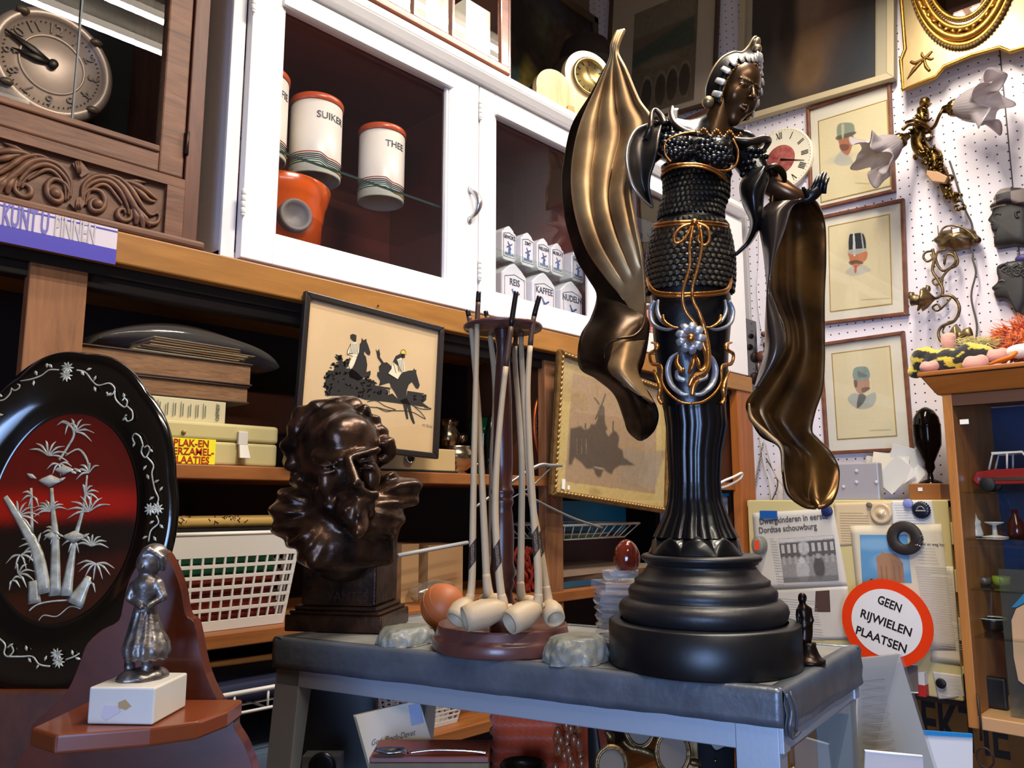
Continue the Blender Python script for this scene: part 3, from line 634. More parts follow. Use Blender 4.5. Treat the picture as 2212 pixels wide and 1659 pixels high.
for k,(u,v,w_,h_) in enumerate(((850,-30,.085,.20),(935,20,.082,.24),(1018,70,.082,.17))):
 P=onY(u,v,1.34);o=MB();o.box(P[0]-w_/2,P[0]+w_/2,1.315,1.385,LZ+.0225,LZ+.0225+h_).build('folded_paper_box',pm)
for k,o in enumerate([x for x in COL.objects if x.name.startswith('folded_paper_box')]):
 tag(o,['white paper box in the bookcase behind the first visible pane','white paper box in the bookcase behind the middle pane','white paper box in the bookcase behind the pane nearest the painting'][k],'box','white paper boxes')
onyx=mat('onyx','#d8c49a',.25,coat=.3,wood='z',col2='#b8986a',vscale=14);onyx_d=mat('dark_back','#3a312c',.6)
def onyx_clock(u,v,Y,w,h,face,lab,ang):
 base=onY(u,v,Y);base[2]=LZ+.0005;t=thing('mantel_clock',lab,'clock',base,'onyx mantel clocks')
 n_=np.array([math.cos(ang),math.sin(ang),0]);s_=np.cross(ZU,n_);M_=frame(base,s_,ZU,n_)
 pr=[(w*.5*math.cos(a),h-w*.5+w*.5*math.sin(a)) for a in np.linspace(-.2,PI+.2,28)];pr=[(w*.52,0)]+[(w*.50,h*.3)]+pr+[(-w*.50,h*.3),(-w*.52,0)]
 MB(M_).prism(pr,.0,.022).build('stone_slab',onyx,t,bevel=.003)
 MB(M_).prism([(x*.93,y*.96) for x,y in pr],-.035,-.0005).build('movement_case',onyx_d,t,bevel=.003)
 cy=h-w*.5
 if face:
  MB(M_).lathe([(w*.33,.0222),(w*.36,.03),(w*.33,.033),(w*.30,.029),(w*.30,.0235),(0,.0235)],40,(0,cy,0),caps=False).build('brass_bezel',mat('brass_dull','#a8925e',.35,.9),t)
  nb=MB(M_)
  for k in range(12):a=k*PI/6;nb.tube([(w*.22*math.cos(a),cy+w*.22*math.sin(a),.0245),(w*.28*math.cos(a),cy+w*.28*math.sin(a),.0245)],.0015,4)
  nb.tube([(0,cy,.026),(w*.15,cy-w*.12,.026)],.0015,4);nb.tube([(0,cy,.026),(-w*.05,cy+w*.2,.026)],.0012,4);nb.build('hands_and_marks',onyx_d,t)
 for s2 in(-1,1):MB(M_).prism([(s2*w*.44-.012,0),(s2*w*.44+.012,0),(s2*w*.44+.009,.022),(s2*w*.44-.009,.022)],.023,.034).build('stone_foot',mat('orange_onyx','#c88a50',.3),t)
onyx_clock(1188,250,1.315,.105,onY(1188,156,1.31)[2]-LZ,False,'smaller onyx mantel clock turned away, left one on the high ledge',-PI/2-.35)
onyx_clock(1266,285,1.33,.16,onY(1262,112,1.32)[2]-LZ,True,'larger onyx mantel clock with brass bezel, right one on the high ledge',-PI/2-.35)
hp_=onY(1312,105,1.62)
zb=hp_[2]
t=thing('felt_hat','dark brown felt hat on a stand behind the onyx clock','hat',(hp_[0],1.72,LZ))
MB(T(hp_[0],1.72,zb)).lathe([(.0,.085),(.05,.08),(.085,.055),(.10,.01),(.102,-.03),(.125,-.042),(.13,-.048),(.1,-.05),(0,-.05)],36,caps=False).build('crown',mat('dark_felt','#2a1f1a',.9),t)
MB(T(hp_[0],1.72,0)).lathe([(.05,LZ+.0005),(.05,LZ+.01),(.012,LZ+.02),(.012,zb-.05),(.04,zb-.046)],20).build('stand',mat('dark_stand','#3a2a20',.6),t)
pa,pb=onY(1075,-60,2.0),onY(1276,52,2.0)
t=thing('painting','dark oil painting with a yellow and blue figure high behind the bookcase','painting',((pa[0]+pb[0])/2,2.0,LZ+.0))
w_,h_=pb[0]-pa[0]+.3,pb[2]-LZ
cv=Canvas(w_,h_,'#2a221e',120)
fx=lambda u:(onY(u,200,1.99)[0]-(pb[0]-w_))/w_
def fz(u,v):p=onY(u,v,1.99);return((p[0]-(pb[0]-w_))/w_,(p[2]-LZ)/h_)
cv.blob(fz(1130,250),(.16,.22),'#b0a050',.9,.4).blob(fz(1105,150),(.05,.10),'#5a8a94',.9,.5).blob(fz(1100,105),(.05,.07),'#8c5c40',.9,.4).blob(fz(1112,60),(.08,.18),'#1c1613',.9,.4).blob(fz(1190,30),(.13,.1),'#28303e',.8,.8).blob(fz(1180,60),(.08,.09),'#4a4a34',.6,.8).blob(fz(1215,120),(.10,.14),'#3e2e22',.9,.5).blob(fz(1230,100),(.03,.06),'#5a4838',.8,.5);cv.noise(.6,3)
mm=MB(frame((pb[0]-w_,1.995,LZ),(1,0,0),(0,0,1),(0,-1,0)));cv.add_to(mm,z=.004);mm.build('canvas',mat('painted_canvas','#ffffff',.5,vcol=True,coat=.2),t,vcol=True)
fr_=MB(frame((pb[0]-w_,2.0,LZ),(1,0,0),(0,0,1),(0,-1,0)));fr_.box(w_,w_+.035,0.002,h_+.035,-.02,.02);fr_.box(0,w_+.035,h_,h_+.035,-.02,.02);fr_.box(-.03,0,.002,h_+.035,-.02,.02);fr_.build('frame',mat('dull_gilt_frame','#4e3d2c',.5),t,bevel=.005)
# things on the open shelves
SA,SB,SCs=1.5625,1.2835,1.0305
def book(X0_,X1_,Y0,Y1,z0,h,cover,pages,lab,name='book',group=None,spine='front',rz=0,rounded=False,deco=None):
 cx,cy=(X0_+X1_)/2,(Y0+Y1)/2;t=thing(name,lab,'book',(cx,cy,z0),group);M_=T(cx,cy,z0,rz=rz);w,d=(X1_-X0_)/2,(Y1-Y0)/2;c=.003
 b=MB(M_);b.box(-w,w,-d,d,0,c);b.box(-w,w,-d,d,h-c,h)
 if spine=='front':b.box(-w,w,-d-.001,-d+c,0,h)
 elif spine=='left':b.box(-w-.001,-w+c,-d,d,0,h)
 b.build('cover',cover,t,bevel=.001)
 MB(M_).box(-w+.003,w-.003,-d+.004,d-.003,c+.0002,h-c-.0002).build('pages',pages,t)
 return t,M_,w,d
pages=mat('old_paper_edges','#8f6a48',.8,wood='x',col2='#6b4a30',vscale=180);lcov=mat('old_brown_cover','#3c241a',.6)
xl,xr=onY(205,780,1.34)[0],onY(541,850,1.34)[0]
cz1=SA;ch=onY(560,930,1.32)[2]-SA
cream=mat('cream_metal','#c2b583',.4,coat=.2)
t=thing('metal_case','cream metal storage box with a yellow handwritten label','box',((.5+.745)/2,1.43,SA))
cx0,cx1=onY(358,960,1.32)[0]-.05,onY(600,960,1.32)[0];ch=onY(590,922,1.32)[2]-SA
MB().box(cx0,cx1,1.32,1.47,SA,SA+ch*.56).build('body',cream,t,bevel=.005,seg=3);MB().box(cx0-.001,cx1+.001,1.319,1.471,SA+ch*.57,SA+ch).build('lid',cream,t,bevel=.006,seg=3)
kx=onY(525,960,1.318)[0];lt=MB();lt.box(kx-.012,kx+.006,1.312,1.319,SA+ch*.50,SA+ch*.82);lt.hexa([(kx-.012,1.303,SA+ch*.18),(kx+.008,1.303,SA+ch*.18),(kx-.012,1.309,SA+ch*.18),(kx+.008,1.309,SA+ch*.18),(kx-.010,1.311,SA+ch*.5),(kx+.006,1.311,SA+ch*.5),(kx-.010,1.318,SA+ch*.5),(kx+.006,1.318,SA+ch*.5)])
lt.build('latch',mat('white_latch','#cfcac4',.4),t,bevel=.001);MB().ball((onY(397,933,1.318)[0],1.318,onY(397,933,1.318)[2]),.004).build('rivet',mat('case_rivet','#a08a50',.4),t)
yl0,yl1=Lp(359,955,1.317),Lp(464,1000,1.317)
lb=MB(frame((yl0[0],1.3178,SA+.001),(1,0,0),(0,0,1),(0,-1,0)));lw,lh=yl1[0]-yl0[0],ch*.58;lb.box(0,lw,0,lh,0,.0006);yl=lb.build('paper_label',mat('fluo_yellow','#e8e020',.6),t)
lw_=MB(frame((yl0[0],1.317,SA+.001),(1,0,0),(0,0,1),(0,-1,0)))
for k,w in enumerate(('PLAK-EN','VERZAMEL-','PLAATJES')):add_text(lw_,w,(lw*.50,lh*(.80-.33*k),.0003),.0165,bold=.0003,sx=.95,extrude=.0003)
lw_.build('handwriting',mat('red_marker','#a8241c',.5),yl)
z_=SA+ch+.0006
t,M_,w,d=book(onY(300,900,1.33)[0]-.1,onY(489,900,1.33)[0],1.335,1.50,z_,.038,mat('cream_dustjacket','#c9bf9e',.5),pages,'cream book lying flat on the metal box, spine lettered OSPREY',rounded=True)
tx=MB(frame((onY(470,905,1.333)[0],1.3325,z_+.019),(0,0,1),(-1,0,0),(0,-1,0)))
add_text(tx,'OSPREY',(0,0,0),.0085,extrude=.0003,bold=.0002)
for k in range(7):tx.box(-.011,.010,.022+k*.013,.0235+k*.013,0,.0003);tx.box(-.013,.013-(k%3)*.003,.026+k*.013,.027+k*.013,0,.0003)
tx.build('spine_lettering',mat('grey_print','#6c7268',.5),t)
z_+=.0386
def old_folio(z,h,x1,rz,lab):
 return book(xl-.05,x1,1.335,1.485,z,h,lcov,pages,lab,'old_folio','old brown folios',spine='none',rz=rz)
old_folio(z_,.032,xr-.004,-.02,'thick old brown folio with worn page edges, lower of two')
old_folio(z_+.0326,.040,xr,-.035,'thick old brown folio with worn page edges, upper of two, under a plastic bag')
z_+=.0732
bcx0,bcx1=onY(530,800,1.50)[0],onY(640,800,1.50)[0]
t=thing('plastic_bag','clear plastic bag of old papers on top of the brown folios','bag',((xl+xr)/2,1.45,z_))
bx0,bx1=onY(196,745,1.36)[0],onY(600,770,1.36)[0]
G=np.zeros((40,14,3))
for i in range(40):
 s_=i/39;x=bx0+(bx1-bx0)*s_;hh=.030*math.sin(PI*min(1,max(0,s_)))**.5+.003
 for j in range(14):
  a=2*PI*j/14;yy=1.43+.105*math.cos(a)*(.75+.25*math.sin(PI*s_));zz=z_+.0015+hh+hh*math.sin(a)*.93;zz+=.002*math.sin(9*s_+a*2);G[i,j]=(x,yy,max(zz,z_+.0008))
MB().grid(G,wv=True).build('bag',glass_mat('clear_plastic','#e6e6e6',2.2,rough=.12,dens=.10,dcol='#c8bfb4'),t)
rs=random.Random(3)
for k in range(7):
 x0=onY(290+k*6,760,1.37)[0]+rs.uniform(-.01,.01);x1_=onY(545+rs.uniform(-35,5),780,1.37)[0]
 MB(T((x0+x1_)/2,1.43,z_+.004+k*.0042,rz=rs.uniform(-.05,.05),ry=rs.uniform(-.01,.02))).box(-(x1_-x0)/2,(x1_-x0)/2,-.07,.07,0,.0014).build('paper',mat('aged_paper%d'%(k%3),('#e0cfa0','#c9a878','#b98a58')[k%3],.7),t)
c0,c1=onY(470,770,1.52),onY(645,850,1.52)
MB().box(.66,.93,1.51,1.655,SA+.075,SA+.165).build('leather_case',mat('brown_leather','#5d3322',.45,bump=.15,coat=.2),bevel=.01,seg=3);tag(bpy.data.objects['leather_case'],'brown leather case on a dark box behind the folios','case')
MB().box(.68,.95,1.51,1.655,SA+.0005,SA+.0745).build('dark_blue_box',mat('navy_box','#10131f',.4));tag(bpy.data.objects['dark_blue_box'],'dark navy box at the back of the shelf right of the metal box','box')
def Lquad(pts,Y=None):
 return[Lp(*q,Y or YF) for q in pts]
PYF=1.262
TL,TR,BRp,BLp=[np.array(Lp(u,v,PYF)) for u,v in((654,626),(958,706),(949,984),(640,968))]
o2=(TL+TR+BRp+BLp)/4;wv_=(np.linalg.norm(TR-TL)+np.linalg.norm(BRp-BLp))/2;hv_=(np.linalg.norm(TL-BLp)+np.linalg.norm(TR-BRp))/2
ang=math.atan2(*(TR-TL)[::-1])
hk=thing('framed_papercut','black framed papercut of two jockeys jumping horses, hung on the shelf edge','picture',(o2[0],PYF+.006,o2[1]-hv_/2))
ux_=np.array([math.cos(ang),0,math.sin(ang)]);uz_=np.array([-math.sin(ang),0,math.cos(ang)])
HF=frame((o2[0],PYF+.004,o2[1]),ux_,uz_,(0,-1,0))
def picture_frame(M,w,h,fw,dep,m,root,prof=None,bev=.002,name='frame'):
 b=MB(M)
 for(x0,x1,y0,y1,q) in((-w/2,w/2,h/2-fw,h/2,'t'),(-w/2,w/2,-h/2,-h/2+fw,'b'),(-w/2,-w/2+fw,-h/2,h/2,'l'),(w/2-fw,w/2,-h/2,h/2,'r')):
  if q in 'tb':s2=fw;V=[(x0,y0,0),(x1,y0,0),(x1,y1,0),(x0,y1,0)]
  y0_,y1_=y0,y1
  if q=='t':P=[(x0+fw,y0),(x1-fw,y0),(x1,y1),(x0,y1)]
  elif q=='b':P=[(x0,y0),(x1,y0),(x1-fw,y1),(x0+fw,y1)]
  elif q=='l':P=[(x0,y0),(x1,y0+fw),(x1,y1-fw),(x0,y1)]
  else:P=[(x0,y0+fw),(x1,y0),(x1,y1),(x0,y1-fw)]
  b.prism(P,-dep*.5,dep*.5)
 return b.build(name,m,root,bevel=bev)
blackf=mat('black_lacquer_frame','#25201f',.35,bump=.1)
picture_frame(HF,wv_,hv_,.012,.012,blackf,hk)
MB(HF).box(-wv_/2+.01,wv_/2-.01,-hv_/2+.01,hv_/2-.01,-.005,-.002).build('paper',mat('aged_cream_paper','#d9b68a',.7,var=.12,vscale=6),hk)
MB(HF).box(-wv_/2+.011,wv_/2-.011,-hv_/2+.011,hv_/2-.011,.0015,.0025).build('glass_pane',m_glass,hk)
HFi=np.linalg.inv(HF)
def hz(x,y):
 p=onP(640+x/5.184,680+y/5.184,HF[:3,3],HF[:3,2]);q=HFi@np.append(p,1);return q[0],q[1]
cut=MB(HF)
def cp_(pts,mb=cut,z=(-.0018,-.0012)):mb.prism([hz(*p) for p in pts],*z)
cp_([(700,440),(712,390),(715,330),(735,300),(738,258),(757,285),(790,268),(792,300),(806,330),(836,420),(826,455),(795,440),(770,405),(762,440),(785,470),(800,560),(790,640),(835,625),(838,660),(820,710),(760,700),(700,740),(600,700),(590,640),(640,590),(680,480)])
cp_([(610,225),(640,212),(678,228),(676,290),(668,305),(640,290),(612,262)])
cp_([(370,905),(330,860),(345,830),(300,800),(340,780),(330,720),(355,700),(330,670),(365,620),(420,625),(445,570),(400,565),(480,545),(470,480),(445,440),(500,460),(530,530),(570,490),(605,510),(590,570),(560,600),(620,600),(680,640),(760,720),(835,715),(880,760),(890,790),(1050,815),(1050,835),(900,810),(1000,830),(1040,850),(1030,900),(1080,880),(1160,960),(1240,930),(1250,850),(1440,880),(1400,900),(1460,890),(1460,950),(1420,985),(1490,1035),(1300,1010),(1000,970),(780,950),(640,905)])
cp_([(897,385),(915,410),(930,380),(945,440),(940,470),(985,535),(1020,530),(1075,580),(1060,620),(1130,715),(1190,650),(1260,625),(1315,620),(1322,598),(1335,618),(1350,615),(1348,650),(1388,790),(1370,828),(1345,820),(1300,750),(1265,780),(1240,850),(1240,930),(1280,1000),(1300,1100),(1335,1215),(1315,1218),(1290,1170),(1240,1010),(1260,1165),(1240,1165),(1228,1120),(1200,1000),(1150,950),(1110,870),(1075,820),(1050,760),(1020,765),(930,795),(945,740),(910,680),(915,640),(935,640),(930,580),(960,545),(915,480)])
cp_([(1090,520),(1120,460),(1170,435),(1200,445),(1195,520),(1165,575),(1110,545)]);cp_([(1190,430),(1222,435),(1222,478),(1205,482),(1185,465)])
rs=random.Random(5)
for k in range(110):
 x=rs.uniform(330,900);y=rs.uniform(640,900) if x<620 else rs.uniform(760,920);a=rs.uniform(0,6.3);s_=rs.uniform(18,34)
 if k<60:x,y=rs.choice([(350,700),(340,790),(355,870),(400,610),(440,560),(480,480),(590,500),(560,560),(870,760),(800,720),(1000,880),(940,860),(1330,930),(1430,930)]);x+=rs.uniform(-28,28);y+=rs.uniform(-28,28)
 cp_([(x+s_*math.cos(a),y+s_*math.sin(a)),(x+s_*.45*math.cos(a+1.6),y+s_*.45*math.sin(a+1.6)),(x-s_*.6*math.cos(a),y-s_*.6*math.sin(a)),(x+s_*.45*math.cos(a-1.6),y+s_*.45*math.sin(a-1.6))])
def ln(pts,r=.0006,mb=cut):mb.tube([(*hz(*p),-.0012) for p in pts],r,4,smoothp=4)
ln([(820,1030),(930,1040),(1060,1070),(1280,1080),(1420,1150),(1450,1160),(1400,1090),(1330,1030)]);ln([(800,970),(900,960),(1000,1020),(1120,1060)]);ln([(900,1030),(1010,1080),(1100,1065)]);ln([(1300,1010),(1400,1050),(1500,1055),(1510,1045),(1440,1035)]);ln([(1050,815),(1045,930)]);ln([(1075,700),(1060,830)])
cut.build('papercut_silhouette',mat('cut_black','#1c1816',.7),hk)
w2=MB(HF)
def wp(pts):w2.prism([hz(*p) for p in pts],-.0012,-.0009)
wp([(612,325),(660,305),(710,330),(705,420),(690,440),(680,475),(640,460),(575,440),(578,400)]);wp([(640,460),(680,480),(650,560),(610,610),(590,560)]);wp([(1130,500),(1180,480),(1210,520),(1222,635),(1190,640),(1160,590)]);wp([(1085,520),(1120,560),(1145,640),(1180,650),(1140,720),(1030,655),(1070,600)])
w2.build('pale_clothing',mat('pale_cut','#e6d8bc',.7),hk)
w3=MB(HF);w3.prism([hz(*p) for p in[(1172,430),(1178,398),(1205,388),(1225,405),(1230,428),(1243,436),(1200,438)]],-.001,-.0007);w3.build('yellow_cap',mat('yellow_cut','#d8c040',.7),hk)
w4=MB(HF)
for k in range(6):a=600+k*17;w4.tube([(*hz(a+15,320),-.0007),(*hz(a,440),-.0007)],.0005,4)
for k in range(4):a=1140+k*18;w4.tube([(*hz(a,500),-.0007),(*hz(a+12,630),-.0007)],.0005,4)
for q in([(612,325),(578,400),(575,440),(640,430)],[(1172,430),(1178,398),(1205,388),(1225,405),(1230,428)],[(1070,600),(1030,655),(1125,715)],[(1085,520),(1120,650)]):w4.tube([(*hz(*p),-.0007) for p in q],.0006,4)
w4.build('ink_lines',mat('cut_black','#1c1816',.7),hk)
sg_=MB(HF);a=hz(1475,1245);add_text(sg_,'M Slott',(a[0],a[1],-.0018),.009,extrude=.0002);sg_.build('signature',mat('pencil_grey','#8a7a68',.7),hk)
sc__=Lp(817,660,1.273);MB(LF(1.2745)).ball((sc__[0],sc__[1],.002),(.002,.002,.002),8,6).build('screw_head',mat('rusty_screw','#5a3a20',.5,.6),unit)
# behind the frame: lever arch file, silver pots, green glass, copper plate
def plain(mb,name,m,lab,cat,grp=None,**k):o=mb.build(name,m,**k);return tag(o,lab,cat,grp)
fx0,fx1=onY(760,990,1.36)[0],onY(958,1000,1.36)[0]
t=thing('lever_arch_file','pale lever arch file lying on the shelf under the papercut frame','file',((fx0+fx1)/2,1.42,SA))
MB().box(fx0,fx1,1.32,1.58,SA+.004,SA+.052).build('case',mat('file_card','#b59a6c',.6),t,bevel=.002);MB().box(fx0-.003,fx1+.003,1.315,1.585,SA,SA+.004).build('bottom_edge',mat('file_black','#1b1816',.5),t)
rg=Lp(886,985,1.318);MB(LF(1.319)).lathe([(.0095,0),(.0125,0),(.0125,.003),(.0095,.003),(.0095,0)],24,(rg[0],SA+.030,0),caps=False).build('finger_ring',chrome,t);MB(LF(1.3195)).cyl(.0095,-.001,.0004,(rg[0],SA+.030,0)).build('finger_hole',mat('hole_black','#0c0b0a',.9),t)
silver=mat('tarnished_silver','#a5977f',.22,1.0)
px=onY(985,1000,1.40)
t=thing('silver_teapot','tarnished silver pot standing behind the clay pipes','pot',(px[0],1.40,SA+.0005));M_=T(px[0],1.40,SA+.0005)
MB(M_).lathe([(0,0),(.03,0),(.022,.008),(.035,.018),(.048,.035),(.05,.05),(.04,.062),(.043,.066),(.036,.066),(.03,.05),(0,.045)],32,caps=False).build('body',silver,t)
MB(M_).ball((-.038,-.030,.014),.010).build('knob',silver,t);MB(M_).tube([(.045,0,.02),(.075,0,.03),(.08,0,.055),(.046,0,.058)],.004,8,smoothp=5).build('handle',silver,t)
px=onY(968,950,1.52);M_=T(px[0],1.52,SA+.0005)
t=thing('silver_figurine','small silver crowned ornament in the shadow at the back of the shelf','ornament',(px[0],1.52,SA+.0005))
MB(M_).lathe([(.028,0),(.03,.01),(.012,.03),(.014,.06),(.03,.085),(.033,.105),(.02,.125),(.024,.13),(.026,.145)],24,fl=lambda A,i:.12*np.cos(6*A)*(i>6)).build('body',silver,t);MB(M_).ball((.040,-.01,.10),.014).build('ear',silver,t)
px=onY(1043,920,1.52);green=mat('dark_green_glass','#0c5a2a',.1,trans=.3,coat=.5)
t=thing('green_glass_vase','dark green ribbed glass vase behind the pipe stand','vase',(px[0],1.50,SA+.0005))
MB(T(px[0],1.52,SA+.0005)).lathe([(.028,0),(.034,.01),(.030,.05),(.035,.11),(.038,.155),(.034,.155),(.028,.03),(0,.02)],40,fl=lambda A,i:.05*np.cos(14*A),caps=False).build('body',green,t)
cb=MB(T(onY(1063,920,1.44)[0],1.44,SA+.0005));cb.lathe([(.018,0),(.019,.04),(.017,.10),(.010,.15),(0,.16)],60,fl=lambda A,i:.12*np.cos(9*A+i*2));plain(cb,'black_glass_bottle',mat('black_knobbly_glass','#14130f',.15,coat=.6,bump=.6,bscale=120),'black knobbly glass bottle beside the green vase','bottle')
pc_=onY(1167,920,1.36);copper=mat('red_copper','#a8502c',.35,.7);t=thing('copper_plate','oval red copper wall plate with engraved dark flower, beside the windmill picture','plate',(pc_[0],1.37,SA))
M_=frame((pc_[0],1.355,max(pc_[2],SA+.0885)),nz([1,.15,0]),ZU,nz([.15,-1,0]));hh=.088
def scaled_plate(mb,prof,sx,sy,n=56):return mb.lathe([(r,z) for r,z in prof],n,sx=sx,sy=sy,caps=False)
scaled_plate(MB(M_),[(0,.001),(.58,.001),(.66,.006),(.84,.011),(.9,.014),(1.0,.012),(1.0,.006),(.6,-.006),(0,-.006)],.052,hh).build('dish',copper,t)
MB(M_).lathe([(0,.0015),(.58,.0015),(.585,.001)],44,sx=.052,sy=hh,caps=False).build('dark_centre',mat('copper_dark','#3c150c',.5),t)
eg=MB(M_);ec=mat('engraved_lines','#e2c8b0',.4)
for k in range(9):
 a=k*.7;L_=.020+.010*((k*7)%3)/2;x0,y0=-.002,-.005;eg.tube([(x0,y0,.0022),(x0+.5*L_*math.cos(a),y0+.9*L_*math.sin(a),.0024),(x0+.75*L_*math.cos(a+.3),y0+1.4*L_*math.sin(a+.3),.0022)],.0006,4,smoothp=3)
for k in range(40):
 a=k*2*PI/40;rr=1+.13*(k%2);b_=(k+1)*2*PI/40;r2=1+.13*((k+1)%2);eg.tube([(.026*rr*math.cos(a),.046*rr*math.sin(a),.0022),(.026*r2*math.cos(b_),.046*r2*math.sin(b_),.0022)],.0006,4)
for k in range(8):eg.tube([(-.008,.012-.003*k,.0024),(.014,.016-.004*k,.0024)],.0005,4)
eg.build('engraving',ec,t)
bz=SB+.130+.014;bb=mat('bamboo_ivory','#c9a560',.4,wood='x',col2='#b48c48',vscale=12)
x0,x1=onY(340,1120,1.36)[0],onY(660,1120,1.36)[0];zb2=onY(500,1132,1.36)[2]
# white basket with books
bx0,bx1=onY(365,1180,1.33)[0]-.03,onY(641,1180,1.33)[0];z0=SB+.0005;z1_=onY(500,1152,1.33)[2]
t=thing('plastic_basket','white plastic lattice basket of books on the middle shelf','basket',((bx0+bx1)/2,1.43,z0));plw=mat('white_plastic','#d2ccc6',.35)
def basket(t,bx0,bx1,y0,y1,z0,z1_,nx,nzr,m,ins=.02,rim=True):
 H=z1_-z0
 b=MB()
 def pt(u,w,side):
  i=ins*(1-w)
  if side==0:return np.array([bx0+i+(bx1-bx0-2*i)*u,y0+i,z0+H*w])
  if side==1:return np.array([bx1-i,y0+i+(y1-y0-2*i)*u,z0+H*w])
  if side==2:return np.array([bx1-i-(bx1-bx0-2*i)*u,y1-i,z0+H*w])
  return np.array([bx0+i,y1-i-(y1-y0-2*i)*u,z0+H*w])
 for sd in range(4):
  n_=nx if sd%2==0 else max(3,int(nx*(y1-y0)/(bx1-bx0)))
  bars=[(0.0,.025)]+[(k/n_-.010*6/n_*1.6,k/n_+.010*6/n_*1.6) for k in range(1,n_)]+[(.975,1.0)]
  for a,c in bars:
   P=[pt(a,.08,sd),pt(c,.08,sd),pt(a,.78,sd),pt(c,.78,sd)];nn=nz(np.cross(P[1]-P[0],P[2]-P[0]))*.0015
   b.hexa([P[0]-nn,P[1]-nn,P[0]+nn,P[1]+nn,P[2]-nn,P[3]-nn,P[2]+nn,P[3]+nn])
  rows=[(0,.10)]+[(.10+.68*k/nzr-.016,.10+.68*k/nzr+.016) for k in range(1,nzr)]+[(.76,1.0)]
  for a,c in rows:
   P=[pt(0,a,sd),pt(1,a,sd),pt(0,c,sd),pt(1,c,sd)];nn=nz(np.cross(P[1]-P[0],P[2]-P[0]))*.0018
   b.hexa([P[0]-nn,P[1]-nn,P[0]+nn,P[1]+nn,P[2]-nn,P[3]-nn,P[2]+nn,P[3]+nn])
 b.box(bx0+ins,bx1-ins,y0+ins,y1-ins,z0,z0+.003)
 o=b.build('lattice_body',m,t)
 r=MB();r.tube([(bx0,y0,z1_),(bx1,y0,z1_),(bx1,y1,z1_),(bx0,y1,z1_)],.004,8,closed=True);r.build('rim',m,t);return o
basket(t,bx0,bx1,1.315,1.60,z0,z1_,13,6,plw)
for k,(c,h) in enumerate((('#7a2418',.022),('#8a2c1c',.024),('#6a2018',.020),('#7e2a1a',.020),('#1d5a3a',.020),('#2a6a48',.018))):
 zz=z0+.0036+sum(x[1] for x in(('a',.022),('a',.024),('a',.020),('a',.020),('a',.020),('a',.018))[:k])+.0004*k
 book(bx0+.024+.003*(k%2),bx1-.030-.004*(k%3),1.345,1.56,zz,h-.0005,mat('cover_'+c,c,.5),pages,['lowest red bound book in the white basket','second lowest red bound book in the white basket','third red bound book up in the white basket','uppermost red bound book in the white basket, under the green ones','lower green bound book in the white basket','topmost green bound book in the white basket'][k],group='books in the white basket')
rt=thing('scroll_tube','ivory bamboo tube with small dark drawings lying above the white basket','tube',((x0+x1)/2,1.43,z1_+.004))
tr=MB();tr.box(bx0-.01,bx1-.02,1.33,1.58,z1_+.0045,z1_+.009);plain(tr,'black_tray',mat('tray_black','#1a1a1c',.3),'thin black tray laid across the white basket','tray')
zc=z1_+.0095+.0105
def rr(x):return.0105+(.0008 if abs(((x-x0)%.085)-.042)<.003 else 0)
xs=np.linspace(x0-.02,x1,80);MB().lathe([(0,xs[0])]+[(rr(x),x) for x in xs]+[(0,xs[-1])],20,(0,1.355,zc),'x',caps=False).build('tube',bb,rt)
rs=random.Random(2)
for cxu in(395,470,500,515,640):
 dm=MB();cxx=onY(cxu,1120,1.345)[0]
 for k in range(7):
  x=cxx+rs.uniform(-.014,.014);a=rs.uniform(-.6,.9);dm.tube([(x,1.355-.0110*math.cos(a),zc+.0110*math.sin(a)),(x+rs.uniform(-.008,.008),1.355-.0110*math.cos(a+.4),zc+.0110*math.sin(a+.4))],.0009,4)
 dm.build('ink_drawing',mat('sepia_ink','#4a3420',.6),rt)
def wire_basket(t,o,ux,uy,w,d,h,nx,ny,m,r=.0022,flare=.0):
 o=np.array(o);ux=np.array(ux,float);uy=np.array(uy,float);P=lambda a,b,z:o+ux*a+uy*b+ZU*z
 b=MB();b.tube([P(0,0,h),P(w,0,h),P(w,d,h),P(0,d,h)],r*1.5,8,closed=True);f=flare
 b.tube([P(f,f,0),P(w-f,f,0),P(w-f,d-f,0),P(f,d-f,0)],r,6,closed=True)
 b.build('rim_wire',m,t)
 c=MB()
 for k in range(nx+1):a=w*k/nx;a2=f+(w-2*f)*k/nx;c.tube([P(a,0,h),P(a2,f,0),P(a2,d-f,0),P(a,d,h)],r*.8,6)
 for k in range(1,ny):a=d*k/ny;a2=f+(d-2*f)*k/ny;c.tube([P(0,a,h),P(f,a2,0),P(w-f,a2,0),P(w,a,h)],r*.8,6)
 c.build('wire_grid',m,t)
wire=mat('white_coated_wire','#d8d5d4',.3)
wz1=onY(530,1490,1.30)[2];wz0=onY(545,1530,1.30)[2];wx=onY(470,1500,1.30)[0]
t=thing('wire_tray','white wire tray below the basket, left of the display case','tray',(wx+.2,1.40,wz0));wire_basket(t,(wx-.1,1.285,wz0),(1,0,0),(0,1,0),.55,.26,wz1-wz0,9,5,wire,.0028)
zz=wz0+.003
bg=MB(T(wx+.10,1.41,zz));sculpt(bg,lambda P:sd_box(P,(0,0,.020),(.17,.09,.019),.014)+.002*wob(P,40),(-.19,-.11,-.002),(.19,.11,.05),.006);plain(bg,'blue_cloth_bundle',mat('navy_cloth','#141a3a',.8),'folded navy blue cloth lying in the white wire tray','cloth')
t0=MB();t0.tube([(.50,1.34,wz1+.045),(.9,1.33,wz1+.040),(1.05,1.31,wz1+.052)],.0055,10,smoothp=6);plain(t0,'bamboo_cane',mat('cane','#c08a4c',.45),'thin bamboo cane lying across the lower shelf','cane')
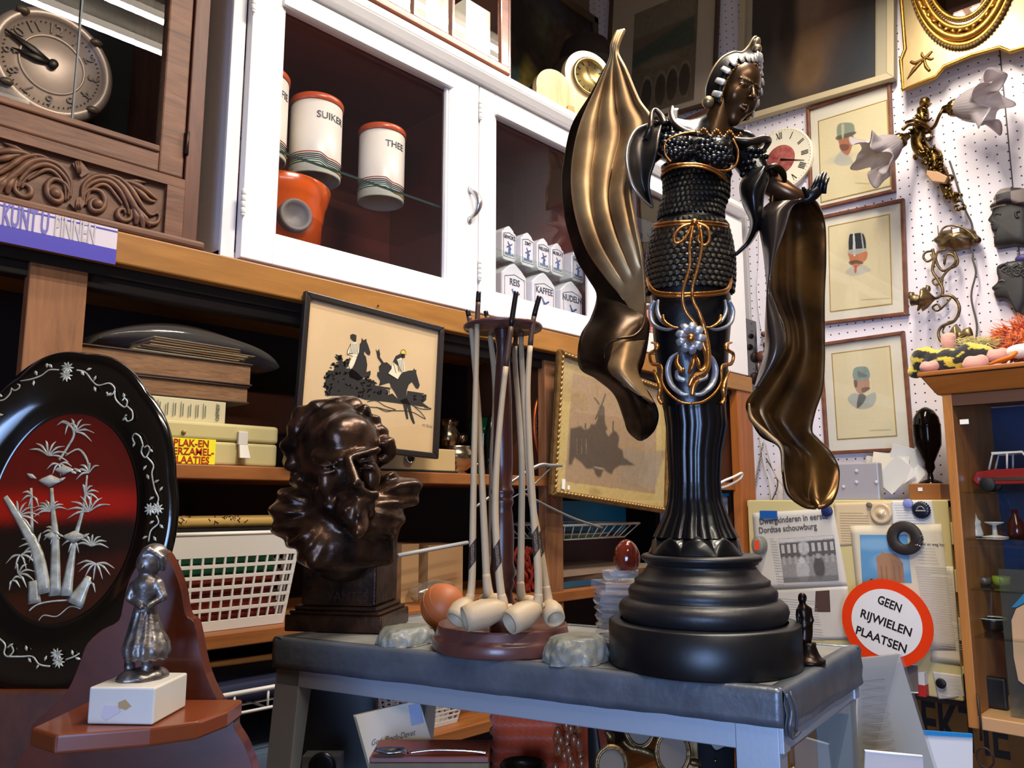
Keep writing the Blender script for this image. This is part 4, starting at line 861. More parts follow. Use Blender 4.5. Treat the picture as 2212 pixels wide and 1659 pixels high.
MB().box(.45,1.1,1.36,1.62,wz1+.005,wz1+.033).build('dark_folder',mat('black_card','#15141a',.6));tag(bpy.data.objects['dark_folder'],'black card folder under the bamboo cane','folder')
MB().box(.5,.95,1.32,1.60,SCs+.0005,SCs+.035).build('grey_blue_box',mat('grey_blue_card','#5a6a80',.4,bump=.2));tag(bpy.data.objects['grey_blue_box'],'grey blue flat box low on the bottom shelf','box')
# windmill picture in gilt frame
PYM=1.255
mc=[np.array(Lp(u,v,PYM)) for u,v in((1212,752),(1452,845),(1438,1106),(1180,1073))]
o2=sum(mc)/4;wm=(np.linalg.norm(mc[1]-mc[0])+np.linalg.norm(mc[2]-mc[3]))/2;hm=(np.linalg.norm(mc[0]-mc[3])+np.linalg.norm(mc[1]-mc[2]))/2;ang=(math.atan2(*(mc[1]-mc[0])[::-1])+math.atan2(*(mc[2]-mc[3])[::-1]))/2
wmt=thing('windmill_picture','sepia windmill print in an ornate gilt frame behind the statue','picture',(o2[0],PYM,o2[1]-hm/2))
MF=frame((o2[0],PYM,o2[1]),(math.cos(ang),0,math.sin(ang)),(-math.sin(ang),0,math.cos(ang)),(0,-1,0))
gilt=mat('old_gilt','#8e6a3c',.42,.6,bump=.3,bscale=70,var=.4,vscale=60)
picture_frame(MF,wm,hm,.016,.018,gilt,wmt,bev=.005)
or_=MB(MF);stp=.0135
for(ax0,ay0,ax1,ay1) in((-wm/2+.014,hm/2-.010,wm/2-.014,hm/2-.010),(-wm/2+.014,-hm/2+.010,wm/2-.014,-hm/2+.010),(-wm/2+.010,-hm/2+.014,-wm/2+.010,hm/2-.014),(wm/2-.010,-hm/2+.014,wm/2-.010,hm/2-.014)):
 L_=math.hypot(ax1-ax0,ay1-ay0);n_=int(L_/stp);dx,dy=(ax1-ax0)/L_,(ay1-ay0)/L_
 for k in range(n_+1):
  t_=(k+.5)*L_/(n_+1);r1,r2=.0058,.0040
  or_.ball((ax0+dx*t_,ay0+dy*t_,.0095),(r1 if dx>.5 else r2,r2 if dx>.5 else r1,.0038),8,6)
or_.build('gilt_beading',mat('bright_gilt','#b08a50',.35,.7),wmt)
cv=Canvas(wm-.03,hm-.03,'#c4a86c',240);MFi=np.linalg.inv(MF)
def mz(x,y):
 p=onP(1180+x/4.482,740+y/4.482,MF[:3,3],MF[:3,2]);q=MFi@np.append(p,1);return((q[0]+wm/2-.015)/(wm-.03),(q[1]+hm/2-.015)/(hm-.03))
cv.poly([mz(*p) for p in((262,300),(1080,480),(1060,1465),(185,1345))],'#a8896a');cv.poly([mz(*p) for p in((750,1020),(1160,1050),(1060,1400),(720,1370))],'#9a8672',.8,6);cv.blob(mz(420,480),(.3,.14),'#a3845e',.6,.8);cv.blob(mz(950,1040),(.22,.02),'#a58a62',.7,.8)
dk='#4e4239'
cv.poly([mz(*p) for p in((240,830),(300,820),(340,805),(370,840),(420,830),(440,790),(480,790),(500,740),(520,620),(545,590),(570,630),(575,780),(600,830),(580,860),(610,910),(660,845),(690,870),(715,920),(700,1010),(745,1040),(755,1110),(870,1190),(720,1190),(660,1230),(640,1280),(560,1230),(530,1310),(490,1290),(460,1220),(400,1225),(340,1160),(280,1110),(250,1190),(220,1180))],dk,.9,2)
for a,b in(((545,600),(580,495)),((520,600),(470,530)),((545,600),(480,745)),((650,860),(655,760)),((385,830),(385,780))):
 x0_,y0_=a;x1_,y1_=b;L_=math.hypot(x1_-x0_,y1_-y0_);nx_,ny_=-(y1_-y0_)/L_*8,(x1_-x0_)/L_*8;cv.poly([mz(x0_+nx_,y0_+ny_),mz(x1_+nx_,y1_+ny_),mz(x1_-nx_,y1_-ny_),mz(x0_-nx_,y0_-ny_)],dk,.85)
for x in(300,345,390):cv.poly([mz(x,930),mz(x+6,930),mz(x+6,1080),mz(x,1080)],'#a09070',.6)
for k in range(8):rs=random.Random(k);x=rs.uniform(230,600);cv.blob(mz(x,rs.uniform(900,1100)),(.03,.04),'#57493e',.5,.8)
cv.blob(mz(520,1215),(.05,.008),'#a89a80',.7,.5);cv.blob(mz(480,1450),(.05,.03),'#8f7440',.5,.8);cv.blob(mz(230,190),(.03,.01),'#6a5636',.5,.8);cv.noise(.16,2)
mm=MB(MF);cv.add_to(mm,-wm/2+.015,-hm/2+.015,-.002);mm.build('print',mat('sepia_print','#fff',.7,vcol=True),wmt,vcol=True)
MB(MF).box(-wm/2+.014,wm/2-.014,-hm/2+.014,hm/2-.014,.002,.003).build('glass_pane',m_glass,wmt)
for(x,y,w_,h_) in((158,1370,.006,.012),(207,1403,.004,.005)):
 a=mz(x,y);MB(MF).box(a[0]*(wm-.03)-wm/2+.015-w_,a[0]*(wm-.03)-wm/2+.015+w_,a[1]*(hm-.03)-hm/2+.015-h_,a[1]*(hm-.03)-hm/2+.015+h_,.003,.0035).build('price_sticker',mat('white_tag','#e8e4e0',.5),wmt)
# below and beside the windmill picture
t=thing('wire_basket','cream wire letter basket under the windmill picture','basket',onY(1300,1150,1.40));wb0=onY(1230,1168,1.36);wbz1=onY(1370,1135,1.34)[2];x0,x1=onY(1215,1150,1.32)[0],onY(1376,1140,1.32)[0];zlo=onY(1300,1162,1.34)[2]
wire_basket(t,(x0,1.312,zlo),(1,0,0),(0,1,0),x1-x0,.24,onY(1376,1130,1.32)[2]-zlo,9,6,mat('cream_wire','#cfc8b4',.35),.0022,flare=.03)
MB(T((x0+x1)/2-.03,1.43,zlo+.003,rz=.1)).box(-.08,.08,-.07,.07,0,.006).build('green_booklet',mat('olive_green_card','#5c7a3c',.6));tag(bpy.data.objects['green_booklet'],'green booklet lying in the cream wire basket','booklet')
MB(T((x0+x1)/2,1.43,zlo+.0095,rz=-.1)).box(-.09,.08,-.07,.07,0,.004).build('grey_leaflet',mat('grey_paper','#b8b8b0',.6));tag(bpy.data.objects['grey_leaflet'],'grey leaflet on the green booklet','leaflet')
for k,(u0,u1,v,hh,c,nm,lab) in enumerate(((1180,1420,1235,.016,'#2d5a78','blue_folder','blue card folder in the stack under the wire basket'),(1195,1400,1215,.012,'#6b5038','brown_envelope','brown envelope in the stack under the wire basket'),(1190,1410,1195,.012,'#a8927c','paper_stack','stack of loose papers under the wire basket'))):
 xa,xb=onY(u0,v,1.33)[0],onY(u1,v,1.33)[0];zz=SB+.0006+(0,.0165,.029)[k]
 MB(T((xa+xb)/2,1.44,zz,rz=(.02,-.04,.05)[k],ry=0)).box(-(xb-xa)/2,(xb-xa)/2,-.10,.10,0,hh).build(nm,mat(nm+'_m',c,.55));tag(bpy.data.objects[nm],lab,'stationery')
xa,xb=1.99,2.40
MB().box(xa-.20,xb-.25,1.56,1.655,SB+.0005,SB+.12).build('brown_box_file',mat('brown_box','#4e2f26',.6));tag(bpy.data.objects['brown_box_file'],'dark brown box on the shelf behind the statue','box')
MB().box(xa-.20,xb-.25,1.56,1.655,SB+.1205,SB+.22).build('teal_box',mat('teal_card','#147a98',.5));tag(bpy.data.objects['teal_box'],'teal blue box on top of the brown box behind the statue','box')
pb_=onY(1568,1150,1.335);t=thing('clear_plastic_box','clear plastic box with bright blue lid between statue and wooden post','box',(pb_[0],1.36,SB));ztop=onY(1568,1065,1.33)[2];zmid=onY(1568,1145,1.33)[2]
xa,xb=onY(1500,1100,1.33)[0],onY(1580,1100,1.33)[0]
MB().box(xa,xb,1.34,1.46,zmid+.004,ztop-.010).build('tub',mat('milky_plastic','#b9bfc9',.3),t,bevel=.006,seg=3);MB().box(xa-.003,xb+.003,1.337,1.463,ztop-.010,ztop).build('lid',mat('bright_blue_plastic','#2aa0d8',.35),t,bevel=.003)
tm=thing('clear_plastic_box','lower clear plastic box with blue lid, beneath the other one','box',(pb_[0],1.36,SB));MB().box(xa-.005,xb+.005,1.34,1.47,SB+.001,zmid-.0145).build('tub',mat('milky_plastic','#b9bfc9',.3),tm,bevel=.006,seg=3);MB().box(xa-.008,xb+.008,1.337,1.473,zmid-.014,zmid).build('lid',mat('bright_blue_plastic','#2aa0d8',.35),tm,bevel=.003)
cbp=[onY(u,v,y) for u,v,y in((1500,1085,1.28),(1553,1045,1.24),(1585,1030,1.22),(1602,1022,1.215),(1598,1034,1.22),(1570,1050,1.235),(1540,1056,1.25))]
plain(MB().tube(cbp,.004,8,smoothp=6),'white_cable_loop',mat('white_rubber','#e4e0dc',.5),'white cable loop sticking out beside the statue','cable')
pl=MB();pl.tube([onY(1020,1100,1.24),onY(1150,1012,1.21),onY(1190,1006,1.2),onY(1214,1006,1.195)],(.003,.005,.005,.003),8,smoothp=5);pl.tube([onY(1080,1090,1.25),onY(1150,1050,1.22),onY(1190,1010,1.2)],.0018,6)
plain(pl,'umbrella_shaft',mat('grey_metal_rod','#a8a8a4',.3,.8),'grey metal umbrella shaft poking out by the windmill picture','umbrella')
pl=MB();pl.tube([onY(1125,1062,1.26),onY(1180,1092,1.25),onY(1240,1120,1.24),onY(1300,1140,1.23)],.003,8,smoothp=4);plain(pl,'metal_rail',mat('grey_metal_rod','#a8a8a4',.3,.8),'thin grey metal rail below the windmill picture','rail')
kn=MB();rs=random.Random(4)
kx0,kx1=onY(1110,1200,1.36)[0],onY(1205,1200,1.36)[0]
for k in range(26):
 x=kx0+(kx1-kx0)*rs.random();kn.tube([(x+rs.uniform(-.01,.01),1.345+rs.uniform(-.01,.02),SB+.004+.10*q/5+rs.uniform(-.004,.004)) for q in range(6)],.0045,6,smoothp=3)
tag(kn.build('red_yarn_skein',mat('red_yarn','#8a2412',.95,bump=.5,bscale=300)),'skein of dark red yarn on the shelf behind the pipe stand','yarn')
kn=MB();
for k in range(14):a=k*1.0;kn.ball(onY(1195+3*math.sin(a),1025+k*4.5,1.275),(.003,.003,.003),8,6)
tag(kn.build('red_bead_chain',mat('red_bead','#a83a20',.4)),'short red chain hanging from the post beside the gilt frame','chain')
for k,(u0,u1,z0_,z1__,c,lab) in enumerate(((868,905,.02,.125,'#b48e64','tan carton left on the middle shelf behind the bust'),(925,1000,.015,.12,'#b08a60','tan carton behind the pipe stand'))):
 xa,xb=onY(u0,1180,1.40)[0],onY(u1,1180,1.40)[0]
 o=MB().box(xa,xb,1.40,1.60,SB+.0005,SB+z1__).build('carton',mat('tan_card',c,.6));tag(o,lab,'carton')
t=thing('clear_bag','crumpled clear bag with a ribbed tube behind the bust','bag',(onY(940,1220,1.36)[0],1.36,SB+.0005));q0=onY(940,1225,1.36)
MB().tube([onY(860,1200,1.34),onY(950,1183,1.34),onY(1010,1172,1.34)],.0045,10).build('ribbed_tube',mat('grey_tube','#a8aab0',.4),t)
sculpt(MB(T(q0[0],1.37,SB+.0005)),lambda P:sd_ell(P,(0,0,.022),(.065,.035,.024))+.004*wob(P,90),(-.08,-.05,0),(.08,.05,.055),.004).build('film',glass_mat('clear_plastic','#e6e6e6',2.2,rough=.12,dens=.10,dcol='#c8bfb4'),t)
# winged statue on the showcase
SDp=.894
sc0=W(1520,1400,SDp);SX,SY=sc0[0],sc0[1];SBase=np.array([SX,SY,TZ+.0006])
black_pat=mat('black_patina','#0f0e10',.30,.35,bump=.12,bscale=60,coat=.15)
dusty_pat=mat('dusty_black_wood','#131113',.42,.1,bump=.1,bscale=80,var=.3,vscale=20,col2='#1f1c1b')
bronze=mat('dark_bronze','#42301f',.3,.8,bump=.1,bscale=50,var=.5,vscale=26,col2='#1a120d')
goldin=mat('rubbed_gold','#bb9a6c',.40,.62,bump=.12,bscale=45,var=.4,vscale=16,col2='#7c5c3a')
copperg=mat('copper_gold','#c08040',.28,.9,bump=.2,bscale=200);silverp=mat('silver_paint','#a8aab0',.38,.6,bump=.2,bscale=160,var=.3,vscale=80)
facem=mat('bronze_skin','#5a4026',.3,.65,var=.35,vscale=20,col2='#3a2818')
st_=thing('winged_statue','tall black and gold statue of a winged woman in scale armour on a round base','statue',SBase)
def S(u,v,dy=0.0):return W(u,v,SDp+dy)
def sz(v):return S(1520,v)[2]
def rad(px):return px*SDp/FPX
base=MB(T(SX,SY,0));
def zl(h):return TZ+.0006+h*.84
base.lathe([(0,zl(0)),(.1005,zl(0)),(.1015,zl(.002)),(.1015,zl(.0515)),(.0995,zl(.0535)),(.089,zl(.0545))],72,caps=False)
o_=base.build('base_drum',mat('black_drum','#0c0c0e',.38,.1,bump=.05),st_)
bt=MB(T(SX,SY,0));bt.lathe([(.086,zl(.0535)),(.0885,zl(.059)),(.0905,zl(.067)),(.089,zl(.074)),(.084,zl(.080)),(.079,zl(.081)),(.0785,zl(.0825)),(.0795,zl(.086)),(.0795,zl(.091)),(.077,zl(.096)),(.073,zl(.0985)),(.0725,zl(.1005)),(.0725,zl(.1045)),(.070,zl(.1065)),(.064,zl(.112)),(.0595,zl(.119)),(.0575,zl(.123)),(.059,zl(.1245)),(.061,zl(.1255)),(.061,zl(.1275)),(.0635,zl(.129)),(.065,zl(.1315)),(.0645,zl(.1345)),(.062,zl(.1365)),(0,zl(.137))],72,caps=False)
bt.build('base_moulding',dusty_pat,st_)
def lathe_path(mb,rows,n=72,fl=None,dyf=0,ratio=.82):
 P=np.zeros((len(rows),n,3));A=np.linspace(0,2*PI,n,endpoint=False)
 for i,r in enumerate(rows):
  ul,ur,v=r[:3];c=S((ul+ur)/2,v);R_=rad((ur-ul)/2);rr=R_*(1+(fl(A,i/(len(rows)-1),v) if fl else 0));rt=r[3] if len(r)>3 else ratio
  P[i]=c+RT*(rr*np.cos(A))[:,None]+FH*(rr*rt*np.sin(A))[:,None]
 mb.grid(P,wv=True);return P
def interp_rows(keys,n):
 K=np.array(keys,float);vs=np.linspace(K[0,2],K[-1,2],n);t=np.arange(len(K));
 from numpy import interp
 tt=interp(vs,K[:,2],t) if K[-1,2]>K[0,2] else interp(-vs,-K[:,2],t)
 return[(interp(x,t,K[:,0]),interp(x,t,K[:,1]),v) for x,v in zip(tt,vs)]
sk=MB();rows=interp_rows([(1434,1566,880),(1440,1568,920),(1444,1556,980),(1448,1553,1040),(1446,1556,1080),(1440,1566,1110),(1427,1577,1140),(1418,1588,1160)],40)
lathe_path(sk,rows,120,lambda A,t,v:(.045+.05*t)*np.abs(np.sin(9*A))**.6-.03,ratio=.9)
sk.build('fluted_skirt',black_pat,st_)
hm_=MB();n=216;A=np.linspace(0,2*PI,n,endpoint=False);P=np.zeros((7,n,3));hc=S(1503,1185);sc_w=np.abs(np.sin(4.5*A))
for i in range(7):
 t=i/6;z=sz(1150)+(sz(1192)-sz(1150))*t;r=rad(70)+rad(32)*t**1.3;r=r*(1-.07*sc_w*t);
 P[i]=np.array([hc[0],hc[1],0])+RT*(r*np.cos(A))[:,None]+FH*(r*np.sin(A))[:,None];P[i,:,2]=z+.010*sc_w*min(1,t*1.3)*(1 if i<6 else 0)
P[6,:,2]=zl(.1375);hm_.grid(P,wv=True);hm_.build('scalloped_hem',black_pat,st_)
sk=MB();rows=interp_rows([(1402,1578,626),(1404,1580,645),(1408,1580,700),(1413,1574,760),(1422,1572,820),(1432,1566,885),(1440,1560,900)],24)
lathe_path(sk,rows,64,ratio=.71);sk.build('skirt',black_pat,st_)
keys=[(1424,1582,360),(1433,1575,385),(1434,1574,420),(1424,1562,450),(1421,1563,472),(1413,1572,490),(1402,1580,520),(1397,1586,560),(1396,1586,600),(1398,1582,632)]
co=MB();rows=interp_rows(keys,44);lathe_path(co,rows,64,ratio=.72);co.build('corset',black_pat,st_)
scl=MB();sm_=mat('scale_mail','#2c261e',.38,.45,bump=.1);NR=23
for ri in range(NR):
 v=370+(632-370)*(ri+.5)/NR
 if 473<v<484:continue
 (ul,ur,_),=[r for r in[(np.interp(v,[k[2] for k in keys],[k[0] for k in keys]),np.interp(v,[k[2] for k in keys],[k[1] for k in keys]),v)]]
 R_=rad((ur-ul)/2);c=S((ul+ur)/2,v);na=40;
 for k in range(na):
  a=2*PI*(k+.5*(ri%2))/na
  if math.sin(a)>.35:continue
  n0=RT*math.cos(a)*.72+FH*math.sin(a);n0=nz(n0);tg=nz(-RT*math.sin(a)+FH*.72*math.cos(a));p=c+RT*R_*math.cos(a)+FH*R_*.72*math.sin(a)
  w_=R_*PI/na*1.08;h_=.0045;V=[]
  for(x,y,d) in((-.9,.8,.0006),(-1,0,.0016),(-.75,-.7,.0024),(0,-1.05,.0028),(.75,-.7,.0024),(1,0,.0016),(.9,.8,.0006)):V.append(p+tg*x*w_+ZU*y*h_+n0*d*1.1)
  V.append(p+n0*.0034-ZU*.2*h_);V.append(p-n0*.001-ZU*1.0*h_)
  scl.add(V,[(0,1,7),(1,2,7),(2,3,7),(3,4,7),(4,5,7),(5,6,7),(6,0,7),(1,8,2),(2,8,3),(3,8,4),(4,8,5)],False)
scl.build('armour_scales',sm_,st_)
def Sl(u,v,dy=0):return S(u,v,dy)
toW=lambda*p:S(*p)
def P_(u,v,dy=0):return toW(u,v,dy)
def torso(P):
 d=sd_cap(P,P_(1502,368,0),P_(1492,330,.0),rad(50),rad(56))
 q=(P-P_(1495,330))*1.0
 d=smin(d,sd_cap(P,P_(1440,292,.004),P_(1600,318,.004),rad(36),rad(32)),.012)
 d=smin(d,sd_cap(P,P_(1500,300,.0),P_(1545,255,-.004),rad(40),rad(20)),.012)
 d=smin(d,sd_ell(P,P_(1462,318,-.030),(rad(35),rad(35),rad(30))),.006)
 d=smin(d,sd_ell(P,P_(1545,328,-.034),(rad(38),rad(38),rad(32))),.006)
 d=smin(d,sd_cap(P,P_(1445,290,.0),P_(1405,330,-.004),rad(33),rad(26)),.012)
 d=smin(d,sd_cap(P,P_(1600,320,.0),P_(1640,385,-.01),rad(36),rad(30)),.012)
 return d
tb=MB();sculpt(tb,torso,S(1360,420,-.09).clip(-9,9)-.0 if False else np.minimum.reduce([S(1370,440,-.09),S(1370,440,.09),S(1690,440,-.09),S(1690,440,.09)]),np.maximum.reduce([S(1370,225,-.09),S(1370,225,.09),S(1690,225,-.09),S(1690,225,.09)]),.0025)
tb.build('torso',black_pat,st_)
gr=MB();rs=random.Random(8)
for(cu,cvv,cd,R_) in((1462,318,-.030,34),(1545,328,-.034,37)):
 for k in range(34):
  a=k*2.4;q=math.sqrt(k/34)*.95;x,y=q*math.cos(a),q*math.sin(a);dz=math.sqrt(max(0,1-q*q));r=rad(5+6*q+(3 if y>.2 else 0))
  gr.ball(S(cu+x*R_,cvv+y*R_*.95,cd-dz*rad(R_)*.95),(r,r,r*.9),10,7)
gr.build('grape_cluster',black_pat,st_)
for(cu,cvv) in((1425,290),(1625,350)):
 sh=MB()
 for i in range(5):
  for j in range(5):
   sh.ball(S(cu-20+j*11+(i%2)*5,cvv-24+i*13,-.012-.009*math.sin(PI*(j+.5)/5)),(rad(8),rad(8),rad(6)),8,6)
 sh.build('shoulder_scales',black_pat,st_)
nk=MB();sculpt(nk,lambda P:smin(sd_cap(P,P_(1540,292,-.004),P_(1560,225,-.010),rad(34),rad(25)),sd_cap(P,P_(1500,288,0),P_(1590,296,0),rad(20),rad(18)),.012),np.minimum.reduce([S(1460,320,d) for d in(-.06,.05)]+[S(1640,320,d) for d in(-.06,.05)]),np.maximum.reduce([S(1460,190,d) for d in(-.06,.05)]+[S(1640,190,d) for d in(-.06,.05)]),.0022)
nk.build('neck',facem,st_)
hc=S(1592,200,-.012);hs=rad(1)
fwd=nz(RT*.42-FH*.84-ZU*.34);upv=nz(ZU*.93-RT*.30*-1*-.9+fwd*.1);upv=nz(ZU*1.0+RT*.22);upv=nz(upv-fwd*(upv@fwd));rgt=np.cross(upv,fwd)
HM=frame(hc,rgt,upv,fwd)
HS=.036
def headf(P):
 x=np.abs(P[...,0]);Q_=np.stack([x,P[...,1],P[...,2]],-1)
 d=sd_ell(P,(0,.25,-.18),(.72,.86,.86))
 d=smin(d,sd_ell(P,(0,-.35,.12),(.52,.74,.56)),.25)
 d=smin(d,sd_ell(P,(0,-.98,.34),(.20,.16,.18)),.18)
 d=smin(d,sd_ell(Q_,(.36,-.28,.42),(.20,.26,.18)),.2)
 d=smin(d,sd_cap(P,(0,.14,.68),(0,-.24,.93),.06,.085),.05)
 d=smin(d,sd_ell(Q_,(.085,-.27,.83),(.07,.055,.07)),.04)
 d=smax(d,-sd_ell(Q_,(.29,.07,.80),(.21,.13,.20)),.10)
 d=smin(d,sd_ell(Q_,(.28,.05,.575),(.14,.085,.10)),.02)
 d=smin(d,sd_cap(Q_,(.10,.22,.71),(.44,.24,.53),.035),.04)
 d=smin(d,sd_cap(Q_,(.14,.11,.69),(.42,.08,.56),.024),.012)
 d=smin(d,sd_cap(Q_,(0,-.52,.74),(.17,-.555,.63),.055,.022),.02)
 d=smin(d,sd_cap(Q_,(0,-.66,.72),(.12,-.63,.65),.062,.03),.02)
 d=smax(d,-sd_cap(Q_,(0,-.585,.76),(.16,-.585,.66),.012),.02)
 return d
hb=MB(HM);V,F=surface(headf,(-.9,-1.25,-1.15),(.9,1.25,1.1),.045);hb.add(V*HS,F,True);hb.build('face',facem,st_)
hd_=MB(HM)
def hp3(a,r,y0=0,z0=0):return None
shell=[]
out2=[(-.80,-.62),(-.98,-.2),(-.96,.35),(-.78,.85),(-.42,1.22),(-.10,1.36),(.06,1.62),(.16,1.98),(.30,2.02),(.36,1.6),(.52,1.18),(.86,.8),(.98,.35),(.98,-.2),(.80,-.62)]
in2=[(-.62,-.66),(-.68,-.25),(-.66,.2),(-.55,.52),(-.35,.72),(-.15,.80),(0,.82),(.05,.82),(.15,.80),(.25,.77),(.38,.70),(.55,.52),(.66,.2),(.68,-.25),(.62,-.66)]
no=len(out2);O=smooth_path(np.array([(a,b,-.02) for a,b in out2]),5);I_=smooth_path(np.array([(a,b,.32-.25*abs(a)) for a,b in in2]),5)
G=np.zeros((len(O),6,3))
for j in range(6):t=j/5;G[:,j]=I_*(1-t)+O*t;G[:,j,2]+=.16*math.sin(PI*t)*(1-.3*t)-.35*t*t
hd_.grid(G*HS)
Bk=np.zeros((len(O),6,3));cb_=np.array([0,.1,-.55])
for j in range(6):t=j/5;Bk[:,j]=O*(1-t)+cb_*t;Bk[:,j,:]+=(O-cb_)*0+np.array([0,0,-.62])*math.sin(PI*min(1,t*1.0)/2)
hd_.grid(G[:,-1:,:]*HS+np.zeros((1,1,3)));hd_.grid((np.concatenate([G[:,-1:],Bk[:,1:]],1))*HS)
hdo=hd_.build('headdress',mat('headdress_black','#1c1816',.35,.4,bump=.1),st_)
MB(HM).tube(G[:,-1]*HS*1.0,HS*.045,8).build('headdress_rim',mat('aged_silver_gold','#a58f6c',.35,.8),hdo)
MB(HM).tube(G[:,0]*HS+np.array([0,0,.001]),HS*.05,8).build('brow_band',mat('aged_gold_band','#8a6434',.35,.9),hdo)
pm_=MB(HM);bd=MB(HM)
for k in range(3,len(G)-3,4):
 c0=G[k,1];dv=nz(G[k,4]-G[k,0]);c1=G[k,3] if abs(G[k,0,0])>.2 else G[k,1]+dv*.32;m_=(c0+c1)/2;pm_.tube([(c0+np.array([0,0,.06]))*HS,(m_+np.array([0,0,.09]))*HS,(c0+nz(c1-c0)*.34+np.array([0,0,.07]))*HS],(HS*.06,HS*.125,HS*.09),10,flat=.35,smoothp=3,up=(0,0,1))
for k in range(1,len(G)-1,2):bd.ball((G[k,0]*.45+G[k,1]*.55+np.array([0,0,.05]))*HS,HS*.035,8,6)
pm_.build('silver_plume',mat('plume_silver','#b3afa6',.4,.5),hdo);bd.build('gold_bead',copperg,hdo)
rs_=MB(HM);rs_.ball(np.array((.16,1.55,.0))*HS,HS*.16);rs_.ball(np.array((.22,1.38,.1))*HS,HS*.10);rs_.ball(np.array((.10,1.72,-.02))*HS,(HS*.13,HS*.2,HS*.08));rs_.ball(np.array((.30,1.25,.12))*HS,HS*.07)
rs_.build('crest_ornament',mat('aged_silver_gold','#a58f6c',.35,.8),hdo)
MB(HM).ball(np.array((-.92,-.72,-.05))*HS,HS*.20).build('ear_disc',mat('aged_silver_gold','#a58f6c',.35,.8),hdo)
cl=MB();cl.tube([S(*p) for p in((1452,232,.0),(1450,250,-.02),(1458,268,-.03),(1480,284,-.036),(1520,292,-.036))],(rad(3),rad(5),rad(6),rad(5),rad(3)),8,smoothp=5);cl.tube([S(*p) for p in((1580,300,-.036),(1620,305,-.04),(1650,300,-.03),(1660,306,-.02),(1648,328,-.02))],(rad(3),rad(6),rad(7),rad(6),rad(2)),8,smoothp=5)
P=np.array([[S(1575+u*85,306-w*6+(28*w*math.sin(PI*u)),-.040+.03*u+.012*w) for w in np.linspace(0,1,6)] for u in np.linspace(0,1,14)]);cl.grid(P);P=np.array([[S(1450+w*14,235+u*48,-.03*u-.006+.01*w) for w in np.linspace(0,1,5)] for u in np.linspace(0,1,12)]);cl.grid(P)
cl.build('collar_flare',mat('collar_patina','#4a4038',.3,.8),st_,solid=.002)
nl=MB();rs=random.Random(2)
for k in range(26):
 u=1500+k*4;nl.ball(S(u,284+7*math.sin(k*.9)+k*.35,-.036-.004*math.sin(k*PI/26)),(rad(5),rad(3),rad(4)),8,6)
nl.build('necklace',copperg,st_)
class PP:
 def tube(s,*a,**k):MB().tube(*a,**k).build('gold_piping',copperg,st_)
pp=PP()
def gt(pts,r=2.6,n=8,m=pp,sp=6):m.tube([S(*p) for p in pts],r if not np.isscalar(r) else rad(r),n,smoothp=sp)
gt([(1504,285,-.040),(1470,290,-.046),(1440,305,-.045),(1436,330,-.045),(1450,350,-.044)]);gt([(1583,300,-.046),(1594,325,-.046),(1590,355,-.046),(1570,368,-.045),(1540,366,-.05)])
gt([(1430,370,-.036),(1450,357,-.052),(1500,354,-.060),(1540,364,-.056),(1570,385,-.036)],3);gt([(1432,376,-.036),(1452,363,-.052),(1500,359,-.061),(1540,370,-.057),(1572,392,-.034)],2.6)
dbelt=lambda u,R_=.060:-R_*math.sqrt(max(0.02,1-((u-1492)/88)**2))*.98-.003
for dv_,r in((0,3),(6,2.6)):gt([(u,478+dv_+8*abs((u-1492)/85)**2,dbelt(u,.058)) for u in(1414,1430,1455,1492,1530,1555,1570)],r)
for dv_,r in((0,3),(6,3)):gt([(1398,600+dv_,-.02),(1405,618+dv_,-.04),(1425,632+dv_,-.054),(1490,634+dv_,-.068),(1550,630+dv_,-.052),(1572,622+dv_,-.038),(1580,600+dv_,-.02)],r,sp=4)
bw_=MB();B=-.064
gt([(1500,482,B-.004),(1470,492,B-.006),(1456,512,B-.006),(1462,526,B-.006),(1480,514,B-.006),(1494,488,B-.006)],3.2,m=bw_);gt([(1506,482,B-.004),(1528,492,B-.006),(1532,518,B-.006),(1522,530,B-.006),(1508,518,B-.006),(1512,502,B-.006),(1506,486,B-.006)],3.2,m=bw_)
bw_.ball(S(1500,480,B-.007),rad(8));bw_.build('bow',copperg,st_)
cd_=MB()
gt([(1497,486,B-.007),(1490,530,B-.009),(1490,575,B-.008),(1475,630,B-.008),(1480,670,B-.004),(1505,705,B-.003),(1520,745,B),(1528,780,B),(1520,810,B),(1500,830,B),(1495,855,B)],np.array([3.2,3,3,3.2,3.6,4,5,6.5,6,7,4])*hs,m=cd_)
gt([(1512,488,B-.007),(1516,530,B-.009),(1508,575,B-.008),(1496,620,B-.008),(1498,650,B-.004),(1512,680,B-.004),(1524,720,B),(1530,770,B-.002),(1524,800,B-.003),(1498,815,B-.002),(1488,835,B-.002)],np.array([3.2,3,3,3.2,3.4,4,5,6,7,7.5,4])*hs,m=cd_)
cd_.build('hanging_cord',copperg,st_)
fl_=MB();fc=(1492,730)
for k in range(9):
 a=k*2*PI/9;fl_.tube([S(fc[0]+9*math.cos(a),fc[1]+10*math.sin(a),B-.002),S(fc[0]+20*math.cos(a),fc[1]+22*math.sin(a),B-.006),S(fc[0]+31*math.cos(a),fc[1]+34*math.sin(a),B-.002)],(rad(4),rad(10),rad(7)),8,flat=.5,smoothp=3,up=FH)
fo=fl_.build('flower',silverp,st_);MB().ball(S(fc[0],fc[1],B-.010),rad(9)).build('flower_centre',copperg,fo)
sv_=MB();cv_=MB()
def both(pts,r,m,sp=6):
 for sgn in(1,-1):m.tube([S(1494+sgn*(p[0]-1494)*(1 if sgn>0 else 1),p[1],p[2]) for p in pts],[rad(x) for x in r],8,smoothp=sp,flat=.7)
